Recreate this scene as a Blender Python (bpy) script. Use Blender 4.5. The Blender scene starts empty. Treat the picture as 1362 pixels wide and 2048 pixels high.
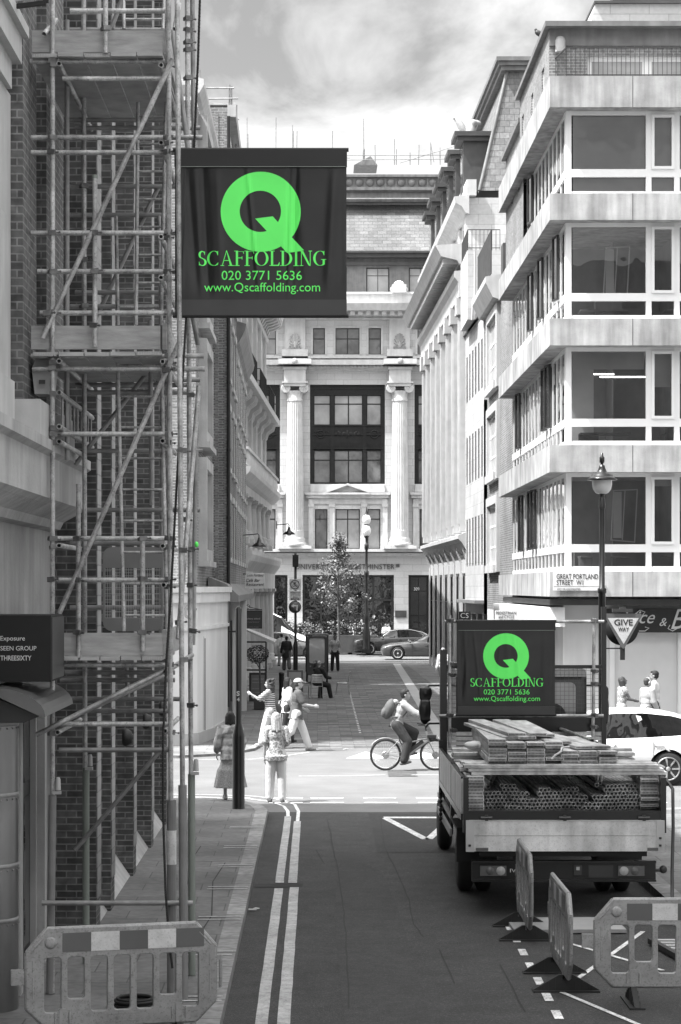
import bpy, math, random
from math import sin, cos, pi, radians, atan2, sqrt
from mathutils import Vector, Matrix
random.seed(7)
SC = bpy.context.scene
COL = SC.collection
F, CX, CY, CH = 4400.0, 635.0, 1175.0, 4.0      # focal length in photo pixels, vanishing point, eye height

# ------------------------------------------------------------------ camera, sky, sun, exposure
cd = bpy.data.cameras.new('camera'); cam = bpy.data.objects.new('camera', cd); COL.objects.link(cam)
cam.location = (0, 0, CH); cam.rotation_euler = (pi/2, 0, 0)
cd.sensor_fit = 'HORIZONTAL'; cd.sensor_width = 24; cd.lens = F/1362*24
cd.shift_x = (681-CX)/1362; cd.shift_y = (CY-1024)/1362
cd.clip_start = 0.5; cd.clip_end = 3000
SC.camera = cam
SUN_D = Vector((0.94*0.5, 0.36*0.5, -0.866)).normalized()
sl = bpy.data.lights.new('sun', 'SUN'); sl.energy = 4.6; sl.angle = radians(0.5); sl.color = (1, 1, 1)
so = bpy.data.objects.new('sun', sl); COL.objects.link(so); so.location = (-30, -10, 60)
so.rotation_euler = SUN_D.to_track_quat('-Z', 'Y').to_euler()
W = bpy.data.worlds.new('World'); SC.world = W; W.use_nodes = True
nt = W.node_tree; N = nt.nodes; L = nt.links
bg = N['Background']; bg.inputs[1].default_value = 0.15
sky = N.new('ShaderNodeTexSky'); sky.sky_type = 'NISHITA'; sky.sun_disc = False
sky.sun_elevation = radians(60); sky.sun_rotation = radians(254); sky.air_density = 1.0; sky.dust_density = 1.5
bw = N.new('ShaderNodeRGBToBW'); L.new(sky.outputs[0], bw.inputs[0])
tc = N.new('ShaderNodeTexCoord'); sp = N.new('ShaderNodeSeparateXYZ'); L.new(tc.outputs['Generated'], sp.inputs[0])
def wm(op, a, b=None, c=None):
    n = N.new('ShaderNodeMath'); n.operation = op
    for i, x in enumerate((a, b, c)):
        if x is None: continue
        if isinstance(x, (int, float)): n.inputs[i].default_value = x
        else: L.new(x, n.inputs[i])
    return n.outputs[0]
den = wm('ADD', wm('MAXIMUM', sp.outputs[2], 0.0), 0.10)
cmb = N.new('ShaderNodeCombineXYZ'); L.new(wm('DIVIDE', sp.outputs[0], den), cmb.inputs[0]); L.new(wm('DIVIDE', sp.outputs[1], den), cmb.inputs[1])
nz = N.new('ShaderNodeTexNoise'); nz.inputs['Scale'].default_value = 2.3; nz.inputs['Detail'].default_value = 9; nz.inputs['Roughness'].default_value = .56
nz.inputs['Distortion'].default_value = .35
mp = N.new('ShaderNodeMapping'); L.new(cmb.outputs[0], mp.inputs[0]); mp.inputs['Scale'].default_value = (1.3, .75, 1); mp.inputs['Location'].default_value = (3.1, 1.2, 0)
mp.inputs['Rotation'].default_value = (0, 0, .5)
L.new(mp.outputs[0], nz.inputs['Vector'])
cr = N.new('ShaderNodeValToRGB'); L.new(nz.outputs[0], cr.inputs[0])
cr.color_ramp.elements[0].position = .44; cr.color_ramp.elements[1].position = .62
low = N.new('ShaderNodeMapRange'); L.new(sp.outputs[2], low.inputs[0]); low.inputs[1].default_value = .185; low.inputs[2].default_value = .235
low.inputs[3].default_value = .16; low.inputs[4].default_value = .0
L.new(wm('ADD', nz.outputs[0], low.outputs[0]), cr.inputs[0]); mask = cr.outputs[0]
skyv = wm('MULTIPLY', bw.outputs[0], .52)
mx = N.new('ShaderNodeMix'); mx.data_type = 'FLOAT'; L.new(mask, mx.inputs[0]); L.new(skyv, mx.inputs[2]); L.new(wm('ADD', wm('MULTIPLY', bw.outputs[0], .3), 2.3), mx.inputs[3])
hi = N.new('ShaderNodeMapRange'); hi.interpolation_type = 'SMOOTHSTEP'; L.new(sp.outputs[2], hi.inputs[0]); hi.inputs[1].default_value = .30; hi.inputs[2].default_value = .65; hi.inputs[3].default_value = 1; hi.inputs[4].default_value = 4.6  # unseen sky above the frame boosted to fill the shaded street
L.new(wm('MULTIPLY', mx.outputs[0], hi.outputs[0]), bg.inputs[0])
SC.view_settings.view_transform = 'Standard'; SC.view_settings.look = 'None'
SC.view_settings.exposure = 1.12; SC.view_settings.gamma = 1
SC.render.engine = 'CYCLES'
SC.cycles.max_bounces = 6; SC.cycles.diffuse_bounces = 4; SC.cycles.glossy_bounces = 3
SC.cycles.transmission_bounces = 4; SC.cycles.transparent_max_bounces = 8
SC.cycles.caustics_reflective = False; SC.cycles.caustics_refractive = False; SC.cycles.sample_clamp_indirect = 6

# ------------------------------------------------------------------ helpers
def PX(px, Y): return (px-CX)*Y/F
def PZ(py, Y): return CH-(py-CY)*Y/F
def P(px, py, Y): return Vector((PX(px, Y), Y, PZ(py, Y)))
WORLDROOT = {}
def rootof(o):
    while o.parent: o = o.parent
    return o
def tag(o, label=None, cat=None, group=None, kind=None):
    if label: o['label'] = label
    if cat: o['category'] = cat
    if group: o['group'] = group
    if kind: o['kind'] = kind
    return o
def thing(name, label, cat, loc=(0, 0, 0), rz=0, group=None, world=True):
    o = bpy.data.objects.new(name, None); COL.objects.link(o); o.empty_display_size = .2
    o.location = loc; o.rotation_euler = (0, 0, rz); tag(o, label, cat, group)
    if world: WORLDROOT[o] = Vector(loc)
    return o
def link(name, me, mat=None, parent=None):
    o = bpy.data.objects.new(name, me); COL.objects.link(o)
    if mat is not None:
        me.materials.clear(); me.materials.append(mat)
    if parent is not None: o.parent = parent
    return o
class MB:
    def __init__(s, M=None): s.v = []; s.f = []; s.sm = []; s.M = M
    def add(s, vs, fs, sm=False):
        b = len(s.v)
        if s.M is not None: vs = [s.M @ Vector(p) for p in vs]
        s.v += [tuple(p) for p in vs]; s.f += [tuple(b+i for i in f) for f in fs]; s.sm += [sm]*len(fs)
        return s
    def box(s, x0, x1, y0, y1, z0, z1):
        return s.add([(x0,y0,z0),(x1,y0,z0),(x1,y1,z0),(x0,y1,z0),(x0,y0,z1),(x1,y0,z1),(x1,y1,z1),(x0,y1,z1)],
              [(0,3,2,1),(4,5,6,7),(0,1,5,4),(1,2,6,5),(2,3,7,6),(3,0,4,7)])
    def cbox(s, c, size, R=None):
        h = [q/2 for q in size]; vs = []
        for z in (-1, 1):
            for x, y in ((-1,-1),(1,-1),(1,1),(-1,1)):
                p = Vector((x*h[0], y*h[1], z*h[2]))
                if R is not None: p = R @ p
                vs.append(p+Vector(c))
        return s.add(vs, [(0,3,2,1),(4,5,6,7),(0,1,5,4),(1,2,6,5),(2,3,7,6),(3,0,4,7)])
    def beam(s, p0, p1, w, h):
        p0 = Vector(p0); p1 = Vector(p1); d = p1-p0
        R = d.to_track_quat('Y', 'Z').to_matrix()
        return s.cbox((p0+p1)/2, (w, d.length, h), R)
    def quad(s, a, b, c, d): return s.add([a, b, c, d], [(0, 1, 2, 3)])
    def tube(s, p0, p1, r0, r1=None, n=10, cap=True, sm=True):
        if r1 is None: r1 = r0
        p0 = Vector(p0); p1 = Vector(p1); q = (p1-p0).to_track_quat('Z', 'Y')
        vs = []
        for p, r in ((p0, r0), (p1, r1)):
            for i in range(n):
                a = 2*pi*i/n; vs.append(p+q @ Vector((r*cos(a), r*sin(a), 0)))
        s.add(vs, [(i, (i+1) % n, n+(i+1) % n, n+i) for i in range(n)], sm)
        if cap: s.add(vs, [tuple(range(n-1, -1, -1)), tuple(range(n, 2*n))])
        return s
    def pipe(s, p0, p1, r, ri, n=12):
        p0 = Vector(p0); p1 = Vector(p1); q = (p1-p0).to_track_quat('Z', 'Y'); vs = []
        for p in (p0, p1):
            for rr in (r, ri):
                for i in range(n):
                    a = 2*pi*i/n; vs.append(p+q @ Vector((rr*cos(a), rr*sin(a), 0)))
        fs = []
        for i in range(n):
            j = (i+1) % n
            fs += [(i, j, 2*n+j, 2*n+i), (n+j, n+i, 3*n+i, 3*n+j), (j, i, n+i, n+j), (2*n+i, 2*n+j, 3*n+j, 3*n+i)]
        return s.add(vs, fs, False)
    def path(s, pts, r, n=8, rf=None, cap=True):
        pts = [Vector(p) for p in pts]; vs = []; m = len(pts); up = None
        for k, p in enumerate(pts):
            d = (pts[min(k+1, m-1)]-pts[max(k-1, 0)]).normalized()
            if up is None: up = Vector((0, 0, 1)) if abs(d.z) < .9 else Vector((1, 0, 0))
            a = d.cross(up).normalized(); b = a.cross(d).normalized(); up = b
            rr = r if rf is None else rf(k/(m-1))
            for i in range(n):
                t = 2*pi*i/n; vs.append(p+a*rr*cos(t)+b*rr*sin(t))
        fs = [(k*n+i, k*n+(i+1) % n, (k+1)*n+(i+1) % n, (k+1)*n+i) for k in range(m-1) for i in range(n)]
        s.add(vs, fs, True)
        if cap: s.add(vs, [tuple(range(n-1, -1, -1)), tuple(range((m-1)*n, m*n))])
        return s
    def lathe(s, prof, c=(0, 0, 0), n=20, sm=True, sq=(1, 1), R=None, flute=0):
        vs = []; m = len(prof)
        for r, z in prof:
            for i in range(n):
                a = 2*pi*i/n; rr = r*(1-(flute*(0.5+.5*cos(a*24)) if flute else 0))
                p = Vector((rr*cos(a)*sq[0], rr*sin(a)*sq[1], z))
                if R is not None: p = R @ p
                vs.append(p+Vector(c))
        fs = [(k*n+i, k*n+(i+1) % n, (k+1)*n+(i+1) % n, (k+1)*n+i) for k in range(m-1) for i in range(n)]
        s.add(vs, fs, sm)
        e = []
        if prof[0][0] > 1e-4: e.append(tuple(range(n-1, -1, -1)))
        if prof[-1][0] > 1e-4: e.append(tuple(range((m-1)*n, m*n)))
        if e: s.add(vs, e)
        return s
    def ell(s, c, r, R=None, n=14, m=9):
        if isinstance(r, (int, float)): r = (r, r, r)
        prof = [(max(1e-5, sin(pi*k/m)), -cos(pi*k/m)) for k in range(m+1)]
        vs = []
        for q, z in prof:
            for i in range(n):
                a = 2*pi*i/n; p = Vector((q*cos(a)*r[0], q*sin(a)*r[1], z*r[2]))
                if R is not None: p = R @ p
                vs.append(p+Vector(c))
        return s.add(vs, [(k*n+i, k*n+(i+1) % n, (k+1)*n+(i+1) % n, (k+1)*n+i) for k in range(m) for i in range(n)], True)
    def torus(s, c, R_, r, Q=None, n=32, m=8, a0=0, a1=2*pi):
        vs = []; full = abs(a1-a0-2*pi) < 1e-6; nn = n if full else n+1
        for i in range(nn):
            a = a0+(a1-a0)*i/n
            for j in range(m):
                b = 2*pi*j/m; p = Vector(((R_+r*cos(b))*cos(a), (R_+r*cos(b))*sin(a), r*sin(b)))
                if Q is not None: p = Q @ p
                vs.append(p+Vector(c))
        fs = []
        for i in range(n):
            k = (i+1) % nn
            for j in range(m): fs.append((i*m+j, k*m+j, k*m+(j+1) % m, i*m+(j+1) % m))
        return s.add(vs, fs, True)
    def prism(s, poly, ax, a, b):
        n = len(poly); vs = []
        for t in (a, b):
            for u, v in poly: vs.append({'x': (t, u, v), 'y': (u, t, v), 'z': (u, v, t)}[ax])
        return s.add(vs, [tuple(range(n-1, -1, -1)), tuple(range(n, 2*n))]+[(i, (i+1) % n, n+(i+1) % n, n+i) for i in range(n)])
    def wall(s, u0, u1, v0, v1, ops=(), depth=.2, w=0):
        """facade-plane wall (local x along, y outward, z up) with openings (a,b,c,d) and reveals"""
        us = sorted(set([u0, u1]+[q for o in ops for q in o[:2] if u0 < q < u1])); vz = sorted(set([v0, v1]+[q for o in ops for q in o[2:4] if v0 < q < v1]))
        for j in range(len(vz)-1):
            run = None
            for i in range(len(us)-1):
                cu = (us[i]+us[i+1])/2; cv = (vz[j]+vz[j+1])/2
                hole = any(o[0] < cu < o[1] and o[2] < cv < o[3] for o in ops)
                if not hole:
                    if run is None: run = us[i]
                if (hole or i == len(us)-2) and run is not None:
                    e = us[i] if hole else us[i+1]
                    s.quad((run, w, vz[j]), (e, w, vz[j]), (e, w, vz[j+1]), (run, w, vz[j+1])); run = None
        for a, b, c, d in [o[:4] for o in ops]:
            s.quad((a, w, c), (a, w-depth, c), (a, w-depth, d), (a, w, d)); s.quad((b, w, c), (b, w, d), (b, w-depth, d), (b, w-depth, c))
            s.quad((a, w, c), (b, w, c), (b, w-depth, c), (a, w-depth, c)); s.quad((a, w, d), (a, w-depth, d), (b, w-depth, d), (b, w, d))
        return s
    def mesh(s, name, off=None):
        me = bpy.data.meshes.new(name)
        vs = s.v if off is None else [(p[0]-off.x, p[1]-off.y, p[2]-off.z) for p in s.v]
        me.from_pydata(vs, [], s.f); me.validate(verbose=False)
        if len(me.polygons) == len(s.sm): me.polygons.foreach_set('use_smooth', s.sm)
        me.update(); return me
    def build(s, name, mat, parent=None):
        off = None
        if parent is not None:
            off = WORLDROOT.get(rootof(parent))
        return link(name, s.mesh(name, off), mat, parent)
def obj_build(mb, name, mat, label=None, cat=None, group=None, kind=None):
    """a top-level thing that is one mesh: origin at its base"""
    xs = [p[0] for p in mb.v]; ys = [p[1] for p in mb.v]; zs = [p[2] for p in mb.v]
    off = Vector(((min(xs)+max(xs))/2, (min(ys)+max(ys))/2, min(zs)))
    o = link(name, mb.mesh(name, off), mat); o.location = off
    return tag(o, label, cat, group, kind)
def evalmesh(o):
    dg = bpy.context.evaluated_depsgraph_get(); dg.update()
    return bpy.data.meshes.new_from_object(o.evaluated_get(dg))
def curve_mesh(polys, thick, bevel=0):
    cu = bpy.data.curves.new('c', 'CURVE'); cu.dimensions = '2D'; cu.fill_mode = 'BOTH'; cu.extrude = thick/2; cu.bevel_depth = bevel; cu.bevel_resolution = 1
    for pl in polys:
        sp_ = cu.splines.new('POLY'); sp_.points.add(len(pl)-1); sp_.use_cyclic_u = True
        for i, p in enumerate(pl): sp_.points[i].co = (p[0], p[1], 0, 1)
    o = bpy.data.objects.new('c', cu); COL.objects.link(o); me = evalmesh(o)
    bpy.data.objects.remove(o); bpy.data.curves.remove(cu); return me
def place_mesh(me, M, name, mat, parent):
    off = WORLDROOT.get(rootof(parent)) if parent is not None else None
    if off is not None: M = Matrix.Translation(-off) @ M
    me.transform(M); return link(name, me, mat, parent)
def text_mesh(st, thick=.004, shear=0, bold=0, spacing=1):
    cu = bpy.data.curves.new('t', 'FONT'); cu.body = st; cu.extrude = thick/2; cu.shear = shear; cu.offset = bold; cu.space_character = spacing; cu.resolution_u = 3
    o = bpy.data.objects.new('t', cu); COL.objects.link(o); me = evalmesh(o)
    bpy.data.objects.remove(o); bpy.data.curves.remove(cu); return me
def text(parent, st, M, width, height, mat, name='lettering', **kw):
    """writing fitted to width x height, lower left corner at the local origin of M (x right, y up, z out)"""
    th = kw.pop('thick', .004); me = text_mesh(st, .01, **kw)
    xs = [v.co.x for v in me.vertices]; ys = [v.co.y for v in me.vertices]
    sx = width/max(1e-6, max(xs)-min(xs)); sy = (height/max(1e-6, max(ys)-min(ys))) if height else sx
    me.transform(Matrix.Diagonal((sx, sy, th/.01, 1)) @ Matrix.Translation((-min(xs), -min(ys), 0)))
    return place_mesh(me, M, name, mat, parent)
def FR(x, y, z): # plane facing the camera (-Y): x right, y up, z towards the camera
    return Matrix(((1, 0, 0, x), (0, 0, -1, y), (0, 1, 0, z), (0, 0, 0, 1)))
def FACE(o, u, n): # facade matrix: local x along u, y outward n, z up
    u = Vector(u).normalized(); n = Vector(n).normalized()
    return Matrix(((u.x, n.x, 0, o[0]), (u.y, n.y, 0, o[1]), (u.z, n.z, 1, o[2]), (0, 0, 0, 1)))
def FRONT(x, y, z=0): return FACE((x, y, z), (1, 0, 0), (0, -1, 0))
def remesh(mb, vox, smooth=3, off=None):
    me = mb.mesh('r', off); o = bpy.data.objects.new('r', me); COL.objects.link(o)
    m = o.modifiers.new('a', 'REMESH'); m.mode = 'VOXEL'; m.voxel_size = vox; m.use_smooth_shade = True
    if smooth: q = o.modifiers.new('b', 'SMOOTH'); q.iterations = smooth; q.factor = .5
    r = evalmesh(o); bpy.data.objects.remove(o); bpy.data.meshes.remove(me)
    return r
def copytree(o, parent=None):
    c = o.copy(); COL.objects.link(c); c.parent = parent
    for ch in list(o.children): copytree(ch, c)
    return c

# ------------------------------------------------------------------ materials
MATS = {}
def nodes(m):
    m.use_nodes = True; t = m.node_tree; return t, t.nodes, t.links, t.nodes['Principled BSDF']
def M_(name, v, rough=.6, metal=0, var=.12, scale=3, bump=0, bscale=40, streak=0, detail=6, col=None, coat=0, spots=0, specks=0, stretch=(1, 1, 1)):
    m = bpy.data.materials.new(name); t, n, l, b = nodes(m)
    b.inputs['Roughness'].default_value = rough; b.inputs['Metallic'].default_value = metal
    if coat: b.inputs['Coat Weight'].default_value = coat; b.inputs['Coat Roughness'].default_value = .05
    c = col or (v, v, v)
    geo = n.new('ShaderNodeNewGeometry'); mp = n.new('ShaderNodeMapping'); l.new(geo.outputs['Position'], mp.inputs[0]); mp.inputs['Scale'].default_value = stretch
    fac = None
    def addn(sc, amt, st=(1, 1, 1), pos=(.3, .7)):
        nonlocal fac
        q = n.new('ShaderNodeMapping'); l.new(mp.outputs[0], q.inputs[0]); q.inputs['Scale'].default_value = st
        a = n.new('ShaderNodeTexNoise'); a.inputs['Scale'].default_value = sc; a.inputs['Detail'].default_value = detail; l.new(q.outputs[0], a.inputs['Vector'])
        r = n.new('ShaderNodeMapRange'); l.new(a.outputs[0], r.inputs[0]); r.inputs[1].default_value = pos[0]; r.inputs[2].default_value = pos[1]
        r.inputs[3].default_value = 1-amt; r.inputs[4].default_value = 1+amt*.6
        if fac is None: fac = r.outputs[0]
        else:
            k = n.new('ShaderNodeMath'); k.operation = 'MULTIPLY'; l.new(fac, k.inputs[0]); l.new(r.outputs[0], k.inputs[1]); fac = k.outputs[0]
    if var: addn(scale, var); addn(scale*.17, var*.8)
    if streak: addn(2.2, streak, (1.9, 1.9, .2), (.32, .64))
    if spots: addn(60, spots, (1, 1, 1), (.36, .44)); addn(24, spots*.5, (1, 1, 1), (.35, .5))
    if specks: addn(42, specks, (1, 1, 1), (.54, .68)); addn(17, specks*.4, (1, 1, 1), (.4, .62))
    if fac is not None:
        k = n.new('ShaderNodeVectorMath'); k.operation = 'SCALE'; k.inputs[0].default_value = c; l.new(fac, k.inputs['Scale']); l.new(k.outputs[0], b.inputs['Base Color'])
    else: b.inputs['Base Color'].default_value = (*c, 1)
    if bump:
        a = n.new('ShaderNodeTexNoise'); a.inputs['Scale'].default_value = bscale; a.inputs['Detail'].default_value = 5; l.new(mp.outputs[0], a.inputs['Vector'])
        u = n.new('ShaderNodeBump'); u.inputs['Strength'].default_value = 1; u.inputs['Distance'].default_value = bump; l.new(a.outputs[0], u.inputs['Height']); l.new(u.outputs[0], b.inputs['Normal'])
    MATS[name] = m; return m
def wallvec(n, l, flat=False):
    geo = n.new('ShaderNodeNewGeometry'); s1 = n.new('ShaderNodeSeparateXYZ'); l.new(geo.outputs['Position'], s1.inputs[0])
    c = n.new('ShaderNodeCombineXYZ')
    if flat: l.new(s1.outputs[0], c.inputs[0]); l.new(s1.outputs[1], c.inputs[1]); return c.outputs[0], geo
    s2 = n.new('ShaderNodeSeparateXYZ'); l.new(geo.outputs['True Normal'], s2.inputs[0])
    ab = n.new('ShaderNodeMath'); ab.operation = 'ABSOLUTE'; l.new(s2.outputs[0], ab.inputs[0])
    gt = n.new('ShaderNodeMath'); gt.operation = 'GREATER_THAN'; l.new(ab.outputs[0], gt.inputs[0]); gt.inputs[1].default_value = .6
    mi = n.new('ShaderNodeMix'); mi.data_type = 'FLOAT'; l.new(gt.outputs[0], mi.inputs[0]); l.new(s1.outputs[0], mi.inputs[2]); l.new(s1.outputs[1], mi.inputs[3])
    l.new(mi.outputs[0], c.inputs[0]); l.new(s1.outputs[2], c.inputs[1]); return c.outputs[0], geo
def BRICK(name, a, b_, mortar, bw_=.225, rh=.075, ms=.009, rough=.8, flat=False, bump=.004, off=.5, var=.25, big=.25, rot=0):
    m = bpy.data.materials.new(name); t, n, l, b = nodes(m); b.inputs['Roughness'].default_value = rough
    vec, geo = wallvec(n, l, flat)
    if rot:
        q = n.new('ShaderNodeMapping'); q.inputs['Rotation'].default_value = (0, 0, rot); l.new(vec, q.inputs[0]); vec = q.outputs[0]
    x = n.new('ShaderNodeTexBrick'); l.new(vec, x.inputs['Vector']); x.offset = off
    x.inputs['Scale'].default_value = 1; x.inputs['Brick Width'].default_value = bw_; x.inputs['Row Height'].default_value = rh; x.inputs['Mortar Size'].default_value = ms
    x.inputs['Mortar Smooth'].default_value = .2; x.inputs['Bias'].default_value = 0
    x.inputs['Color1'].default_value = (a, a, a, 1); x.inputs['Color2'].default_value = (b_, b_, b_, 1); x.inputs['Mortar'].default_value = (mortar, mortar, mortar, 1)
    fac = None
    for sc, am in ((9, var), (.6, big)):
        z = n.new('ShaderNodeTexNoise'); z.inputs['Scale'].default_value = sc; z.inputs['Detail'].default_value = 5; l.new(geo.outputs['Position'], z.inputs['Vector'])
        r = n.new('ShaderNodeMapRange'); l.new(z.outputs[0], r.inputs[0]); r.inputs[1].default_value = .3; r.inputs[2].default_value = .7; r.inputs[3].default_value = 1-am; r.inputs[4].default_value = 1+am*.7
        if fac is None: fac = r.outputs[0]
        else:
            k = n.new('ShaderNodeMath'); k.operation = 'MULTIPLY'; l.new(fac, k.inputs[0]); l.new(r.outputs[0], k.inputs[1]); fac = k.outputs[0]
    k = n.new('ShaderNodeVectorMath'); k.operation = 'SCALE'; l.new(x.outputs[0], k.inputs[0]); l.new(fac, k.inputs['Scale']); l.new(k.outputs[0], b.inputs['Base Color'])
    u = n.new('ShaderNodeBump'); u.inputs['Distance'].default_value = bump; u.invert = True; l.new(x.outputs['Fac'], u.inputs['Height']); l.new(u.outputs[0], b.inputs['Normal'])
    MATS[name] = m; return m
def GLASS(name, v=.03, rough=.02, var=.5, wav=.0015):
    m = bpy.data.materials.new(name); t, n, l, b = nodes(m)
    b.inputs['Roughness'].default_value = rough; b.inputs['Specular IOR Level'].default_value = .9; b.inputs['IOR'].default_value = 1.55
    geo = n.new('ShaderNodeNewGeometry'); z = n.new('ShaderNodeTexNoise'); z.inputs['Scale'].default_value = .9; z.inputs['Detail'].default_value = 3; l.new(geo.outputs['Position'], z.inputs['Vector'])
    r = n.new('ShaderNodeMapRange'); l.new(z.outputs[0], r.inputs[0]); r.inputs[1].default_value = .35; r.inputs[2].default_value = .65; r.inputs[3].default_value = v*(1-var); r.inputs[4].default_value = v*(1+var)
    l.new(r.outputs[0], b.inputs['Base Color'])
    z2 = n.new('ShaderNodeTexNoise'); z2.inputs['Scale'].default_value = 1.6; l.new(geo.outputs['Position'], z2.inputs['Vector'])
    u = n.new('ShaderNodeBump'); u.inputs['Distance'].default_value = wav*8; l.new(z2.outputs[0], u.inputs['Height']); l.new(u.outputs[0], b.inputs['Normal'])
    MATS[name] = m; return m
def SEEGLASS(name, tint=.75, wav=.008):
    m = bpy.data.materials.new(name); t, n, l, b = nodes(m); out = n['Material Output']; n.remove(b)
    tr = n.new('ShaderNodeBsdfTransparent'); tr.inputs[0].default_value = (tint, tint, tint, 1); g = n.new('ShaderNodeBsdfGlossy'); g.inputs['Roughness'].default_value = .01
    fr = n.new('ShaderNodeFresnel'); fr.inputs[0].default_value = 1.7; mixn = n.new('ShaderNodeMixShader')
    geo = n.new('ShaderNodeNewGeometry'); z2 = n.new('ShaderNodeTexNoise'); z2.inputs['Scale'].default_value = .9; l.new(geo.outputs['Position'], z2.inputs['Vector'])
    u = n.new('ShaderNodeBump'); u.inputs['Distance'].default_value = wav; l.new(z2.outputs[0], u.inputs['Height']); l.new(u.outputs[0], g.inputs['Normal'])
    mm = n.new('ShaderNodeMath'); mm.operation = 'MULTIPLY_ADD'; l.new(fr.outputs[0], mm.inputs[0]); mm.inputs[1].default_value = 1.0; mm.inputs[2].default_value = .05
    l.new(mm.outputs[0], mixn.inputs[0]); l.new(tr.outputs[0], mixn.inputs[1]); l.new(g.outputs[0], mixn.inputs[2]); l.new(mixn.outputs[0], out.inputs[0])
    MATS[name] = m; return m
def STRIPES(name, a, b_, freq, axis=2, rough=.8, duty=.5):
    m = bpy.data.materials.new(name); t, n, l, b = nodes(m); b.inputs['Roughness'].default_value = rough
    tcn = n.new('ShaderNodeTexCoord'); s1 = n.new('ShaderNodeSeparateXYZ'); l.new(tcn.outputs['Object'], s1.inputs[0])
    z = n.new('ShaderNodeTexNoise'); z.inputs['Scale'].default_value = 6; l.new(tcn.outputs['Object'], z.inputs['Vector'])
    a1 = n.new('ShaderNodeMath'); a1.operation = 'MULTIPLY_ADD'; l.new(z.outputs[0], a1.inputs[0]); a1.inputs[1].default_value = .03; l.new(s1.outputs[axis], a1.inputs[2])
    a2 = n.new('ShaderNodeMath'); a2.operation = 'MULTIPLY'; l.new(a1.outputs[0], a2.inputs[0]); a2.inputs[1].default_value = freq
    a3 = n.new('ShaderNodeMath'); a3.operation = 'FRACT'; l.new(a2.outputs[0], a3.inputs[0])
    a4 = n.new('ShaderNodeMath'); a4.operation = 'GREATER_THAN'; l.new(a3.outputs[0], a4.inputs[0]); a4.inputs[1].default_value = duty
    mi = n.new('ShaderNodeMix'); mi.data_type = 'RGBA'; l.new(a4.outputs[0], mi.inputs[0]); mi.inputs[6].default_value = (a, a, a, 1); mi.inputs[7].default_value = (b_, b_, b_, 1)
    l.new(mi.outputs[2], b.inputs['Base Color']); MATS[name] = m; return m
def PATTERN(name, a, b_, scale, lo=.45, hi=.55, rough=.8):
    m = bpy.data.materials.new(name); t, n, l, b = nodes(m); b.inputs['Roughness'].default_value = rough
    tcn = n.new('ShaderNodeTexCoord'); z = n.new('ShaderNodeTexNoise'); z.inputs['Scale'].default_value = scale; z.inputs['Detail'].default_value = 3; l.new(tcn.outputs['Object'], z.inputs['Vector'])
    r = n.new('ShaderNodeMapRange'); l.new(z.outputs[0], r.inputs[0]); r.inputs[1].default_value = lo; r.inputs[2].default_value = hi; r.inputs[3].default_value = a; r.inputs[4].default_value = b_
    l.new(r.outputs[0], b.inputs['Base Color']); MATS[name] = m; return m
def EMIT(name, v, s):
    m = bpy.data.materials.new(name); t, n, l, b = nodes(m); b.inputs['Emission Color'].default_value = (v, v, v, 1); b.inputs['Emission Strength'].default_value = s; return m

stone = M_('portland_stone', .45, .8, var=.10, scale=2.5, streak=.12, bump=.004, bscale=14)
stone_d = M_('weathered_stone', .42, .85, var=.22, scale=1.4, streak=.16, bump=.006, bscale=18)
stone_b = M_('bright_stone', .55, .8, var=.10, scale=2.5, streak=.10, bump=.004, bscale=14)  # on the left stone building this paler colour stands in for bounced light
stone_u = BRICK('bright_ashlar', .53, .60, .33, 1.1, .42, .008, bump=.003, var=.06, big=.08)
stone_s = BRICK('ashlar', .43, .49, .27, 1.1, .42, .008, bump=.003, var=.08, big=.1)
ashlar_g = BRICK('grey_ashlar', .40, .45, .27, .9, .45, .008, bump=.003, var=.12, big=.2)
concrete = M_('board_marked_concrete', .36, .85, var=.32, scale=1.3, streak=.30, bump=.004, bscale=30, spots=.05)
white_wall = M_('white_render', .62, .7, var=.07, scale=1, streak=.06)
white_frame = M_('white_window_frame', .72, .45, var=.03)
brick_d = BRICK('dark_brick', .075, .15, .23, .225, .075, .008, var=.4)
brick_m = BRICK('brown_brick', .13, .22, .34, .225, .075, .010)
brick_l = BRICK('pale_brick', .22, .31, .13, .225, .085, .010)
brick_r = BRICK('red_brick', .09, .15, .22, .225, .075, .009)
slate = BRICK('slate', .13, .21, .07, .42, .26, .010, rough=.6, bump=.01)
slate_f = BRICK('slate_front', .095, .15, .06, .6, .24, .012, rough=.6, bump=.01)
lead = M_('lead_sheet', .17, .55, .2, var=.2, scale=3, streak=.2)
lead_d = M_('dark_lead', .06, .55, .1, var=.25, scale=3)
bronze = M_('bronze_cladding', .018, .4, .3, var=.3, scale=5)
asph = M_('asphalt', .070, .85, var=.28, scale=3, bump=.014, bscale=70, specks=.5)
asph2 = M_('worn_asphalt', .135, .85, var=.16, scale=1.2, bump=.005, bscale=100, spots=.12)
asph3 = M_('patched_asphalt', .050, .85, var=.25, scale=4, bump=.014, bscale=70, specks=.5)
setts = BRICK('clay_pavers', .045, .20, .05, .62, .19, .010, flat=True, bump=.003, var=.35, big=.2)
slabs = BRICK('paving_slabs', .13, .19, .09, .9, .6, .010, flat=True, bump=.004, var=.2, big=.3)
slabs_n = BRICK('worn_paving_slabs', .12, .15, .07, .75, .6, .008, flat=True, bump=.004, var=.25, big=.35)
kerb_m = BRICK('granite_kerb', .20, .28, .07, 5, .9, .012, flat=True, bump=.004, var=.35, big=.3, off=0)
paint_w = M_('road_paint', .50, .7, var=.3, scale=6, bump=.002, bscale=120, spots=.5)
paint_y = M_('yellow_road_paint', .34, .7, var=.3, scale=7, bump=.002, bscale=120, spots=.3)
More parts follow.
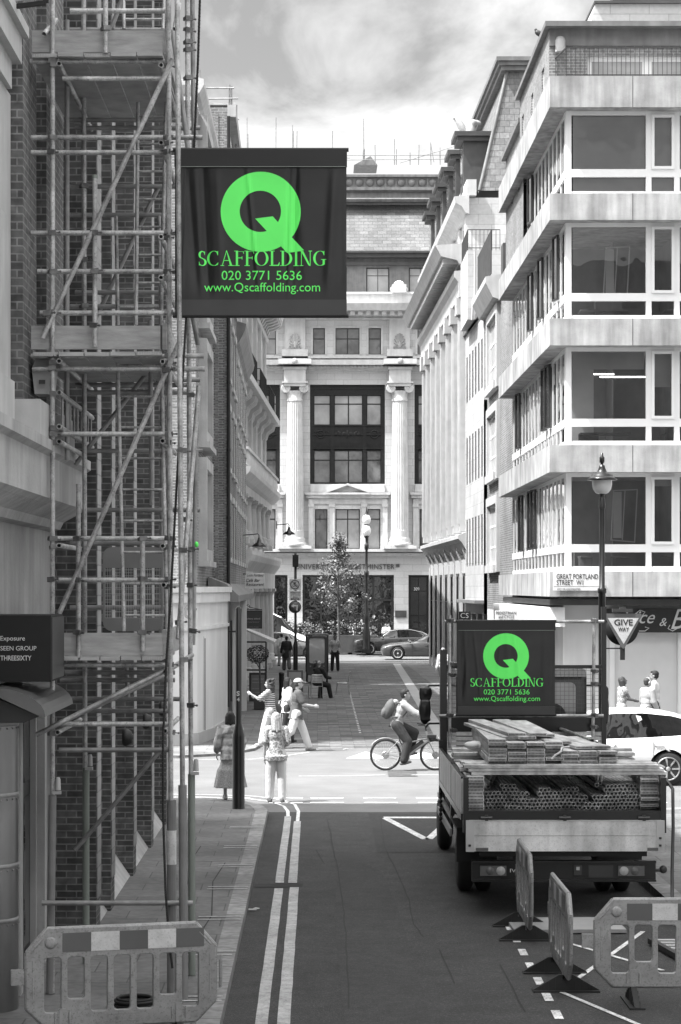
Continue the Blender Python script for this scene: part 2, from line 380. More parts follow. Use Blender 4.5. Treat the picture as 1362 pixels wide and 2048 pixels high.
galv = M_('galvanised_tube', .40, .45, .35, var=.4, scale=9, streak=.3, spots=.25)
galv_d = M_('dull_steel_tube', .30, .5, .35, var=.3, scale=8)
coup = M_('coupler_steel', .16, .45, .5, var=.4, scale=20)
wood = M_('scaffold_board_wood', .40, .8, var=.25, scale=4, stretch=(1, 1, 5), bump=.002, bscale=30)
wood_y = M_('load_board_wood', .46, .8, var=.35, scale=3, stretch=(4, .6, 4), bump=.002, bscale=30)
blackp = M_('black_paint', .012, .28, var=.2, scale=6)
blackm = M_('black_matt', .012, .6, var=.2)
dkgrey = M_('dark_grey_paint', .035, .45, var=.2)
grey = M_('grey_paint', .2, .5, var=.12)
lgrey = M_('light_grey_paint', .42, .5, var=.1)
steel = M_('brushed_steel', .45, .32, .9, var=.2, scale=3, streak=.3)
chrome = M_('chrome', .7, .12, 1, var=.05)
green = M_('green_print', .6, .55, var=.05, scale=3, col=(.145, 1.0, .165))
greycap = M_('pale_green_sleeve', .2, .6, col=(.20, .222, .202), var=.1)
vinyl = M_('black_vinyl', .012, .36, var=.5, scale=3)
vinyl_g = M_('grey_vinyl', .04, .45, var=.2, scale=3)
plastic = M_('barrier_plastic', .24, .42, var=.22, scale=4, spots=.22)
rubber = M_('rubber', .02, .75, var=.3, bump=.002, bscale=80)
refl_d = M_('red_reflective', .11, .3, var=.1); refl_w = M_('white_reflective', .55, .35, var=.12, scale=8, spots=.12)
alu = M_('white_alloy', .58, .45, .1, var=.22, scale=2.5, spots=.12, streak=.3)
g_dark = GLASS('dark_glass', .02); g_mid = GLASS('curtained_glass', .10, .03); g_lite = GLASS('blind_glass', .30, .05, .2); g_black = GLASS('tinted_glass', .008)
g_see = SEEGLASS('clear_glass'); g_shop = SEEGLASS('shop_glass', .8)
globe = M_('opal_globe', .8, .2, var=.02)
interior = M_('interior_wall', .25, .9, var=.1); interior_l = M_('interior_pale', .55, .9, var=.05)
foliage = M_('foliage', .10, .5, var=.5, scale=9); foliage_d = M_('dark_foliage', .035, .5, var=.5, scale=9); bark = M_('bark', .09, .9, var=.3, scale=12)
foliage_l = M_('pale_foliage', .2, .5, var=.5, scale=9)
lamp_e = EMIT('strip_light', 1, 4)
skin = M_('skin', .27, .5, var=.05); skin_l = M_('fair_skin', .33, .5, var=.05); skin_d = M_('deep_skin', .12, .5, var=.05)
c_white = M_('white_cotton', .56, .85, var=.06, bump=.014, bscale=11); c_pale = M_('pale_cotton', .33, .85, var=.12, bump=.014, bscale=11); c_grey = M_('grey_cotton', .17, .85, var=.12, bump=.014, bscale=11)
c_dk = M_('dark_cloth', .03, .85, var=.2, bump=.014, bscale=11); c_black = M_('black_cloth', .012, .85, var=.2, bump=.014, bscale=11); c_mid = M_('mid_cloth', .09, .85, var=.2, bump=.014, bscale=11)
c_stripe = STRIPES('striped_jersey', .02, .55, 21); c_stripe2 = STRIPES('striped_wrap', .55, .75, 14, 0); c_bag = STRIPES('striped_bag', .03, .6, 22, 0)
c_floral = PATTERN('floral_blouse', .16, .58, 30, .38, .62); c_batik = PATTERN('batik_jacket', .14, .44, 6, .42, .56); c_linen = PATTERN('linen_skirt', .20, .32, 60)
h_dk = M_('dark_hair', .012, .75, var=.5, scale=40, stretch=(3, 3, .5)); h_br = M_('brown_hair', .045, .7, var=.5, scale=40, stretch=(3, 3, .5)); h_bl = M_('blond_hair', .42, .5, var=.45, scale=40, stretch=(3, 3, .5)); h_gr = M_('grey_hair', .3, .6, var=.3)
carw = M_('white_car_paint', .78, .3, var=.02, coat=.6); card = M_('dark_car_paint', .03, .28, .3, var=.05, coat=.8); carg = M_('grey_car_paint', .10, .28, .4, var=.05, coat=.8)
# ------------------------------------------------------------------ ground
def G(px, py, z=0.0):
    Y = F*(CH-z)/(py-CY); return Vector(((px-CX)*Y/F, Y, z))
def sheet(name, poly, z, mat, label=None):
    mb = MB(); mb.add([(x, y, z) for x, y in poly], [tuple(range(len(poly)))])
    o = mb.build(name, mat); o['kind'] = 'structure'; return o
def slab(name, poly, z0, z1, mat):
    o = MB().prism(poly, 'z', z0, z1).build(name, mat); o['kind'] = 'structure'; return o
sheet('ground', [(-600, -200), (600, -200), (600, 900), (-600, 900)], -.012, M_('far_ground', .18, .9, var=.1))
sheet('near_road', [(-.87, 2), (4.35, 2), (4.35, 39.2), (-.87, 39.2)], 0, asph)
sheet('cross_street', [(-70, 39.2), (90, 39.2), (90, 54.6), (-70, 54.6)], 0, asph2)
sheet('brick_street', [(-1.25, 54.6), (5.0, 54.6), (4.6, 116), (-1.25, 116)], 0, setts)
sheet('side_paving', [(-4, 54.6), (-1.25, 54.6), (-1.25, 116), (-4, 116)], 0, slabs)
sheet('shop_paving', [(5.0, 54.6), (8, 54.6), (8, 116), (4.6, 116)], 0, slabs)
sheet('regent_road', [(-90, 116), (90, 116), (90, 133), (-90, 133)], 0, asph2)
sheet('road_patch', [(.9, 33.2), (4.3, 33.2), (4.3, 38.6), (.9, 38.9)], .004, asph3)
sheet('road_patch', [(.25, 20), (1.05, 20), (1.0, 27.5), (.9, 31), (.35, 33), (.2, 27)], .004, M_('old_patch', .058, .9, var=.2, scale=5, bump=.010, bscale=80, specks=.35))
# near-left pavement with its kerb
cor = [(-.95, 38.4), (-1.05, 39.3), (-1.45, 40.1), (-2.2, 40.6), (-4, 40.8), (-60, 40.8)]
slab('left_pavement', [(-1.08, 2)]+[(-1.08, 38.3), (-1.2, 39.2), (-1.6, 39.95), (-2.3, 40.4), (-4, 40.6), (-60, 40.6), (-60, 2)], -.01, .12, slabs_n)
slab('left_kerb', [(-.87, 2), (-.87, 38.4), (-1.0, 39.3), (-1.42, 40.12), (-2.2, 40.65), (-4, 40.85), (-60, 40.85), (-60, 40.6), (-4, 40.6), (-2.3, 40.4), (-1.6, 39.95), (-1.2, 39.2), (-1.08, 38.3), (-1.08, 2)], -.01, .122, kerb_m)
slab('right_pavement', [(4.6, 2), (4.6, 36.5), (5.2, 38.0), (6.5, 38.6), (60, 38.6), (60, 2)], -.01, .12, slabs_n)
slab('right_kerb', [(4.35, 2), (4.35, 36.6), (5.0, 38.2), (6.4, 38.85), (60, 38.85), (60, 38.6), (6.5, 38.6), (5.2, 38.0), (4.6, 36.5), (4.6, 2)], -.01, .122, kerb_m)
slab('corner_pavement', [(-60, 51.8), (-3.3, 51.8), (-2.3, 52.5), (-1.7, 54), (-1.5, 56), (-1.5, 64), (-60, 64)], -.01, .06, slabs)
slab('corner_kerb', [(-60, 51.6), (-3.25, 51.6), (-2.15, 52.35), (-1.55, 53.9), (-1.35, 56), (-1.5, 56), (-1.7, 54), (-2.3, 52.5), (-3.3, 51.8), (-60, 51.8)], -.01, .062, kerb_m)
slab('shop_pavement', [(5.4, 54.3), (6, 52.8), (7.2, 52), (60, 52), (60, 58), (5.4, 58)], -.01, .1, slabs)
slab('regent_pavement', [(-90, 133), (90, 133), (90, 140.2), (-90, 140.2)], -.01, .12, slabs)
# markings
def strip(name, pts, w, mat=paint_w, z=.008):
    mb = MB(); pts = [Vector((p[0], p[1], 0)) for p in pts]; L_, R_ = [], []
    for k, p in enumerate(pts):
        d = (pts[min(k+1, len(pts)-1)]-pts[max(k-1, 0)]).normalized(); s = Vector((-d.y, d.x, 0))*w/2
        L_.append((p.x+s.x, p.y+s.y, z)); R_.append((p.x-s.x, p.y-s.y, z))
    n = len(pts); mb.add(L_+R_, [(i, i+1, n+i+1, n+i) for i in range(n-1)])
    o = mb.build(name, mat); o['kind'] = 'structure'; return o
def jit(x, y0, y1, a=.0035, st=.5):
    n = int(abs(y1-y0)/st); return [(x+random.uniform(-a, a), y0+(y1-y0)*i/n) for i in range(n+1)]
strip('yellow_line', jit(-.515, 5, 29.2), .115, paint_y); strip('yellow_line', jit(-.31, 5, 29.3), .12, paint_y)
strip('yellow_line', jit(-.515, 29.75, 38.4), .115, paint_y)
strip('yellow_line', jit(-.34, 29.75, 37.6), .12, paint_y)
strip('yellow_line', [(-.515, 38.4), (-.53, 39.3), (-.62, 40.2), (-.85, 41.0), (-1.3, 41.6), (-2.2, 41.9), (-5, 42)], .06, paint_w)
strip('yellow_line', [(-.34, 37.6), (-.34, 39.3), (-.42, 40.5), (-.68, 41.4), (-1.2, 42.1), (-2.2, 42.45), (-5, 42.5)], .06, paint_w)
for i in range(10):
    x = -2.9+i*1.0 if i < 3 else -.13+(i-3)*1.0
    for y in (40.85, 41.75): strip('give_way_line', [(x, y), (x+.62, y)], .13)
strip('lane_line', [(-.4, 46.6), (.6, 46.65), (1.45, 46.9)], .05); strip('lane_line', [(2.0, 46.9), (9, 47.2)], .05)
strip('lane_line', [(-3.4, 50.9), (-1.5, 51.2), (-.9, 52.3)], .05); strip('lane_line', [(-1.0, 51.7), (-.2, 53.4)], .05)
def tri(pts, name='road_triangle', mat=paint_w):
    o = MB().add([(x, y, .008) for x, y in pts], [(0, 1, 2)]).build(name, mat); o['kind'] = 'structure'
for x in (1.17, 2.55, 3.93, 5.3): tri([(x-.5, 51.4), (x+.5, 51.4), (x, 53.5)])
strip('give_way_triangle', [(1.15, 38.2), (2.35, 38.2)], .24); strip('give_way_triangle', [(1.18, 38.08), (1.72, 34.9)], .13); strip('give_way_triangle', [(2.32, 38.08), (1.76, 34.9)], .13)
for k in range(9): strip('bay_line', [(2.235+k*.002, 18.6+k*.88), (2.24+k*.002, 19.02+k*.88)], .085)
for a, b in (((1060, 1865), (1326, 1942)), ((1143, 1967), (1286, 1864)), ((1096, 1974), (1300, 2060)), ((1088, 1978), (1122, 1962)), ((1090, 1977), (1190, 1977)), ((1005, 1843), (1068, 1840)), ((1345, 1977), (1420, 1977))):
    p, q = G(*a), G(*b); strip('bay_line', [(p.x, p.y), (q.x, q.y)], .055)
crk = M_('crack_filler', .02, .9, var=.3)
for pl in ([(655, 1638), (664, 1680), (672, 1722), (684, 1790), (690, 1850), (695, 1930), (697, 2040)], [(762, 1640), (768, 1690), (795, 1750), (818, 1800), (828, 1850), (850, 1880)],
           [(630, 1700), (655, 1735)], [(880, 1900), (915, 1985)], [(1000, 1930), (1063, 2048)]):
    pp = []
    for k in range(len(pl)-1):
        for t in range(5):
            q = G(pl[k][0]+(pl[k+1][0]-pl[k][0])*t/5+random.uniform(-1.5, 1.5), pl[k][1]+(pl[k+1][1]-pl[k][1])*t/5); pp.append((q.x, q.y))
    strip('road_crack', pp, .016, crk, .006)
for pl in ([(-1.3, 21), (-1.35, 24), (-1.25, 26), (-1.38, 29), (-1.3, 31)], [(-1.75, 26), (-1.7, 29), (-1.8, 31), (-1.75, 33)], [(-1.08, 31.1), (-2.4, 31.2)], [(-1.1, 37), (-1.7, 36.4), (-2.4, 36.8)]):
    strip('pavement_crack', pl, .015, crk, .124)
sheet('road_trench', [(-.84, 29.3), (-.2, 29.35), (-.2, 29.7), (-.84, 29.65)], .005, crk)
for k, yy in enumerate((1657, 1696, 1735, 1779, 1840, 1911, 2003)):
    Y = F*3.88/(yy-CY)
    for d in (0, .22): strip('kerb_mark', [(-1.42+.02*(k % 3), Y+d), (-.9, Y+d+.02)], .06, paint_y, .128)
strip('drain_strip', [(4.15, 115.5), (3.45, 66), (3.3, 57)], .38, M_('pale_paving_strip', .34, .8, var=.1), .006)
for i in range(40): strip('paving_stud', [(1.17+.002*i, 60.4+i*.8), (1.17+.002*i, 60.7+i*.8)], .06)
sheet('utility_cover', [(1.5, 46.5), (2.12, 46.5), (2.15, 48.1), (1.53, 48.1)], .007, M_('cast_iron', .10, .7, .3, var=.4, scale=20))
strip('regent_lane_line', [(-3, 117.2), (9, 117.3)], .5, M_('pale_kerb_paving', .5, .8, var=.1))
for i in range(6): strip('regent_lane_line', [(-2+i*2.2, 119), (-.9+i*2.2, 119)], .16)

# ------------------------------------------------------------------ window helper
def window(root, M, a, b, c, d, depth=.18, nx=1, nz=(), fm=white_frame, gm=g_dark, fw=.07, tw=.04, name='window', bars=None, sill=None):
    """frame with its glazing set back in an opening; nx lights across, nz = heights (0..1) of the transoms"""
    w1 = -depth+.0; w0 = -depth-.06; m = MB(M)
    m.box(a, a+fw, w0, w1, c, d); m.box(b-fw, b, w0, w1, c, d); m.box(a+fw, b-fw, w0, w1, c, c+fw); m.box(a+fw, b-fw, w0, w1, d-fw, d)
    xs = bars if bars else [i/nx for i in range(1, nx)]
    for t in xs:
        x = a+(b-a)*t; m.box(x-tw/2, x+tw/2, w0+.004, w1-.004, c+fw, d-fw)
    for t in nz:
        z = c+(d-c)*t; m.box(a+fw, b-fw, w0+.008, w1-.008, z-tw/2, z+tw/2)
    f = m.build(name, fm, root)
    g = MB(M); g.quad((a+fw/2, w0+.03, c+fw/2), (b-fw/2, w0+.03, c+fw/2), (b-fw/2, w0+.03, d-fw/2), (a+fw/2, w0+.03, d-fw/2)); g.build('pane', gm, f)
    return f
def railing(root, pts, z0, h, sp=.12, mat=blackm, name='railing', r=.012):
    m = MB()
    for k in range(len(pts)-1):
        p = Vector(pts[k]); q = Vector(pts[k+1]); p.z = q.z = z0; n = max(2, int((q-p).length/sp))
        for z in (h, .08): m.beam(p+Vector((0, 0, z)), q+Vector((0, 0, z)), .03, .03)
        for i in range(n+1):
            t = p.lerp(q, i/n); m.tube(t, t+Vector((0, 0, h)), r, n=5)
    return m.build(name, mat, root)

# ------------------------------------------------------------------ near-left stone and brick building
b1 = thing('stone_and_brick_building', 'near building with pale stone ground floor under a weathered cornice and brick piers above', 'building', (-5, 18, 0))
M1 = FACE((-2.98, 8, 0), (0, 1, 0), (1, 0, 0))   # local x = Y-8
w = MB(M1)
ops = []
for y0 in (2.0, 5.0, 8.0, 11.0): ops.append((y0+2.72, y0+4.1, 5.75, 8.6))
for y0 in (2.0, 5.0, 8.0, 11.0): ops.append((y0+2.72, y0+4.1, 9.6, 12.2))
w.wall(0, 16.5, 5.3, 15, ops, .3); w.box(0, 16.5, -8, -.32, 5.3, 15); w.build('upper_wall', brick_d, b1)
for o_ in ops: window(b1, M1, *o_, depth=.26, nx=2, nz=(.55,), gm=g_mid)
s_ = MB(M1)
for o_ in ops:  # stone surrounds
    a, b, c, d = o_; s_.box(a-.2, a, 0, .05, c, d+.2); s_.box(b, b+.2, 0, .05, c, d+.2); s_.box(a, b, 0, .052, d, d+.22); s_.box(a-.25, b+.25, 0, .12, c-.16, c)
s_.build('window_surround', stone, b1)
p_ = MB(M1)
for y0 in (1.0, 3.6, 6.6, 9.6, 12.6, 14.4):
    y1 = y0+1.0 if y0 != 14.4 else y0+1.5
    p_.box(y0 if y0 > 12 else y0, y1, 0, .22, 5.62, 16)
p_.build('pier', brick_d, b1)
gm_ = MB(M1)
go = [(10.9, 12.3, .5, 3.05), (13.1, 14.6, .5, 3.05), (15.2, 16.0, .5, 3.05)]
gm_.wall(0, 16.5, .12, 4.75, go, .35); gm_.box(0, 16.5, -8, -.4, .12, 5.3)
for (a, b, c, d) in go:
    for k, e in enumerate((.28, .14)): gm_.box(a-e, a-e+.1, 0, .05+.03*k, c, d+e); gm_.box(b+e-.1, b+e, 0, .05+.03*k, c, d+e); gm_.box(a-e+.1, b+e-.1, 0, .048+.03*k, d+e-.1, d+e)
gm_.build('stone_ground_floor', stone_d, b1)
for (a, b, c, d) in go: window(b1, M1, a, b, c, d, depth=.3, nx=2, nz=(.8,), gm=g_dark)
cm = MB(M1)
cm.prism([(0, 4.62), (.12, 4.64), (.16, 4.72), (.34, 4.82), (.40, 4.86), (.40, 5.26), (.46, 5.30), (.46, 5.40), (0, 5.46)], 'x', 0, 16.45)
cm.build('cornice', stone_d, b1)
bl = MB(M1)
for y in (9.6, 12.3, 14.2): bl.box(y, y+1.0, .0, .42, 5.42, 5.74)
bl.build('stone_block', stone, b1)
dc = MB(M1); dc.box(0, 16.5, -.02, .05, 12.8, 13.0); dc.build('string_course', stone, b1)

brick_p = BRICK('pier_brick', .045, .10, .19, .225, .075, .008, var=.4)
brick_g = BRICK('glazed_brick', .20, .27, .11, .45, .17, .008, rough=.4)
# brick pier building
b2 = thing('brick_pier_building', 'tall dark brick building with deep full-height piers behind the scaffold tower', 'building', (-5, 31, 0))
M2 = FACE((-2.98, 24.5, 0), (0, 1, 0), (1, 0, 0))
ops = []; P0 = (0.15, 1.9, 5.1, 8.3, 11.5)
bays = [(2.35, 5.0), (5.5, 8.2), (8.7, 11.4)]
for a, b in bays:
    for z in (5.6, 8.9, 12.2): ops.append((a+.35, b-.35, z, z+2.1))
w = MB(M2); w.wall(0, 13.1, .12, 14.8, ops, .22); w.build('recessed_wall', brick_m, b2)
MB(M2).box(0, 13.1, -9, -.3, .12, 14.8).build('core', brick_m, b2)
MB(M2).box(13.1, 13.12, -9, 0, .12, 14.8).build('end_wall', brick_m, b2)
for o_ in ops: window(b2, M2, *o_, depth=.18, nx=2, nz=(.5,), gm=g_mid)
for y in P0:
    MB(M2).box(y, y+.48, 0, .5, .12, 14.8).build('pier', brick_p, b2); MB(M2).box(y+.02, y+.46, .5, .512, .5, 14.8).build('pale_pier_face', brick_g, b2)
for k in range(len(P0)-1):
    m = MB(M2)
    for y in (P0[k]+.48,): m.prism([(y, .12), (P0[k+1], .12), (P0[k+1], .16), (y, .16)], 'y', 0, .5) if False else None
    a, b = P0[k]+.48, P0[k+1]
    m.add([(a, 0, .12), (b, 0, .12), (b, .46, .12), (a, .46, .12), (a, 0, .8), (b, 0, .8)], [(0, 1, 5, 4), (3, 4, 5, 2), (0, 4, 3), (1, 2, 5), (0, 3, 2, 1)])
    m.build('sloping_plinth', stone_d, b2)
MB(M2).box(0, 13.15, -.1, .55, 14.8, 15.1).build('cornice', stone, b2)
# louvred vents
for k, y in enumerate((2.6, 5.8, 9.0)):
    m = MB(M2); m.box(y, y+.1, 0, .04, 2.4, 3.1); m.box(y+1.2, y+1.3, 0, .04, 2.4, 3.1)
    for i in range(7): m.box(y+.1, y+1.2, 0, .05, 2.42+i*.1, 2.47+i*.1)
    m.build('vent', dkgrey, b2)
for y in (3.4, 6.7, 9.9):
    m = MB(M2); m.lathe([(.001, 0), (.1, .01), (.12, .05), (.08, .12), (.001, .14)], (y, .5, 2.1), 14, R=Matrix.Rotation(-pi/2, 3, 'X')); m.build('wall_light', blackm, b2)

# alarm box, canopy, column, hanging sign and black directory sign at the near entrance
m = MB(); m.prism([(-2.70, 6.16), (-2.53, 6.16), (-2.50, 6.42), (-2.545, 6.53), (-2.685, 6.53), (-2.73, 6.42)], 'y', 21.3, 21.55)
o = thing('alarm_box', 'pale wedge-shaped alarm box fixed on the brick pier above the stone cornice', 'alarm box', (-2.6, 21.4, 5.82))
bx = MB(); bx.add([(-2.72, 21.15, 5.86), (-2.56, 21.15, 5.86), (-2.56, 21.5, 5.86), (-2.72, 21.5, 5.86), (-2.74, 21.1, 6.10), (-2.54, 21.1, 6.12), (-2.54, 21.5, 6.12), (-2.74, 21.5, 6.12), (-2.70, 21.2, 6.24), (-2.58, 21.2, 6.24), (-2.58, 21.5, 6.24), (-2.70, 21.5, 6.24)],
    [(0, 3, 2, 1), (0, 1, 5, 4), (1, 2, 6, 5), (2, 3, 7, 6), (3, 0, 4, 7), (4, 5, 9, 8), (5, 6, 10, 9), (6, 7, 11, 10), (7, 4, 8, 11), (8, 9, 10, 11)])
bx.build('case', lgrey, o)
MB().box(-2.67, -2.61, 21.08, 21.1, 5.95, 5.99).build('lamp_slot', dkgrey, o)
ds = thing('directory_sign', 'black box sign reading Exposure, SEEN GROUP and THREESIXTY over the entrance canopy', 'sign', (-3.0, 20, 3.15))
MB().box(-3.6, -2.40, 19.8, 20.75, 3.15, 3.75).build('box', M_('sign_black', .004, .7, var=.1), ds)
MB().box(-2.402, -2.388, 19.82, 20.73, 3.17, 3.73).build('side_panel', dkgrey, ds)
sw = M_('sign_white', .62, .5, var=0)
k = 19.8/F
text(ds, 'Exposure', FR(PX(1, 19.8), 19.793, PZ(1284, 19.8)), 49*k, 12*k, sw)
text(ds, 'SEEN GROUP', FR(PX(1, 19.8), 19.793, PZ(1301, 19.8)), 72*k, 9*k, sw)
text(ds, 'THREESIXTY', FR(PX(1, 19.8), 19.793, PZ(1321, 19.8)), 62*k, 10*k, sw, bold=.01)
cp = thing('entrance_canopy', 'curved grey metal canopy beneath the black directory sign', 'canopy', (-3.1, 20, 2.8))
pf = [(-3.9, 3.14)]+[(-2.92+.52*cos(t), 2.86+.26*sin(t)) for t in [pi/2-i*pi/2/8 for i in range(9)]]+[(-2.44, 2.86), (-2.92, 3.08), (-3.9, 3.08)]
MB().prism(pf, 'y', 19.4, 21.6).build('shell', M_('canopy_metal', .16, .35, .5, var=.2, scale=2), cp)
MB().prism([(-3.9, 3.08), (-2.95, 3.06), (-2.46, 2.86), (-2.6, 2.80), (-3.9, 2.80)], 'y', 19.5, 21.5).build('soffit', dkgrey, cp)
cl = thing('steel_column', 'round riveted steel column under the entrance canopy', 'column', (-3.12, 20.2, .12))
MB().lathe([(.30, .12), (.30, 2.82)], (-3.06, 20.3, 0), 36).build('shaft', M_('clad_steel', .22, .33, .8, var=.25, scale=1.2, streak=.2), cl)
for z in (.95, 1.45, 2.1, 2.75):
    m = MB(); m.lathe([(.302, z-.02), (.306, z-.018), (.306, z+.018), (.302, z+.02)], (-3.06, 20.3, 0), 36)
    for i in range(26):
        a = 2*pi*i/26; m.ell((-3.06+.306*cos(a), 20.3+.306*sin(a), z-.04), .008, n=6, m=4)
    m.build('rivet_band', galv_d, cl)
hs = thing('bracket_sign', 'empty black bracket frame with pale inner edge projecting at the top left', 'sign frame', (-2.9, 20, 9.1))
m = MB()
for a, b in (((-3.3, 9.10), (-2.42, 9.21)), ((-2.42, 9.21), (-2.42, 10.0)), ((-2.42, 10.0), (-3.3, 10.0))): m.beam((a[0], 19.6, a[1]), (b[0], 19.6, b[1]), .05, .035)
m.build('frame', blackm, hs)
m = MB()
for a, b in (((-3.3, 9.145), (-2.46, 9.25)), ((-2.46, 9.25), (-2.46, 9.97))): m.beam((a[0], 19.56, a[1]), (b[0], 19.56, b[1]), .02, .02)
m.build('trim', lgrey, hs)
st = thing('stone_surround', 'pale moulded stone window surround and sill at the upper left edge', 'window surround', (-2.9, 19.6, 5.5))
m = MB(M1)
m.box(11.0, 12.58, 0, .11, 5.74, 8.6); m.box(10.0, 12.3, .0, .16, 8.6, 8.85); m.box(10.0, 12.4, 0, .24, 8.85, 9.1); m.box(10.0, 12.45, 0, .30, 9.1, 9.2); m.box(10.0, 12.5, 0, .10, 9.2, 11.5); m.box(11.0, 12.2, .11, .14, 5.9, 7.4)
m.build('stonework', stone, st)
dr = thing('entrance_doorway', 'tall dark glazed entrance doors in a pale stone frame beside the steel column', 'doorway', (-2.9, 22, .12))
m = MB(M1)
for y in (12.9, 14.75): m.box(y, y+.18, .02, .16, .12, 3.0)
m.box(12.9, 14.93, .02, .18, 3.0, 3.2)
for y in (13.2, 14.5): m.box(y, y+.06, .02, .1, .12, 3.0)
m.build('frame', stone_d, dr)
m = MB(M1)
m.box(13.26, 14.5, .02, .04, .12, 3.0); m.build('door', blackm, dr)
m = MB(M1)
for y in (13.26, 13.86): m.box(y+.08, y+.52, .045, .05, .4, 1.9); m.box(y+.08, y+.52, .045, .05, 2.05, 2.9)
m.build('pane', g_dark, dr)

# ------------------------------------------------------------------ scaffold tower
YF, YM, YB = 21.0, 22.7, 23.6
sc = thing('scaffold_tower', 'galvanised tube scaffold tower with board lifts and timber toe boards over the left pavement', 'scaffold', (-2, 22, .12))
R_T = .0242
FRONTSTD = []; coupler_mesh = None
def tubep(name, a, b, r=R_T, mat=None, cap=True):
    m = MB(); m.pipe(a, b, r, r-.006, 14); return m.build(name, mat or galv, sc)
def pole(name, x0, y0, x1, y1, Y0, Y1=None, mat=None): return tubep(name, P(x0, y0, Y0), P(x1, y1, Y1 or Y0), mat=mat)
def rod(x, y0, y1, Y, x1=None, ground=False, mat=None):
    a = P(x, y0, Y); b = P(x1 or x, y1, Y)
    if ground: b.z = .13
    return tubep('standard', a, b, mat=mat)
A_ = rod(105, -60, 1990, YF, ground=True); B_ = rod(337, -60, 1990, YF-.02, 343, ground=True)
E_ = rod(354, -60, 0, 20.7, 368, ground=True); F_ = rod(374, -60, 0, 22.0, 384, ground=True)
rod(167, -60, 0, YM, 171, ground=True); rod(134, 40, 920, 21.7, mat=galv_d)
rod(190, 352, 694, YF-.055); rod(157, 968, 1315, YF-.055); rod(285, 1072, 1302, YF-.055); rod(211, -40, 106, YF-.055)
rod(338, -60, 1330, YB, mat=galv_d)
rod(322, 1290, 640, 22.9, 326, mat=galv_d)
def led(y, xa, xb, Y, y2=None, mat=None): return pole('ledger', xa, y, xb, y2 or y, Y, mat=mat)
FL = [(275, 62, 405), (305, 62, 350), (466, 62, 382), (543, 75, 350), (626, 80, 352), (712, 62, 408), (738, 65, 410), (868, 105, 345), (1077, 95, 345), (1160, 100, 342), (123, 60, 330), (157, 125, 325), (22, 140, 330), (1330, 120, 342), (1448, 105, 340)]
for y, a, b in FL: led(y, a, b, YF+.05)
led(1806, 84, 386, 20.9, mat=galv_d)
for y, a, b in [(373, 130, 350), (613, 140, 320), (902, 170, 405), (1087, 140, 350), (240, 130, 380), (256, 150, 400), (60, 130, 330), (785, 170, 385), (1398, 130, 360), (1422, 175, 345), (1360, 120, 350)]:
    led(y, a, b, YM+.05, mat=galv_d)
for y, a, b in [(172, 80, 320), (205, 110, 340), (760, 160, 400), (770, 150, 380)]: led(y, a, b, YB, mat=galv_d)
TR = [(118, 127), (322, 130), (322, 285), (322, 473), (322, 555), (118, 722), (325, 723), (118, 785), (118, 853), (325, 882), (118, 1091), (325, 1092), (327, 1170), (115, 1465), (330, 1462), (118, 883)]
for x, y in TR: tubep('transom', P(x, y, 20.85), P(x, y, 20.85)+Vector((0, 3.0 if y < 800 else 2.0, 0)))
# braces
for a, b in (((345, 118, 20.93), (85, 676, 20.93)), ((357, 688, 20.93), (118, 1228, 20.93)), ((318, 372, 22.8), (190, 640, 22.8)), ((335, 1338, 21.1), (72, 1470, 20.9)),
             ((398, 772, 21.4), (356, 1278, 20.9)), ((385, 632, 21.8), (396, 690, 21.8)), ((376, 300, 21.6), (345, 60, 21.6)), ((358, 8, 21), (350, 58, 20.8)), ((335, 1348, 22.4), (105, 1452, 21.1)),
             ((240, 60, 22.6), (220, 60, 22.6)), ((255, -30, 22.6), (222, 58, 22.6)), ((112, 40, 21.2), (88, 68, 20.9)), ((384, 1310, 22), (330, 1345, 21))):
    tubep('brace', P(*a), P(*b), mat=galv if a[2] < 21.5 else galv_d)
# couplers: swivel band, block and bolt at each crossing
cm_ = MB()
cm_.torus((0, 0, 0), .031, .009, n=14, m=6); cm_.torus((0, 0, .02), .031, .007, n=14, m=6); cm_.box(-.045, .045, -.045, -.02, -.025, .03); cm_.tube((.04, -.02, .0), (.095, -.03, .0), .007, n=6); cm_.tube((.075, -.028, 0), (.09, -.03, 0), .014, n=6)
cm_.box(-.05, -.03, -.03, .03, -.02, .02)
coupme = cm_.mesh('coupler'); coupme.materials.append(coup)
def coupler(p, rz=0, flip=False):
    o = bpy.data.objects.new('coupler', coupme); COL.objects.link(o); o.parent = sc; o.location = Vector(p)-WORLDROOT[sc]; o.rotation_euler = (random.uniform(-.2, .2), 1.57 if flip else random.uniform(-.15, .15), rz); o.scale = (.85, .85, .85)
for y, a, b in FL[:-1]:
    for x in (105, 338+ (y-700)*.0035):
        if a-4 < x < b+4: coupler(P(x, y, YF), random.choice((0, .4, -.4)))
for x, y in TR: coupler(P(x+(12 if x > 300 else -10), y+3, YF), random.uniform(-.5, .5))
for y in (38, 60, 85, 100, 157, 350): coupler(P(376, y, 22), .5)
for x, y, Y in ((190, 543, 20.94), (190, 466, 20.94), (190, 650, 20.94), (211, 58, 20.94), (157, 1077, 20.94), (157, 1160, 20.94), (285, 1078, 20.94), (285, 1158, 20.94), (157, 1266, 20.94), (285, 1266, 20.94), (168, 22, YM), (168, 373, YM), (168, 520, YM), (168, 613, YM),
                (95, 628, 20.9), (335, 742, 20.9), (370, 1040, 21.2), (360, 1245, 21), (384, 1100, 22), (384, 1170, 22), (388, 1262, 22), (384, 1410, 22), (382, 790, 22), (366, 900, 20.7), (368, 1100, 20.7), (368, 1320, 20.7)): coupler(P(x, y, Y), random.uniform(-.6, .6))
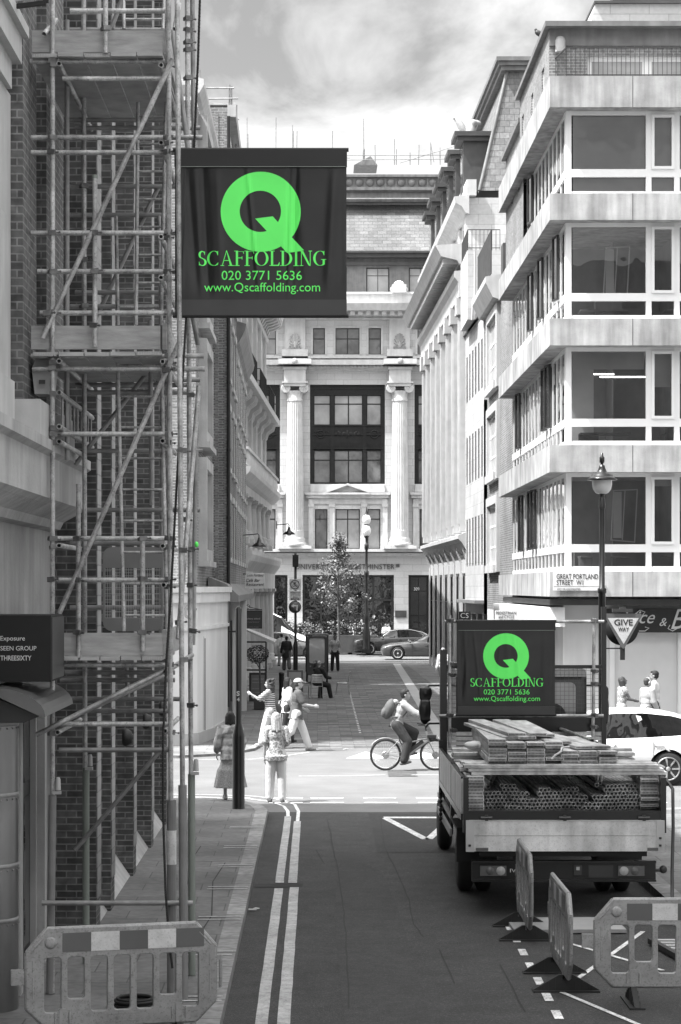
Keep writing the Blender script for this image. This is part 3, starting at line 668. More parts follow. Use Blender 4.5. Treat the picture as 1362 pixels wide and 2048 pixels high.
# sleeves and clips on the feet of the standards
def sleeve(x0, y0, Y, x1, name='sleeve', mat=None, r=.040):
    a = P(x0, y0, Y); s_ = F/Y; b = Vector((PX(x1, Y), Y, .125)); m = MB(); m.pipe(a, b, r, r-.012, 16); return m.build(name, mat or greycap, sc)
sl_m = M_('grey_foam', .19, .6, var=.12, scale=6)
for a, b in (((388, 300, 22.3), (384, -60, 22.3)), ((392, 900, 22.2), (386, 1290, 22.2)), ((300, 640, 22.6), (304, 1010, 22.6)), ((252, 1330, 22.9), (256, 1395, 22.9))): tubep('standard', P(*a), P(*b), mat=galv_d)
for y, a, b in ((1345, 130, 350), (1500, 118, 340), (585, 150, 345), (1020, 165, 400), (1215, 140, 345), (430, 140, 340)): led(y, a, b, YM+.05 if y != 1500 else YF+.05, mat=galv_d)
for a, b in (((330, 1490, 22.6), (150, 1700, 22.6)), ((150, 930, 22.9), (330, 700, 22.9))): tubep('brace', P(*a), P(*b), mat=galv_d)
sleeve(343, 1600, YF-.02, 343.5, mat=sl_m, r=.045); sleeve(365, 1570, 20.7, 368, mat=sl_m, r=.04); sleeve(383, 1548, 22.0, 384, r=.036); sleeve(172, 1535, YM, 172, r=.036); sleeve(105, 1590, YF, 100, mat=sl_m, r=.038)
m = MB(); m.lathe([(.047, PZ(1728, 21)), (.048, PZ(1660, 21))], (PX(343, 20.98), 20.98, 0), 20); m.build('safety_tag', refl_w, sc)
for x, y, Y in ((180, 1520, YM-.05), (392, 1530, 21.95), (116, 1568, YF-.03)):
    m = MB(); m.lathe([(.028, 0), (.024, .1), (.016, .12)], P(x, y+12, Y), 12); m.box(*[q for q in (P(x, y+14, Y).x-.05, P(x, y+14, Y).x+.03, Y-.02, Y+.02, P(x, y+14, Y).z-.03, P(x, y+14, Y).z)]); m.build('padlock', lgrey, sc)
tubep('tube_cap', P(190, 350, YF-.055), P(190, 357, YF-.055), r=.028, mat=greycap)
m = MB(); m.ell(P(393, 1089, 21.9), (.02, .03, .03)); m.build('green_cap', green, sc)
# board lifts and toe boards
for (zy, xa, xb, ya, yb) in ((112, 64, 327, YF-.05, YB+.3), (709, 66, 325, YF-.05, YB), (1316, 118, 325, YF-.05, YM+.2)):
    z = PZ(zy, YF); x0 = PX(xa, YF); x1 = PX(xb, YF); n = 5; wd = (x1-x0)/n
    for i in range(n):
        m = MB(); dz = random.uniform(-.004, .004); dy = random.uniform(-.02, .05)
        m.box(x0+i*wd+.006, x0+(i+1)*wd-.006, ya-dy, yb, z-.019+dz, z+.019+dz); bb = m.build('scaffold_board', wood, sc)
        m = MB()
        if i % 2 == 0:
            for q in range(9): m.box(x0+i*wd+.02+q*(wd-.04)/9, x0+i*wd+.02+(q+.55)*(wd-.04)/9, ya-dy-.003, ya-dy, z-.012+dz, z+.012+dz)
            m.build('end_band', lgrey, bb)
for (ya, yb, xa, xb) in ((60, 104, 64, 326), (651, 698, 62, 320), (1266, 1311, 120, 325)):
    m = MB(); m.box(PX(xa, YF), PX(xb, YF), YF-.045+.06, YF+.04+.013, PZ(yb, YF), PZ(ya, YF)); m.build('toe_board', wood, sc)
    m = MB(); m.box(PX(324, YF)+.0, PX(324, YF)+.04, YF+.06, YB, PZ(yb, YF), PZ(ya, YF)+.03); m.build('toe_board', wood, sc)
# beam with vertical lacing running back from the tower
m = MB()
for y in (788, 855):
    m.pipe(P(120, y, 20.9), P(120, y, 20.9)+Vector((0, 3, 0)), R_T, .018)
for i in range(9):
    Yq = 21.1+i*.33; m.tube(Vector((PX(120, 20.9), Yq, PZ(788, 20.9))), Vector((PX(120, 20.9), Yq, PZ(855, 20.9))), .012, n=8)
m.build('ladder_beam', galv_d, sc)
# ladders leaning inside the tower
def ladder(name, label, xl0, xr0, y0, xl1, xr1, y1, Y0, Y1, n):
    t = thing(name, label, 'ladder', P((xl1+xr1)/2, y1, Y1)); m = MB()
    a0, a1 = P(xl0, y0, Y0), P(xl1, y1, Y1); b0, b1 = P(xr0, y0, Y0), P(xr1, y1, Y1)
    for p, q in ((a0, a1), (b0, b1)): mm = MB(); mm.tube(p, q, .019, n=10); mm.build('rail', galv, t)
    for i in range(n):
        k = (i+.5)/n; mm = MB(); mm.tube(a0.lerp(a1, k), b0.lerp(b1, k), .012, n=8); mm.build('rung', galv, t)
ladder('ladder', 'steel ladder between the lowest and middle lifts of the scaffold tower', 235, 322, 700, 248, 334, 1262, 21.6, 21.3, 9)
ladder('ladder', 'steel ladder between the middle and upper lifts, its head beside the long front brace', 276, 332, 205, 272, 322, 650, 22.2, 21.9, 8)
ladder('ladder', 'short top ladder showing above the highest toe board', 246, 330, -60, 248, 326, 58, 22.4, 22.2, 3)
ladder('ladder', 'narrow light ladder standing on the middle lift with pale end caps', 232, 318, 432, 236, 322, 650, 22.5, 22.5, 3)
# hinged mesh gate on the lowest lift
gt = thing('safety_gate', 'rounded grey wire mesh gate standing on the lowest scaffold lift', 'gate', P(265, 1262, 22.3))
def rr(x0, y0, x1, y1, r, n=5):
    pts = []
    for cx, cy, a in ((x1-r, y1-r, 0), (x0+r, y1-r, pi/2), (x0+r, y0+r, pi), (x1-r, y0+r, 1.5*pi)):
        for i in range(n+1): pts.append((cx+r*cos(a+i*pi/2/n), cy+r*sin(a+i*pi/2/n)))
    return pts
k = 22.3/F
me = curve_mesh([rr(0, 0, 120*k, 168*k, 18*k), rr(4*k, 26*k, 116*k, 126*k, 2*k)], .02); place_mesh(me, FR(PX(206, 22.3), 22.3, PZ(1262, 22.3)), 'gate_frame', grey, gt)
m = MB()
for i in range(24): x = PX(210+i*4.7, 22.3); m.box(x, x+.003, 22.298, 22.301, PZ(1236, 22.3), PZ(1136, 22.3))
for i in range(9): z = PZ(1236-i*12, 22.3); m.box(PX(210, 22.3), PX(322, 22.3), 22.302, 22.305, z, z+.004)
m.build('wire_mesh', lgrey, gt)
# rope
rp = MB(); pts = [P(401, -40, 20.8), P(396, 120, 20.8), P(388, 300, 20.85), P(372, 640, 20.8), P(360, 850, 20.75), P(349, 1050, 20.7), P(341, 1200, 20.65), P(333, 1320, 20.6), P(326, 1480, 20.5), P(326, 1620, 20.45), P(331, 1780, 20.4), P(338, 1880, 20.35), P(346, 1945, 20.3)]
fine = []
for i in range(len(pts)-1):
    for t in range(8): fine.append(pts[i].lerp(pts[i+1], t/8))
rp.path(fine, .011, 8)
for i in range(0, 260):  # lay of the strands
    t = i/260*(len(fine)-2); a = fine[int(t)].lerp(fine[int(t)+1], t % 1); rp.torus(a, .0115, .004, Matrix.Rotation(.5, 3, 'Y'), 8, 4)
obj_build(rp, 'rope', M_('rope_fibre', .02, .8, var=.3), 'dark twisted rope hanging down the front right side of the scaffold tower', 'rope')
rc = MB()
for i in range(5): rc.torus((PX(330, 20.6)-.25, 20.2, .15+i*.02), .16+.02*(i % 2), .014, n=20)
for i in range(0): rc.torus((PX(395, 20.6), 19.6, .14+i*.02), .13+.02*(i % 2), .014, n=20)
obj_build(rc, 'rope_coil', MATS['rope_fibre'], 'loose coil of dark rope on the pavement behind the front barrier', 'rope coil')
# ------------------------------------------------------------------ printed banners
def arcband(cx, cy, rx, ry, a0, a1, wf, n=22):
    """closed outline of an arc whose pen width varies with the angle"""
    o, i_ = [], []
    for k in range(n+1):
        a = a0+(a1-a0)*k/n; w_ = wf(a)/2; o.append((cx+(rx+w_)*cos(a), cy+(ry+w_*.6)*sin(a))); i_.append((cx+(rx-w_)*cos(a), cy+(ry-w_*.6)*sin(a)))
    return o+i_[::-1]
def serif_glyph(ch):
    T, t, s = .15, .045, .045
    def stem(x, w_=T, y0=0, y1=1): return [[(x, y0), (x+w_, y0), (x+w_, y1), (x, y1)]]
    def ser(x0, x1, y): return [[(x0, y), (x1, y), (x1, y+s), (x0, y+s)]]
    vw = lambda a: .035+.13*abs(cos(a))
    if ch == 'I': return stem(.1)+ser(0, .35, 0)+ser(0, .35, 1-s), .35
    if ch == 'F': return stem(.1)+ser(0, .35, 0)+ser(0, .1, 1-s)+[[(.25, 1-s), (.62, 1-s), (.64, .80), (.60, .80), (.56, .93), (.25, .93)], [(.25, .50), (.48, .50), (.5, .42), (.53, .42), (.53, .63), (.5, .63), (.48, .555), (.25, .555)]], .62
    if ch == 'L': return stem(.1)+ser(0, .1, 0)+ser(0, .35, 1-s)+[[(.25, 0), (.64, 0), (.68, .24), (.64, .24), (.56, .07), (.25, .07)]], .66
    if ch == 'D': return stem(.1)+ser(0, .1, 0)+ser(0, .1, 1-s)+[arcband(.25, .5, .46, .475, -pi/2, pi/2, vw)], .82
    if ch == 'O': return [arcband(.45, .5, .38, .475, 0, 2*pi, vw, 40)], .92
    if ch in 'CG':
        g = [arcband(.46, .5, .38, .475, pi*.27, 2*pi-pi*.27, vw, 30), [(.70, .98), (.735, .98), (.735, .70), (.70, .70), (.66, .80), (.64, .86)]]
        if ch == 'C': g += [[(.66, .10), (.72, .22), (.75, .22), (.735, .10), (.70, .04)]]
        else: g += [[(.62, .02), (.77, .10), (.77, .42), (.62, .42)], [(.52, .40), (.86, .40), (.86, .44), (.52, .44)]]
        return g, .84
    if ch == 'S': return [arcband(.27, .74, .18, .225, pi*.2, pi*1.5, lambda a: .05+.07*max(0, cos(a-pi*.9))+.03, 20), arcband(.27, .26, .21, .225, -pi*.8, pi*.5, lambda a: .05+.07*max(0, cos(a+.1))+.03, 20),
                          [(.24, .56), (.30, .53), (.31, .455), (.25, .47)], [(.40, .97), (.435, .97), (.435, .74), (.41, .74), (.39, .84)], [(.05, .03), (.085, .03), (.115, .15), (.085, .28), (.05, .28)]], .53
    if ch == 'N': return stem(.1, .05)+stem(.68, .05)+ser(0, .25, 0)+ser(0, .14, 1-s)+ser(.60, .83, 1-s)+[[(.08, 1), (.24, 1), (.73, 0), (.66, 0), (.58, .05)]], .85
    if ch == 'A': return [[(.10, .04), (.15, .04), (.42, 1.0), (.38, 1.0)], [(.38, 1.03), (.42, 1.03), (.78, .03), (.62, .03)], [(.2, .33), (.6, .33), (.6, .375), (.2, .375)]]+ser(0, .24, 0)+ser(.52, .88, 0), .86
def serif(parent, word, M, width, height, mat, name='lettering', off=None):
    mb = MB(); x = 0; k = 0
    for ch in word:
        g, adv = serif_glyph(ch)
        for pl in g:
            n = len(pl); z = .003+.00012*(k % 9); k += 1
            # fan-safe: outline drawn as quads for bands, as one face otherwise
            if n > 24:
                h = n//2
                vs = [(x+p[0], p[1], z) for p in pl]; fs = [(i, i+1, n-2-i, n-1-i) for i in range(h-1)]
            else: vs = [(x+p[0], p[1], z) for p in pl]; fs = [tuple(range(n))]
            mb.add(vs, fs)
        x += adv+.05
    x -= .05
    mb.v = [(p[0]/x*width, p[1]*height, p[2]) for p in mb.v]
    return place_mesh(mb.mesh('l'), M, name, mat, parent)
def q_logo(parent, M, cx, cy, R, mat):
    ri = R*.515; ring = [(cx+R*cos(2*pi*i/64), cy+R*sin(2*pi*i/64)) for i in range(64)]
    hole = [(cx+ri*cos(2*pi*i/64)-R*.01, cy+ri*sin(2*pi*i/64)+R*.01) for i in range(64)]
    me = curve_mesh([ring, hole], .002); place_mesh(me, M @ Matrix.Translation((0, 0, .003)), 'letter_q', mat, parent)
    tail = [(cx-R*.14, cy-R*.17), (cx+R*.30, cy-R*.115), (cx+R*.42, cy-R*.24), (cx+R*.28, cy-R*.52), (cx+R*.74, cy-R*.55), (cx+R*1.08, cy-R*.98), (cx+R*.66, cy-R*1.03), (cx+R*.12, cy-R*.44)]
    tail = [(cx-R*.14, cy-R*.17), (cx+R*.30, cy-R*.115), (cx+R*1.08, cy-R*.96), (cx+R*.66, cy-R*1.03)]
    me = curve_mesh([tail], .002); place_mesh(me, M @ Matrix.Translation((0, 0, .0045)), 'letter_q_tail', mat, parent)
def banner(name, label, x0, x1, y0, y1, Y, hem, amp, seed):
    """hanging printed sheet with vertical folds: x0..x1, y0..y1 in metres (y1 top)"""
    t = thing(name, label, 'banner', ((x0+x1)/2, Y, y0))
    rnd = random.Random(seed); W_ = x1-x0; H_ = y1-y0; fl = [(rnd.uniform(0, 1), rnd.uniform(.008, .03), rnd.uniform(-1, 1), rnd.uniform(0, .35), rnd.uniform(-.1, .12)) for _ in range(16)]
    def disp(u, v):
        d = 0
        for (c, w_, a, v0, sl_) in fl:
            cc = c+sl_*(1-v); d += a*math.exp(-((u-cc)/w_)**2)*min(1, max(0, (1-v)-.02)*5)*min(1, max(0, v-.10)*6)
        return amp*d
    nx_, ny_ = 150, 44; vs = []
    for j in range(ny_+1):
        for i in range(nx_+1):
            u = i/nx_; v = j/ny_; vs.append((x0+W_*u, Y+disp(u, v), y0+H_*v))
    m = MB(); m.add(vs, [(j*(nx_+1)+i, j*(nx_+1)+i+1, (j+1)*(nx_+1)+i+1, (j+1)*(nx_+1)+i) for j in range(ny_) for i in range(nx_)], True)
    sh = m.build('sheet', vinyl, t)
    m = MB(); m.box(x0-.005, x1+.005, Y-.022, Y+.02, y1-hem, y1+.005); m.build('top_hem', M_('hem_vinyl', .007, .5, var=.3) if 'hem_vinyl' not in MATS else MATS['hem_vinyl'], t)
    m = MB(); m.box(x0+.01, x1+.002, Y-.024, Y+.022, y0, y0+hem*.95); m.build('bottom_hem', vinyl_g, t)
    m = MB(); m.tube((x0-.02, Y, y0-.004), (x1+.02, Y, y0-.004), .02, n=10); m.tube((x0-.02, Y, y1+.006), (x1+.02, Y, y1+.006), .02, n=10); m.build('batten', blackm, t)
    m = MB(); m.box(x0+.02, x1-.01, Y-.0245, Y-.022, y1-hem-.004, y1-hem+.002); m.build('stitching', greycap, t)
    return t, disp
def banner_print(t, disp, x0, x1, y0, y1, Y, fx, amp):
    W_ = x1-x0; H_ = y1-y0; before = set(t.children); off = WORLDROOT[t]
    M = FR(x0, Y-.004, y0)
    q_logo(t, M, W_*.500, H_*.628, W_*.2335, green)
    serif(t, 'SCAFFOLDING', FR(x0+W_*.135, Y-.004, y0+H_*.300), W_*.745, H_*.092, green)
    text(t, '020 3771 5636', FR(x0+W_*.272, Y-.006, y0+H_*.215), W_*.468, H_*.056, green, thick=.002)
    text(t, 'www.Qscaffolding.com', FR(x0+W_*.170, Y-.006, y0+H_*.128), W_*.676, H_*.071, green, thick=.002)
    for o in set(t.children)-before:  # the print follows the folds
        me = o.data
        import bmesh
        b = bmesh.new(); b.from_mesh(me)
        for i in range(1, 90):
            x = x0+W_*i/90-off.x
            if min(v.co.x for v in b.verts) < x < max(v.co.x for v in b.verts): bmesh.ops.bisect_plane(b, geom=b.verts[:]+b.edges[:]+b.faces[:], plane_co=(x, 0, 0), plane_no=(1, 0, 0))
        for i in range(1, 14):
            z = y0+H_*i/14-off.z
            if min(v.co.z for v in b.verts) < z < max(v.co.z for v in b.verts): bmesh.ops.bisect_plane(b, geom=b.verts[:]+b.edges[:]+b.faces[:], plane_co=(0, 0, z), plane_no=(0, 0, 1))
        b.to_mesh(me); b.free()
        for v in me.vertices:
            u = (v.co.x+off.x-x0)/W_; vv = (v.co.z+off.z-y0)/H_; v.co.y += disp(u, vv)
kx = 20.75
bx0, bx1, by0, by1 = PX(350, kx), PX(693, kx), PZ(631, kx), PZ(301, kx)
t, dp = banner('scaffold_banner', 'larger black banner with green Q, SCAFFOLDING and phone number on the scaffold tower', bx0, bx1, by0, by1, kx, .155, .016, 3)
banner_print(t, dp, bx0, bx1, by0, by1, kx, 1, 0)

# ------------------------------------------------------------------ street furniture near the junction
def tapered_lamp_head(root, x, y, z):
    m = MB(); m.lathe([(.055, z-.60), (.05, z-.45), (.035, z-.43), (.035, z-.39), (.055, z-.37)], (x, y, 0), 16)
    m.build('neck', blackp, root)
    m = MB(); m.lathe([(.05, z-.37), (.10, z-.36), (.145, z-.30), (.16, z-.22), (.16, z-.15)], (x, y, 0), 24); m.build('globe', M_('lantern_glass', .6, .15, var=.05) if 'lantern_glass' not in MATS else MATS['lantern_glass'], root)
    m = MB(); m.lathe([(.235, z-.155), (.245, z-.14), (.19, z-.10), (.175, z-.095), (.17, z-.07), (.09, z-.04), (.065, z+.01), (.05, z+.05), (.045, z+.08), (.022, z+.09), (.022, z+.12), (.04, z+.13), (.04, z+.21), (.022, z+.23), (.018, z+.28), (.001, z+.29)], (x, y, 0), 24)
    m.build('hood', blackp, root)
lp = thing('street_lamp', 'tall black street lamp with bell-shaped lantern rising beside the truck at the right kerb', 'street lamp', (PX(1204, 35), 35, .12))
xl = PX(1204, 35)
m = MB(); m.lathe([(.085, .12), (.085, 1.4), (.075, 1.5), (.057, 1.6), (.057, 3.9), (.072, 3.92), (.072, 3.98), (.045, 4.0), (.045, 5.35), (.05, 5.4)], (xl, 35, 0), 20); m.build('post', blackp, lp)
tapered_lamp_head(lp, xl, 35, 5.86)
gw = thing('give_way_sign', 'triangular GIVE WAY sign on a short bracket backed by a round black plate', 'road sign', (PX(1246, 34.9), 34.9, 2.8))
s = 34.9/F; X = lambda px: PX(px, 34.9); Z = lambda py: PZ(py, 34.9)
m = MB(); m.lathe([(.001, -.03), (33*s, -.03), (33*s, .0), (.001, .0)], (X(1245), 34.95, Z(1258)), 36, R=Matrix.Rotation(pi/2, 3, 'X')); m.build('backing_disc', blackm, gw)
me = curve_mesh([[(X(1208), Z(1231)), (X(1211), Z(1227)), (X(1281), Z(1227)), (X(1284), Z(1231)), (X(1250), Z(1294)), (X(1246), Z(1298)), (X(1242), Z(1294))]], .006); place_mesh(me, FR(0, 34.88, 0), 'border', refl_d, gw)
me = curve_mesh([[(X(1215), Z(1236)), (X(1277), Z(1236)), (X(1247), Z(1288))]], .002); place_mesh(me, FR(0, 34.874, 0), 'face', refl_w, gw)
text(gw, 'GIVE', FR(X(1228), 34.87, Z(1251)), 37*s, 12.5*s, blackm, bold=.015, thick=.002); text(gw, 'WAY', FR(X(1236), 34.87, Z(1263)), 21*s, 8.5*s, blackm, bold=.01, thick=.002)
m = MB(); m.box(X(1241), X(1250), 34.9, 34.96, Z(1320), Z(1290)); m.beam((X(1209), 34.96, Z(1297)), (X(1245), 34.96, Z(1297)), .03, .02); m.beam((X(1209), 34.96, Z(1236)), (X(1245), 34.96, Z(1236)), .03, .02); m.build('bracket', blackm, gw)
m = MB(); m.cbox((X(1245), 34.92, Z(1221)), (40*s, .12, 7*s)); m.cbox((X(1245), 34.92, Z(1216)), (12*s, .1, 4*s)); m.build('sign_light', dkgrey, gw)
sp4 = thing('black_post', 'slim black bollard-height post marked S 4 on the left corner pavement', 'post', (-1.4, 38.6, .12))
m = MB(); m.lathe([(.115, .12), (.11, .14), (.108, 1.38), (.105, 1.42), (.06, 1.60), (.055, 1.62), (.055, 3.62), (.04, 3.64), (.04, 3.66), (.001, 3.67)], (PX(477, 38.6), 38.6, 0), 20); m.build('shaft', blackp, sp4)
text(sp4, 'S', FR(PX(473, 38.5), 38.53, PZ(1392, 38.5)), .055, .085, sw, bold=.03); text(sp4, '4', FR(PX(473.5, 38.5), 38.53, PZ(1403, 38.5)), .05, .07, sw, bold=.03)
m = MB(); m.beam((PX(456, 38.6), 38.6, PZ(1263, 38.6)), (PX(476, 38.6), 38.6, PZ(1263, 38.6)), .03, .03); m.build('bracket', blackp, sp4)

# barriers
def barrier(label, loc, rz, feet=(.38, 1.42), grp='plastic pedestrian barriers', L_=1.82):
    t = thing('plastic_barrier', label, 'barrier', loc, rz, grp, world=False)
    c = .17
    out = [(c, .17), (L_-c, .17), (L_, .17+c), (L_, 1.0-c*1.15), (L_-c, 1.0), (c, 1.0), (0, 1.0-c*1.15), (0, .17+c)]
    pol = [out]; n = 7; xs0 = .12; wd = (L_-.24)/n
    def slot(x0, x1, z0, z1, r=.035): return rr(x0, z0, x1, z1, r, 4)
    for i in range(n):
        a = xs0+i*wd+.020; b = xs0+(i+1)*wd-.020
        lo = .29 if i not in (1, 5) else .40
        pol.append(slot(a, b, lo, .765))
    me = curve_mesh(pol, .035, .007)
    R = Matrix(((1, 0, 0, 0), (0, 0, -1, 0), (0, 1, 0, 0), (0, 0, 0, 1)))
    me.transform(R); link('panel', me, plastic, t)
    m = MB()
    for (a, b) in zip(out, out[1:]+out[:1]): m.tube((a[0], 0, a[1]), (b[0], 0, b[1]), .021, n=8)
    for (x, z0, z1) in ((.05, .42, .60), (.05, .64, .74), (L_-.05, .42, .60), (L_-.05, .64, .74)): m.tube((x, -.02, z0), (x, -.02, z1), .010, n=6)
    m.tube((.04, -.02, .82), (.14, -.02, .93), .010, n=6); m.tube((L_-.04, -.02, .82), (L_-.14, -.02, .93), .010, n=6)
    m.lathe([(.052, 0), (.052, .012), (.03, .02), (.001, .02)], (.20, -.015, .885), 18, R=Matrix.Rotation(pi/2, 3, 'X'))
    m.build('rim', plastic, t)
    m = MB()
    for f_ in feet:
        for d in (-.06, .06): m.tube((f_+d, -.025, .20), (f_+d, -.025, .30), .009, n=6)
        m.box(f_-.028, f_+.028, -.034, -.015, .12, .33)
    m.build('foot_socket', plastic, t)
    w5 = 1.22/5
    for i in range(5):
        m = MB()
        for s_ in (-1, 1): m.box(.30+i*w5+.001, .30+(i+1)*w5-.001, min(s_*.026, s_*.0285), max(s_*.026, s_*.0285), .805, .965)
        m.build('reflective_panel', refl_d if i % 2 == 0 else refl_w, t)
    m = MB(); zz = .235
    for (a, b, c, d) in ((L_/2-.15, L_/2+.15, zz-.035, zz-.029), (L_/2-.15, L_/2+.15, zz+.029, zz+.035), (L_/2-.15, L_/2-.144, zz-.03, zz+.03), (L_/2+.144, L_/2+.15, zz-.03, zz+.03)): m.box(a, b, -.028, -.02, c, d)
    for i in range(9): m.box(L_/2-.12+i*.027, L_/2-.105+i*.027, -.027, -.02, zz-.012, zz+.012)
    m.build('moulded_badge', plastic, t)
    m = MB(); m.box(-.13, -.02, -.02, .02, .54, .67); m.tube((L_+.05, 0, .44), (L_+.05, 0, .72), .016, n=8); m.box(L_, L_+.05, -.012, .012, .68, .72); m.build('hook', plastic, t)
    for f_ in feet:
        m = MB(); pf_ = [(-.33, 0), (.33, 0), (.33, .02), (.07, .17), (-.07, .17), (-.33, .02)]
        m.prism(pf_, 'x', f_-.028, f_+.028); m.prism([(-.33, 0), (.33, 0), (.33, .018), (-.33, .018)], 'x', f_-.075, f_-.029); m.prism([(-.33, 0), (.33, 0), (.33, .018), (-.33, .018)], 'x', f_+.029, f_+.075)
        for y in (-.24, -.17, -.10, .10, .17, .24):
            h = .02+(.33-abs(y))*.52; m.box(f_-.036, f_+.036, y-.008, y+.008, .019, max(.03, h))
        m.build('foot', rubber, t)
    return t
barrier('grey barrier with striped top bar standing on the left pavement in front of the scaffold', (PX(56, 18.6), 18.5, .12), radians(15), feet=(.30, 1.30), L_=1.62)
barrier('barrier seen edge-on behind the truck, the farther of the two set along the bay', (2.40, 26.35, 0), radians(-90.5))
barrier('barrier seen edge-on nearer the camera, beside the bay line crossing', (2.46, 23.2, 0), radians(-90))
barrier('right-hand barrier facing the camera and running out of the right edge', (PX(1192, 21.1), 21.15, 0), radians(0), feet=(.36, 1.42))
# boards on the ground behind the truck
gb = MB(); gb.cbox((PX(1140, 25.5)-.02, 25.85, .035), (1.3, .95, .04), Matrix.Rotation(.02, 3, 'Z')); o = obj_build(gb, 'plywood_sheet', M_('plywood_pale', .30, .8, var=.15), 'pale flat sheet lying on the road behind the truck', 'board')
gl = thing('metal_grille', 'black framed grille with pale slats lying on the road behind the right barrier', 'grille', (4.1, 23.8, 0))
m = MB(); m.beam((3.72, 24.6, .05), (3.95, 22.9, .05), .06, .06); m.beam((4.95, 24.6, .05), (5.2, 22.9, .05), .06, .06); m.build('frame', blackm, gl)
m = MB()
for i in range(9): y = 22.98+i*.19; x = 3.97-(y-22.9)*.135; m.box(x+.02, x+1.2, y, y+.07, .05, .075)
m.build('slat', lgrey, gl)
kb = MB(); kb.prism([(3.95, 27.2), (4.25, 27.3), (4.9, 24.4), (4.6, 24.3)], 'z', .0, .14); o = obj_build(kb, 'kerb_stone', stone_d, 'loose pale kerb stone under the rear right corner of the truck', 'kerb stone')
tp = MB(); random.seed(5)
for i in range(7): tp.ell((4.62+random.uniform(-.2, .3), 26.0+random.uniform(-.3, .3), .16+random.uniform(0, .03)), (random.uniform(.1, .22), random.uniform(.08, .2), random.uniform(.03, .06)), Matrix.Rotation(random.uniform(0, 3), 3, 'Z'))
obj_build(tp, 'tarpaulin', blackm, 'crumpled dark tarpaulin on the kerb behind the truck', 'tarpaulin')

# ------------------------------------------------------------------ left far side of the junction
l1 = thing('brick_corner_building', 'brick building with stone window bay above the white shop, cornice running behind the banner', 'building', (-6, 60, 0))
MF = FRONT(0, 56.0)
w = MB(MF); ops = [(-6.3, -5.2, 5.2, 7.4), (-6.3, -5.2, 8.4, 10.6), (-6.3, -5.2, 11.6, 13.6)]; w.wall(-14, -3.1, 4.0, 16.4, ops, .2); w.build('front_wall', brick_m, l1)
for o_ in ops: window(l1, MF, *o_, depth=.15, nx=2, nz=(.5,), gm=g_mid)
MS = FACE((-3.1, 56, 0), (0, 1, 0), (1, 0, 0))
w = MB(MS); ops = [(1.6, 4.6, z, z+2.1) for z in (5.0, 8.1, 11.2, 13.9)]; w.wall(0, 10, 4, 16.4, ops, .25); w.box(.3, 10, -9, -.4, 4, 16.4); w.build('side_wall', brick_m, l1)
for o_ in ops:
    window(l1, MS, *o_, depth=.1, nx=3, nz=(.3,), gm=g_mid)
    m = MB(MS); a, b, c, d = o_; m.box(a-.3, a, 0, .22, c-.3, d+.3); m.box(b, b+.3, 0, .22, c-.3, d+.3); m.box(a, b, 0, .22, d, d+.3); m.box(a-.35, b+.35, 0, .3, c-.45, c-.301); m.box(a, b, 0, .22, c-.3, c); m.build('bay_surround', stone_d, l1)
m = MB(MF); m.box(-3.3, -3.1, 0, .02, 4, 16.4); m.build('pale_quoin', brick_l, l1)
m = MB(MS); m.prism([(0, 16.5), (.1, 16.55), (.22, 16.75), (.22, 16.9), (0, 16.95)], 'x', -.2, 9.2); m.build('cornice', stone, l1)
m = MB(MF); m.prism([(0, 16.5), (.1, 16.55), (.2, 16.75), (.2, 16.89), (0, 16.94)], 'x', -14, -3.1); m.build('cornice', stone, l1)
l2 = thing('brick_terrace', 'dark brick terrace with black downpipe between the white shop and the stone building', 'building', (-4, 68, 0))
MF = FRONT(0, 65.0)
w = MB(MF); w.wall(-5, -2.66, 4, 18.2, [], .2); w.box(-9, -2.68, -20, -.05, 4, 18.2) if False else None; w.build('front_wall', brick_m, l2)
m = MB(MF); m.box(-3.02, -2.93, 0, .02, 4, 18); m.box(-2.75, -2.66, 0, .022, 4, 18); m.build('pale_brick_strip', brick_l, l2)
m = MB(); m.tube((-2.62, 64.9, .1), (-2.62, 64.9, 17.9), .05, n=10)
for z in range(2, 18, 2): m.lathe([(.06, z), (.065, z+.02), (.065, z+.08), (.06, z+.1)], (-2.62, 64.9, 0), 10)
m.build('downpipe', blackp, l2)
U = Vector((-.20, 23, 0)).normalized(); Nn = Vector((U.y, -U.x, 0))
MS = FACE((-2.66, 65, 0), U, Nn)
w = MB(MS); ops = [(y, y+1.2, z, z+1.75) for y in (1.3, 4.4, 7.1) for z in (4.9, 7.6, 10.3, 13.0, 15.6)]; w.wall(0, 9.2, 4, 18.2, ops, .05); w.box(.02, 9.2, -8, -.3, 4, 18.2); w.build('side_wall', brick_r, l2)
ops2 = [(y, y+1.1, z, z+1.7) for y in (10.2, 13.0, 15.8, 18.6, 21.2) for z in (4.9, 7.4, 9.9)]
w = MB(MS); w.wall(9.2, 23, 4, 12.6, ops2, .05); w.box(9.2, 23, -8, -.3, 4, 12.6); w.build('low_side_wall', brick_m, l2)
for o_ in ops+ops2:
    f_ = window(l2, MS, *o_, depth=.02, nx=2, nz=(.5,), gm=g_mid, fw=.09)
    m = MB(MS); a, b, c, d = o_; m.box(a-.15, b+.15, 0, .07, c-.14, c); m.box(a-.12, b+.12, 0, .05, d, d+.2); m.build('sill', stone, f_)
m = MB(MS); m.prism([(0, 12.2), (.1, 12.3), (.3, 12.7), (.34, 12.9), (0, 13)], 'x', 9.25, 23.1); m.build('cornice', lead, l2)
m = MB(MS); m.box(-.05, 9.2, 0, .25, 17.9, 18.25); m.build('parapet', stone_d, l2)
ch = thing('brick_chimney', 'broad brick chimney stack above the roofs behind the scaffold banner', 'chimney', (-3.2, 70, 16))
m = MB(); m.box(PX(402, 70), PX(470, 70), 70, 71, 16, PZ(215, 70)); m.build('stack', brick_r, ch)
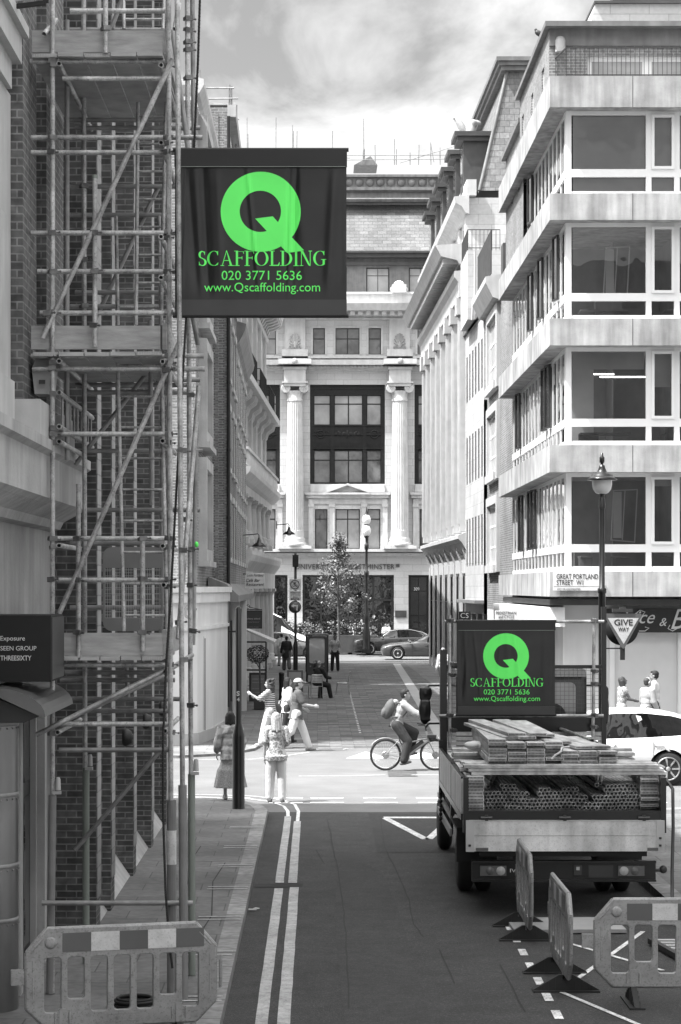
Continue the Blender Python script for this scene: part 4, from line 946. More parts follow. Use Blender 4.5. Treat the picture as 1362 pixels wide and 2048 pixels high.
m = MB(); m.box(PX(400, 70), PX(472, 70), 69.94, 71.06, PZ(228, 70), PZ(222, 70)); m.box(PX(410, 70), PX(472, 70), 69.9, 71.1, PZ(211, 70), PZ(207, 70)); m.build('cap', stone_d, ch)
def roofscaf(name, label, pts, tubes, Y):
    t = thing(name, label, 'scaffold', P(pts[0][0], pts[0][1], Y))
    for (x, y0, y1) in pts: m = MB(); m.tube(P(x, y0, Y), P(x+random.uniform(-1, 1), y1, Y), .03, n=6); m.build('standard', galv_d, t)
    for (xa, ya, xb, yb) in tubes: m = MB(); m.tube(P(xa, ya, Y-.06), P(xb, yb, Y-.06), .027, n=6); m.build('ledger', galv_d, t)
    return t
roofscaf('chimney_scaffold', 'small tube scaffold round the tall brick chimney', [(463, 172, 300), (459, 170, 240), (473, 210, 300), (399, 140, 205)], [(396, 176, 468, 176), (400, 198, 476, 197), (468, 238, 478, 238), (468, 262, 479, 262), (468, 280, 476, 282)], 69)
# white shop
ws = thing('white_shop', 'white rendered corner shop with rounded front and moulded fascia', 'shop', (-4, 58, 0))
pl_ = [(-9, 54.6), (-3.75, 54.6), (-3.35, 54.8), (-3.02, 55.3), (-2.9, 56.2), (-2.76, 57.2), (-2.5, 61.2), (-9, 61.2)]
m = MB(); m.prism(pl_, 'z', 0, 3.85); m.build('wall', white_wall, ws)
def grow(pl, d): return [(x+(d if x > -8 else 0), y-(d if y < 60 else -.0)) for x, y in pl]
m = MB(); m.prism(grow(pl_, .07), 'z', 3.62, 3.86); m.prism(grow(pl_, .12), 'z', 3.87, 4.02); m.build('cornice', white_wall, ws)
m = MB(); m.prism(grow(pl_, .05), 'z', 2.93, 3.02); m.build('fascia_moulding', white_wall, ws)
m = MB(); m.prism(grow(pl_, .04), 'z', .05, .35); m.build('plinth', lgrey, ws)
text(ws, 'tr', FR(PX(365, 54.4), 54.5, PZ(1237, 54.4)), .36, .34, grey, bold=.03)
m = MB(); m.box(-4.6, -3.8, 54.52, 54.59, .3, 2.8); m.build('door', grey, ws)
m = MB(); m.add([(-2.905, 56.15, .1), (-2.90, 56.2, .1), (-2.90, 56.2, 2.75), (-2.905, 56.15, 2.75)], [(0, 1, 2, 3)]); m.tube((-2.885, 56.3, .1), (-2.885, 56.3, 2.7), .018, n=6); m.build('door_edge', blackm, ws)
# dark shopfronts further along
ds2 = thing('dark_shopfront', 'row of dark timber shopfronts under a lead ledge beyond the white shop', 'shopfront', (-3, 70, 0))
m = MB(FACE((-2.55, 61.3, 0), (-.012, 1, 0), (1, .012, 0)))
m.wall(0, 26, 0, 3.6, [(a, a+2.6, .5, 3.0) for a in (.6, 3.8, 7.0, 11.0, 15, 19, 22.8)], .3); m.box(-.02, 26, -.02-.6, -.35, 0, 3.9); m.build('front', dkgrey, ds2)
m = MB(FACE((-2.55, 61.3, 0), (-.012, 1, 0), (1, .012, 0)))
m.prism([(-.5, 4.3), (.0, 4.1), (.35, 3.78), (.35, 3.6), (-.5, 3.6)], 'x', 0, 26); m.build('ledge', lead, ds2)
for a in (.6, 3.8, 7.0, 11.0, 15, 19, 22.8): window(ds2, FACE((-2.55, 61.3, 0), (-.012, 1, 0), (1, .012, 0)), a, a+2.6, .5, 3.0, depth=.2, nx=3, fm=blackp, gm=g_dark)
m = MB(); m.box(-2.56, -2.36, 66.3, 66.5, 0, 3.6); m.box(-2.56, -2.30, 71.3, 71.5, 0, 3.6); m.build('pilaster', white_wall, ds2)

# stone classical building, left
l3 = thing('stone_classical_building', 'pale stone building at the left street end with columns, iron balconies and bracketed cornice', 'building', (-4, 100, 0))
U = Vector((.75, 27, 0)).normalized(); Nn = Vector((U.y, -U.x, 0)); O3 = (-3.55, 89, 0)
MS = FACE(O3, U, Nn) @ Matrix.Diagonal((1, .72, 1, 1)); LL = 27.0
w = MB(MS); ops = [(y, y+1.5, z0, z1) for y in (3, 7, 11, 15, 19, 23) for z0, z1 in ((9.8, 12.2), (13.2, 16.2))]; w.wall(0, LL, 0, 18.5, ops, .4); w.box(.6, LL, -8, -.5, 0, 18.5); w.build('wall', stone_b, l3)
for o_ in ops: window(l3, MS, *o_, depth=.35, nx=2, nz=(.5,), gm=g_mid)
m = MB(FRONT(0, 89)); m.wall(-9, -3.56, 0, 18.5, [], .2); m.build('end_wall', stone_s, l3)
def ccol(root, M, x, y, r, z0, z1, mat, flute=0, name='column', cap=True, n=24):
    m = MB(M); m.box(x-r*1.45, x+r*1.45, y-r*1.45, y+r*1.45, z0, z0+.25)
    m.lathe([(r*1.35, z0+.25), (r*1.35, z0+.35), (r*1.1, z0+.45), (r*1.2, z0+.55), (r, z0+.6)], (x, y, 0), n)
    m.lathe([(r, z0+.6), (r, z0+(z1-z0)*.4), (r*.86, z1-.35)], (x, y, 0), n if not flute else 96, flute=flute)
    m.lathe([(r*.86, z1-.35), (r*.95, z1-.33), (r*.95, z1-.28), (r*1.1, z1-.2), (r*1.25, z1-.15)], (x, y, 0), n); m.box(x-r*1.35, x+r*1.35, y-r*1.35, y+r*1.35, z1-.15, z1)
    return m.build(name, mat, root)
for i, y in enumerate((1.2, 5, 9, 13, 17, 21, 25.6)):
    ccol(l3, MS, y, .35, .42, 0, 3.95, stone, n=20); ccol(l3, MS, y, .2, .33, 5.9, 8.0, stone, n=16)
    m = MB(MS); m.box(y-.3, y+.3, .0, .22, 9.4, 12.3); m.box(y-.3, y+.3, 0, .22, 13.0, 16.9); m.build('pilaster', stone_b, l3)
    m = MB(MS)
    for j in range(4): # scrolled console
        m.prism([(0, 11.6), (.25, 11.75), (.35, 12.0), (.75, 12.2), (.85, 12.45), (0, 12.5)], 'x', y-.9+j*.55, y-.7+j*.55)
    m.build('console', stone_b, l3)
m = MB(MS)
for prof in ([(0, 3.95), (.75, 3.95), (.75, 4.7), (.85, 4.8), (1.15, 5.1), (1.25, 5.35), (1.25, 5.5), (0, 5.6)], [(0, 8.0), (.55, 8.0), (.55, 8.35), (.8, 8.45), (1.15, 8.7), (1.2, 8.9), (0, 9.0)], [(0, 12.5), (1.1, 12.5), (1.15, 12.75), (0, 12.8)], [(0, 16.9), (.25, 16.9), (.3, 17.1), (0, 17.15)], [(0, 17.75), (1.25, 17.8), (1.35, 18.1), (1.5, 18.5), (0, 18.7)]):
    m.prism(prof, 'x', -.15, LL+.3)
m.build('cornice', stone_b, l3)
m = MB(MS)
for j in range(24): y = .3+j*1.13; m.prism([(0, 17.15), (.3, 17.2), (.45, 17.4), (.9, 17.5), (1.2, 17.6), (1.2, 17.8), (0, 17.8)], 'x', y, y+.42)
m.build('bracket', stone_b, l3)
m = MB(MS)
for j in range(90): m.box(.2+j*.3, .34+j*.3, 1.2, 1.32, 17.9, 18.05)
m.build('dentils', stone_b, l3)
m = MB(MS)
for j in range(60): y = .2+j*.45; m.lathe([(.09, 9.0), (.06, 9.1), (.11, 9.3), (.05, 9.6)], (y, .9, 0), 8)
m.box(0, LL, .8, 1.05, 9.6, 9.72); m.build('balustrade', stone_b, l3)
mm = []
for y0 in (1.5, 9.5, 17.5):
    railing(l3, [MS @ Vector((y0, .1, 0)), MS @ Vector((y0, 1.0, 0)), MS @ Vector((y0+5.5, 1.0, 0)), MS @ Vector((y0+5.5, .1, 0))], 12.8, 1.0, .14, blackm, 'balcony_railing', .015)
# wall lamps
for px, py, Y, lb in ((518, 1085, 84, 'black gooseneck wall lamp on the brick wall, the nearer and lower of two'), (578, 1062, 100, 'black gooseneck wall lamp farther along, mounted on the stone building')):
    x = PX(px, Y); z = PZ(py, Y); wl = thing('wall_lamp', lb, 'wall lamp', (x, Y, z), group='gooseneck wall lamps')
    x0 = x-.62*(1 if px < 550 else .9)
    m = MB(); m.path([(x0, Y, z+.28), (x0+.3, Y, z+.30), (x-.05, Y, z+.33), (x, Y, z+.28), (x, Y, z+.15)], .022, 6); m.box(x0-.03, x0+.01, Y-.05, Y+.05, z+.1, z+.45); m.build('arm', blackp, wl)
    m = MB(); m.lathe([(.27, -.16), (.28, -.14), (.20, -.06), (.10, .0), (.07, .08), (.04, .18), (.001, .2)], (x, Y, z), 18); m.build('shade', blackp, wl)
    m = MB(); m.lathe([(.001, -.22), (.1, -.2), (.12, -.14)], (x, Y, z), 12); m.build('bulb', globe, wl)
# hanging signs on the left
def boardsign(name, label, x0, y0, x1, y1, Y, mat, th=.05, frame=None):
    t = thing(name, label, 'sign', P((x0+x1)/2, y1, Y)); m = MB(); m.box(PX(x0, Y), PX(x1, Y), Y, Y+th, PZ(y1, Y), PZ(y0, Y)); m.build('panel', mat, t)
    if frame: m = MB(); a, b, c, d = PX(x0, Y)-.02, PX(x1, Y)+.02, PZ(y1, Y)-.02, PZ(y0, Y)+.02; m.box(a, b, Y-.008, Y+th+.008, c, c+.03); m.box(a, b, Y-.008, Y+th+.008, d-.03, d); m.box(a, a+.03, Y-.009, Y+th+.009, c+.03, d-.03); m.box(b-.03, b, Y-.009, Y+th+.009, c+.03, d-.03); m.build('frame', frame, t)
    return t
Y = 80; k = Y/F; whs = M_('sign_board_white', .62, .5, var=.05)
t = boardsign('restaurant_sign', 'white projecting sign reading Little Portland Cafe Bar Restaurant', 491, 1146, 529, 1176, Y, whs)
text(t, 'Little Portland', FR(PX(494, Y), Y-.006, PZ(1153, Y)), 33*k, 5*k, dkgrey, shear=.3); text(t, 'Café Bar', FR(PX(492, Y), Y-.006, PZ(1164, Y)), 28*k, 6.5*k, blackm, shear=.3, bold=.01); text(t, 'Restaurant', FR(PX(492, Y), Y-.006, PZ(1172, Y)), 36*k, 6.5*k, blackm, shear=.3, bold=.01)
m = MB(); m.beam((PX(486, Y), Y+.02, PZ(1148, Y)), (PX(492, Y), Y+.02, PZ(1148, Y)), .04, .04); m.build('bracket', blackm, t)
Y = 72; k = Y/F
t = boardsign('cookery_school_sign', 'dark hanging sign reading cookery school on an iron bracket above the awning', 488, 1222, 523, 1256, Y, M_('sign_slate', .03, .5, var=.1), frame=blackm)
text(t, 'cookery school', FR(PX(490, Y), Y-.012, PZ(1240, Y)), 30*k, 4.5*k, lgrey); text(t, 'www.cookeryschool.co.uk', FR(PX(492, Y), Y-.012, PZ(1245, Y)), 26*k, 1.6*k, lgrey); text(t, 'cookery classes', FR(PX(493, Y), Y-.012, PZ(1255, Y)), 24*k, 1.4*k, lgrey)
m = MB(); m.beam((PX(485, Y), Y+.02, PZ(1219, Y)), (PX(524, Y), Y+.02, PZ(1219, Y)), .03, .03); m.path([P(488, 1200, Y), P(492, 1210, Y), P(502, 1215, Y), P(522, 1219, Y)], .012, 6); m.torus(P(496, 1213, Y), .06, .008, Matrix.Rotation(pi/2, 3, 'X')); m.tube(P(486, 1190, Y), P(486, 1258, Y), .02, n=6); m.build('bracket', blackm, t)
aw = thing('shop_awning', 'pale folded awning sloping out over the cookery school front', 'awning', P(510, 1280, 74))
m = MB(); a = P(488, 1258, 72); b = P(556, 1287, 80); c = P(486, 1262, 82)
m.add([(PX(490, 73), 73, PZ(1258, 73)), (PX(556, 73)-.1, 73, PZ(1284, 73)), (PX(556, 73)-.1, 76.5, PZ(1284, 73)), (PX(490, 73)-.1, 76.5, PZ(1258, 73)), (PX(490, 73), 73, PZ(1261, 73)), (PX(556, 73)-.1, 73, PZ(1290, 73)), (PX(556, 73)-.1, 76.5, PZ(1290, 73)), (PX(490, 73)-.1, 76.5, PZ(1261, 73))],
      [(0, 1, 2, 3), (7, 6, 5, 4), (0, 4, 5, 1), (1, 5, 6, 2), (2, 6, 7, 3), (3, 7, 4, 0)]); m.build('canvas', lgrey, aw)
# framed topiary window box and A-boards
def leafball(c, r, n, mat, sq=(1, 1, 1), size=.06, seed=1, rnd=None, bias=.35):
    rnd = random.Random(seed); m = MB()
    for _ in range(n):
        while True:
            v = Vector((rnd.uniform(-1, 1), rnd.uniform(-1, 1), rnd.uniform(-1, 1)))
            if .05 < v.length < 1: break
        v = v.normalized()*(v.length**bias); p = Vector(c)+Vector((v.x*r*sq[0], v.y*r*sq[1], v.z*r*sq[2]))
        q = Matrix.Rotation(rnd.uniform(0, 6.28), 3, 'Z') @ Matrix.Rotation(rnd.uniform(-1.4, 1.4), 3, 'X'); s_ = size*rnd.uniform(.6, 1.3)
        m.add([p+q @ Vector(w_)*s_ for w_ in ((-.5, 0, 0), (0, -.3, .06), (.5, 0, 0), (0, .3, .06))], [(0, 1, 2, 3)])
    return m
tb = thing('framed_topiary', 'round clipped dark shrub growing in front of a black metal frame beside the shop', 'plant', P(515, 1385, 72)); Y = 72
g = leafball(P(515, 1309, Y), .36, 900, foliage_d, (1.05, .8, .85), .07, 3); g.build('foliage', foliage_d, tb)
m = MB(); m.tube((PX(522, Y), Y, 0.05), P(519, 1325, Y), .03, n=8); m.path([P(521, 1340, Y), P(512, 1325, Y), P(505, 1316, Y)], .015, 6); m.build('trunk', bark, tb)
m = MB(); m.box(PX(508, Y), PX(535, Y), Y-.2, Y+.2, .02, .42); m.build('planter', dkgrey, tb)
m = MB()
for (x0, y0, x1, y1) in ((491, 1284, 491, 1350), (532, 1284, 532, 1372), (491, 1284, 532, 1284), (491, 1340, 532, 1340)): m.beam(P(x0, y0, Y+.3), P(x1, y1, Y+.3), .05, .05)
m.build('frame', blackm, tb)
for (x0, y0, x1, y1, lb, tx) in ((498, 1346, 533, 1403, 'grey-faced A-board with white lettering leaning by the cookery school', 1), (574, 1341, 606, 1384, 'plain dark A-board standing behind the walking man', 0)):
    Y = F*4/(y1-CY); k = Y/F; t = thing('a_board', lb, 'A-board', (PX((x0+x1)/2, Y), Y, 0), group='pavement A-boards')
    a, b, h = PX(x0, Y), PX(x1, Y), PZ(y0, Y)
    for s_, nm in ((1, 'front_board'), (-1, 'back_board')):
        m = MB(); yb, yt = (Y, Y+.22) if s_ == 1 else (Y+.52, Y+.3)
        m.add([(a, yb, 0), (b, yb, 0), (b, yt, h), (a, yt, h), (a, yb+.03, 0), (b, yb+.03, 0), (b, yt+.03, h), (a, yt+.03, h)], [(0, 1, 2, 3), (7, 6, 5, 4), (0, 4, 5, 1), (1, 5, 6, 2), (2, 6, 7, 3), (3, 7, 4, 0)]); m.build(nm, dkgrey, t)
    m = MB(); e = .07; f_ = lambda z: Y+.22*z/h-.006
    m.add([(a+e, f_(.12), .12), (b-e, f_(.12), .12), (b-e, f_(h-e), h-e), (a+e, f_(h-e), h-e)], [(0, 1, 2, 3)]); m.build('panel', grey, t)
    if tx:
        for (s_, yy, w_, hh) in (('cookery school', 1360, 23, 3), ('cooking classes', 1366, 20, 1.6), ('and parties', 1378, 14, 1.5), ('book online today', 1386, 18, 1.6), ('open', 1391, 7, 1.5)):
            z = PZ(yy, Y); text(t, s_, FR(PX(504, Y), f_(z)-.01, z), w_*k, hh*k, sw)
# post by the dark shopfront, street bollards
def bollard(label, px, py, Y, h, r=.09, band=False, mat=blackm, g='street bollards'):
    t = thing('bollard', label, 'bollard', (PX(px, Y), Y, 0), group=g); m = MB(); x = PX(px, Y)
    m.lathe([(r*1.15, 0), (r*1.15, .05), (r, .08), (r, h-.08), (r*1.1, h-.07), (r*1.1, h-.03), (r*.7, h), (.001, h+.01)], (x, Y, 0), 14); m.build('shaft', mat, t)
    if band: m = MB(); m.lathe([(r*1.03, h*.45), (r*1.03, h*.65)], (x, Y, 0), 14); m.build('band', refl_w, t)
bollard('black bollard between the two A-boards', 563, 1395, 78, 1.0)
bollard('black bollard with white reflective band beside the planter on the far kerb', 700, 1310, 132, 1.05, .12, True)
bollard('short dark bollard in front of the rear dark car', 771, 1285, 130.5, 1.05, .1)
# sign pole
Y = 103; k = Y/F; t = thing('traffic_sign_pole', 'black pole with no-motor-vehicles sign, zone ends plate and round left-turn arrow', 'road sign', (PX(591, Y), Y, 0)); x = PX(591, Y)
m = MB(); m.lathe([(.11, 0), (.11, 1.3), (.06, 1.5), (.06, 5.6), (.001, 5.62)], (x, Y, 0), 12); m.build('pole', blackp, t)
m = MB(); m.box(PX(579, Y), PX(602, Y), Y-.1, Y-.08, PZ(1180, Y), PZ(1158, Y)); m.build('upper_plate', whs, t)
m = MB(); m.box(PX(579, Y), PX(602, Y), Y-.1, Y-.08, PZ(1201, Y), PZ(1181, Y)); m.build('zone_plate', whs, t)
c = P(590, 1169, Y); m = MB(); m.torus((c.x, Y-.11, c.z), .2, .022, Matrix.Rotation(pi/2, 3, 'X')); m.beam((c.x-.14, Y-.115, c.z+.14), (c.x+.14, Y-.115, c.z-.14), .01, .035); m.build('prohibition_ring', refl_d, t)
m = MB(); m.torus((c.x-.06, Y-.106, c.z-.05), .045, .01, Matrix.Rotation(pi/2, 3, 'X'), 14, 5); m.torus((c.x+.07, Y-.106, c.z-.05), .045, .01, Matrix.Rotation(pi/2, 3, 'X'), 14, 5); m.ell((c.x, Y-.106, c.z+.06), (.04, .01, .05)); m.build('motorcycle_symbol', blackm, t)
text(t, 'Pedestrian', FR(PX(581, Y), Y-.106, PZ(1187, Y)), 19*k, 3.6*k, blackm); text(t, 'and cycle', FR(PX(582, Y), Y-.106, PZ(1191.5, Y)), 17*k, 3.2*k, blackm); text(t, 'Zone', FR(PX(586, Y), Y-.106, PZ(1195.5, Y)), 9*k, 3*k, blackm); text(t, 'ENDS', FR(PX(582.5, Y), Y-.106, PZ(1200.4, Y)), 16*k, 4*k, blackm, bold=.02)
c = P(590, 1214, Y); m = MB(); m.lathe([(.001, .0), (.27, 0), (.29, .02), (.29, .14), (.27, .16), (.001, .16)], (c.x, Y-.08, c.z), 28, R=Matrix.Rotation(pi/2, 3, 'X')); m.build('sign_drum', blackm, t)
m = MB(); m.lathe([(.001, .0), (.26, 0), (.001, .001)], (c.x, Y-.244, c.z), 28, R=Matrix.Rotation(pi/2, 3, 'X')); m.build('blue_disc', grey, t)
me = curve_mesh([[(.06, -.17), (.13, -.17), (.13, .09), (-.05, .09), (-.05, .15), (-.19, .06), (-.05, -.03), (-.05, .03), (.06, .03)]], .004); place_mesh(me, FR(c.x, Y-.25, c.z), 'arrow', sw, t)
m = MB(); m.box(PX(585, Y), PX(597, Y), Y-.15, Y+.1, PZ(1134, Y), PZ(1110, Y)); m.lathe([(.05, 0), (.05, .02)], (PX(588, Y), Y-.16, PZ(1116, Y)), 10, R=Matrix.Rotation(pi/2, 3, 'X')); m.build('signal_head', blackm, t)
# ------------------------------------------------------------------ university building at the end of the street
UY = 140.0; un = thing('university_building', 'grand stone building with giant Ionic columns and UNIVERSITY OF WESTMINSTER lettering closing the street', 'building', (1, UY, 0))
x_ = lambda px: PX(px, UY); z_ = lambda py: PZ(py, UY); MU = FRONT(0, UY)
cols = [172, 381, 590, 799, 1008, 1217]; cen = [276, 485, 695, 904, 1113]
ops = []; tops = []
for c in cen:
    ops.append((x_(c-75), x_(c+75), z_(968), z_(769)))
    for a, b in ((-65, -40), (-24, 25), (40, 66)): ops.append((x_(c+a), x_(c+b), z_(1098), z_(1018)))
    for a, b in ((-69, -45), (-24, 24), (42, 67)): ops.append((x_(c+a), x_(c+b), z_(709), z_(656)))
XL, XR = x_(150), x_(1240)
w = MB(MU); w.wall(XL, XR, z_(1110), z_(612), ops, .55); w.build('facade', stone_u, un)
w = MB(MU); gops = []
for c in cen: gops.append((x_(c-90), x_(c+93), .12, z_(1150)))
for c in cols: gops.append((x_(c-14+48), x_(c-14+20), .12, 1)) if False else None
gops2 = [(x_(548), x_(575), .12, z_(1150)), (x_(817), x_(858), .12, z_(1150))]
gops = [g for g in gops if not (g[0] < x_(560) < g[1] or g[0] < x_(840) < g[1])]
w.wall(XL, XR, .12, z_(1110), gops+gops2, .5); w.build('ground_floor_wall', stone_u, un)
MB(MU).box(XL, XR, -14, -.8, .12, z_(600)).build('core', interior, un)
gl_ = [g_mid, g_lite, g_dark, g_mid, g_lite]
for c in cen:
    near = 400 < c < 1000
    a, b, zc, zd = x_(c-75), x_(c+75), z_(968), z_(769)
    m = MB(MU)  # bronze bay
    m.box(a, b, -.42, -.30, z_(898), z_(850)); m.box(a, b, -.44, -.26, z_(787), zd)
    for px in (-75, -34, 31, 68): m.box(x_(c+px), x_(c+px+7), -.45, -.22, zc, z_(787))
    for py in (850, 868, 896, 788, 776): m.box(a+.01, b-.01, -.30, -.20, z_(py)-.05, z_(py)+.05)
    m.box(a, b, -.46, -.24, zc, zc+.12)
    for i in range(26): xx = a+.1+i*(b-a-.2)/25; m.box(xx-.04, xx+.04, -.3, -.26, z_(893), z_(884)); m.box(xx-.03, xx+.03, -.26, -.24, z_(784), z_(772))
    for px in (-54, 54): m.torus((x_(c+px), -.27, z_(868)), .24, .05, Matrix.Rotation(pi/2, 3, 'X'), 18, 6); m.torus((x_(c+px), -.27, z_(868)), .12, .04, Matrix.Rotation(pi/2, 3, 'X'), 14, 6); m.torus((x_(c+px)-.4, -.28, z_(866)), .12, .03, Matrix.Rotation(pi/2, 3, 'X'), 12, 5); m.torus((x_(c+px)+.4, -.28, z_(866)), .12, .03, Matrix.Rotation(pi/2, 3, 'X'), 12, 5)
    for px, rx_, rz_ in ((-22, .12, .10), (-15, .10, .22), (-7, .16, .12), (0, .12, .28), (7, .16, .12), (15, .10, .22), (22, .12, .10)): m.ell((x_(c+px), -.29, z_(868)+.04*(px % 2)), (rx_, .05, rz_), Matrix.Rotation(px*.05, 3, 'Y'))
    bay = m.build('bronze_bay', bronze, un)
    for (p0, p1, nx_) in ((-68, -34, 1), (-27, 31, 2), (38, 68, 1)):
        for k_, (y0, y1) in enumerate(((850, 789), (966, 900))): window(un, MU, x_(c+p0), x_(c+p1), z_(y0), z_(y1), depth=.36, nx=nx_, nz=(.70,), fm=bronze, gm=g_mid if k_ else random.choice((g_lite, g_mid)), fw=.06, tw=.07)
    for a_, b_, n_ in ((-65, -40, 1), (-24, 25, 2), (40, 66, 1)): window(un, MU, x_(c+a_), x_(c+b_), z_(1098), z_(1018), depth=.3, nx=n_, nz=(.75,), fm=blackp, gm=random.choice((g_mid, g_lite)), fw=.06, tw=.06)
    for a_, b_, n_ in ((-69, -45, 1), (-24, 24, 2), (42, 67, 1)):
        window(un, MU, x_(c+a_), x_(c+b_), z_(709), z_(656), depth=.18, nx=n_, nz=(.6,), fm=blackp, gm=random.choice((g_lite, g_mid)), fw=.05, tw=.06)
        m = MB(MU); p, q, r_, s_ = x_(c+a_), x_(c+b_), z_(709), z_(656); m.box(p-.14, p, 0, .05, r_, s_+.14); m.box(q, q+.14, 0, .05, r_, s_+.14); m.box(p, q, 0, .05, s_, s_+.14); m.build('architrave', stone_b, un)
    # first floor surround and pediment
    m = MB(MU)
    for px in (-78, -36, 28, 70): m.box(x_(c+px), x_(c+px+10), 0, .18, z_(1098), z_(1012)); m.box(x_(c+px-1), x_(c+px+11), 0, .24, z_(1014), z_(1008)); m.box(x_(c+px), x_(c+px+10), 0, .16, z_(1008), z_(998))
    m.box(x_(c-82), x_(c+82), 0, .3, z_(996), z_(990)); m.box(x_(c-85), x_(c+85), 0, .42, z_(990), z_(985)); m.box(x_(c-78), x_(c+78), 0, .1, z_(1008), z_(996))
    m.box(x_(c-74), x_(c+74), 0, .2, z_(984), z_(969))
    m.build('window_surround', stone_b, un)
    m = MB(MU)
    for s_ in (-1, 1):
        m.add([(x_(c), .1, z_(971)), (x_(c+s_*44), .1, z_(987)), (x_(c+s_*44), .1, z_(984)), (x_(c), .1, z_(967)), (x_(c), .55, z_(971)), (x_(c+s_*44), .55, z_(987)), (x_(c+s_*44), .55, z_(984)), (x_(c), .55, z_(967))],
              [(0, 1, 2, 3), (4, 7, 6, 5), (0, 4, 5, 1), (3, 2, 6, 7), (1, 5, 6, 2), (0, 3, 7, 4)])
    m.box(x_(c-44), x_(c+44), .1, .55, z_(989.5), z_(986)); m.build('pediment', stone_b, un)
for c in cols:
    m = MB(MU); X0 = x_(c); r = 17.2*UY/F
    m.box(X0-r*1.9, X0+r*1.9, 0, 1.15, z_(1098), z_(1092)); m.lathe([(r*1.3, z_(1092)), (r*1.35, z_(1089)), (r*1.3, z_(1086)), (r*1.12, z_(1083)), (r*1.2, z_(1079)), (r*1.03, z_(1075))], (X0, .55, 0), 32); m.build('column_base', stone_b, un)
    m = MB(MU); m.lathe([(r*1.03, z_(1075)), (r*1.03, z_(1063))], (X0, .55, 0), 32); m.lathe([(r*1.05, z_(1063)), (r, z_(1060)), (r, z_(970)), (r*.86, z_(804))], (X0, .55, 0), 120, flute=.09, sm=False); m.build('column_shaft', stone_b, un)
    m = MB(MU); m.lathe([(r*.92, z_(804)), (r*.92, z_(800)), (r*.86, z_(798)), (r*.9, z_(790)), (r*1.05, z_(784))], (X0, .55, 0), 32)
    for s_ in (-1, 1):
        q = Matrix.Rotation(pi/2, 3, 'X')
        for rr_ in (.25, .17, .08): m.torus((X0+s_*18*UY/F, .95, z_(779)), rr_, .05, q, 22, 6)
        m.lathe([(.001, 0), (.26, 0), (.26, .75), (.001, .75)], (X0+s_*18*UY/F, .18, z_(779)), 22, R=Matrix.Rotation(-pi/2, 3, 'X'))
    m.box(X0-r*1.25, X0+r*1.25, .02, 1.05, z_(775), z_(769)); m.box(X0-r*1.5, X0+r*1.5, .0, 1.15, z_(769), z_(766)); m.build('ionic_capital', stone_b, un)
    m = MB(MU); m.box(X0-r*1.25, X0+r*1.25, 0, 1.0, z_(766), z_(742)); m.box(X0-r*1.35, X0+r*1.35, 0, 1.1, z_(742), z_(737)); m.box(X0-r*1.9, X0+r*1.9, 0, 1.5, z_(732), z_(722))
    m.box(X0-r*1.5, X0+r*1.5, 0, .5, z_(722), z_(700)); m.box(X0-r*1.2, X0+r*1.2, 0, .25, z_(700), z_(640)); m.build('entablature_block', stone_b, un)
    m = MB(MU)  # carved shell above each column
    for i in range(9): a = pi*(.08+.84*i/8); m.tube((X0, .35, z_(692)), (X0+cos(a)*11*UY/F, .30, z_(692)+sin(a)*24*UY/F), .03, .075, 7)
    m.ell((X0, .38, z_(690)), (.13, .1, .22)); m.torus((X0-.28, .3, z_(696)), .09, .035, Matrix.Rotation(pi/2, 3, 'X'), 12, 5); m.torus((X0+.28, .3, z_(696)), .09, .035, Matrix.Rotation(pi/2, 3, 'X'), 12, 5)
    m.ell((X0, 1.5, z_(727)), (.18, .12, .2)); m.build('carving', stone_d, un)
m = MB(MU)
for (y0, y1, d) in ((742, 738, .22), (738, 734, .40), (732, 722, .9), (718, 714, .5), (640, 636, .3), (1104, 1098, .8), (1112, 1106, .35)): m.box(XL, XR, .0, d, z_(y0), z_(y1))
m.build('cornice', stone_b, un)
m = MB(MU)
for i in range(150): xx = XL+i*.24; m.box(xx, xx+.13, .3, .52, z_(736.5), z_(733)) if xx < XR else None
m.build('dentils', stone_b, un)
m = MB(MU); m.prism([(0, z_(636)), (.3, z_(634)), (.5, z_(628)), (1.5, z_(626)), (1.7, z_(613)), (0, z_(611))], 'x', XL, XR); m.build('main_cornice', stone_b, un)
m = MB(MU)
for i in range(70):
    xx = XL+i*.5
    if xx < XR: m.box(xx, xx+.28, .5, 1.25, z_(634), z_(627))
m.build('modillions', stone_b, un)
m = MB(MU); m.box(XL, XR, -.5, .9, z_(611), z_(592)); m.box(XL, XR, -.55, 1.05, z_(592), z_(588)); m.build('parapet', stone_b, un)
m = MB(MU)
for c in (590, 797):
    m.box(x_(c-14), x_(c+14), .6, 1.3, z_(590), z_(574)); m.ell((x_(c), .95, z_(574)), (.35, .3, .28))
    for s_ in (-1, 1): m.torus((x_(c)+s_*.38, .95, z_(583)), .14, .05, Matrix.Rotation(pi/2, 3, 'X'), 14, 6)
m.build('parapet_ornament', stone_b, un)
# set-back attic
MA = FRONT(0, UY+1.0); aops = []
for c in cen:
    for a_, b_ in ((-112, -87) if False else (-60, -30), (-24+24, 24+36) if False else (-20, 20), (30, 60)): aops.append((x_(c+a_), x_(c+b_), z_(584), z_(530)))
aops = [(x_(p), x_(p+46), z_(584), z_(530)) for p in range(152, 1200, 41) if False] or [(x_(733+k*86), x_(780+k*86), z_(584), z_(530)) for k in range(-6, 6)] 
w = MB(MA); w.wall(XL, XR, z_(590), z_(506), aops, .3); w.build('attic_wall', lead, un)
for o_ in aops: window(un, MA, *o_, depth=.2, nx=2, nz=(.7,), fm=lead_d, gm=g_lite, fw=.08)
m = MB(MA); m.box(XL, XR, 0, .5, z_(512), z_(504)); m.box(XL, XR, 0, .7, z_(503.6), z_(500)); m.box(XL, XR, 0, .25, z_(527), z_(520)); m.build('attic_cornice', lead_d, un)
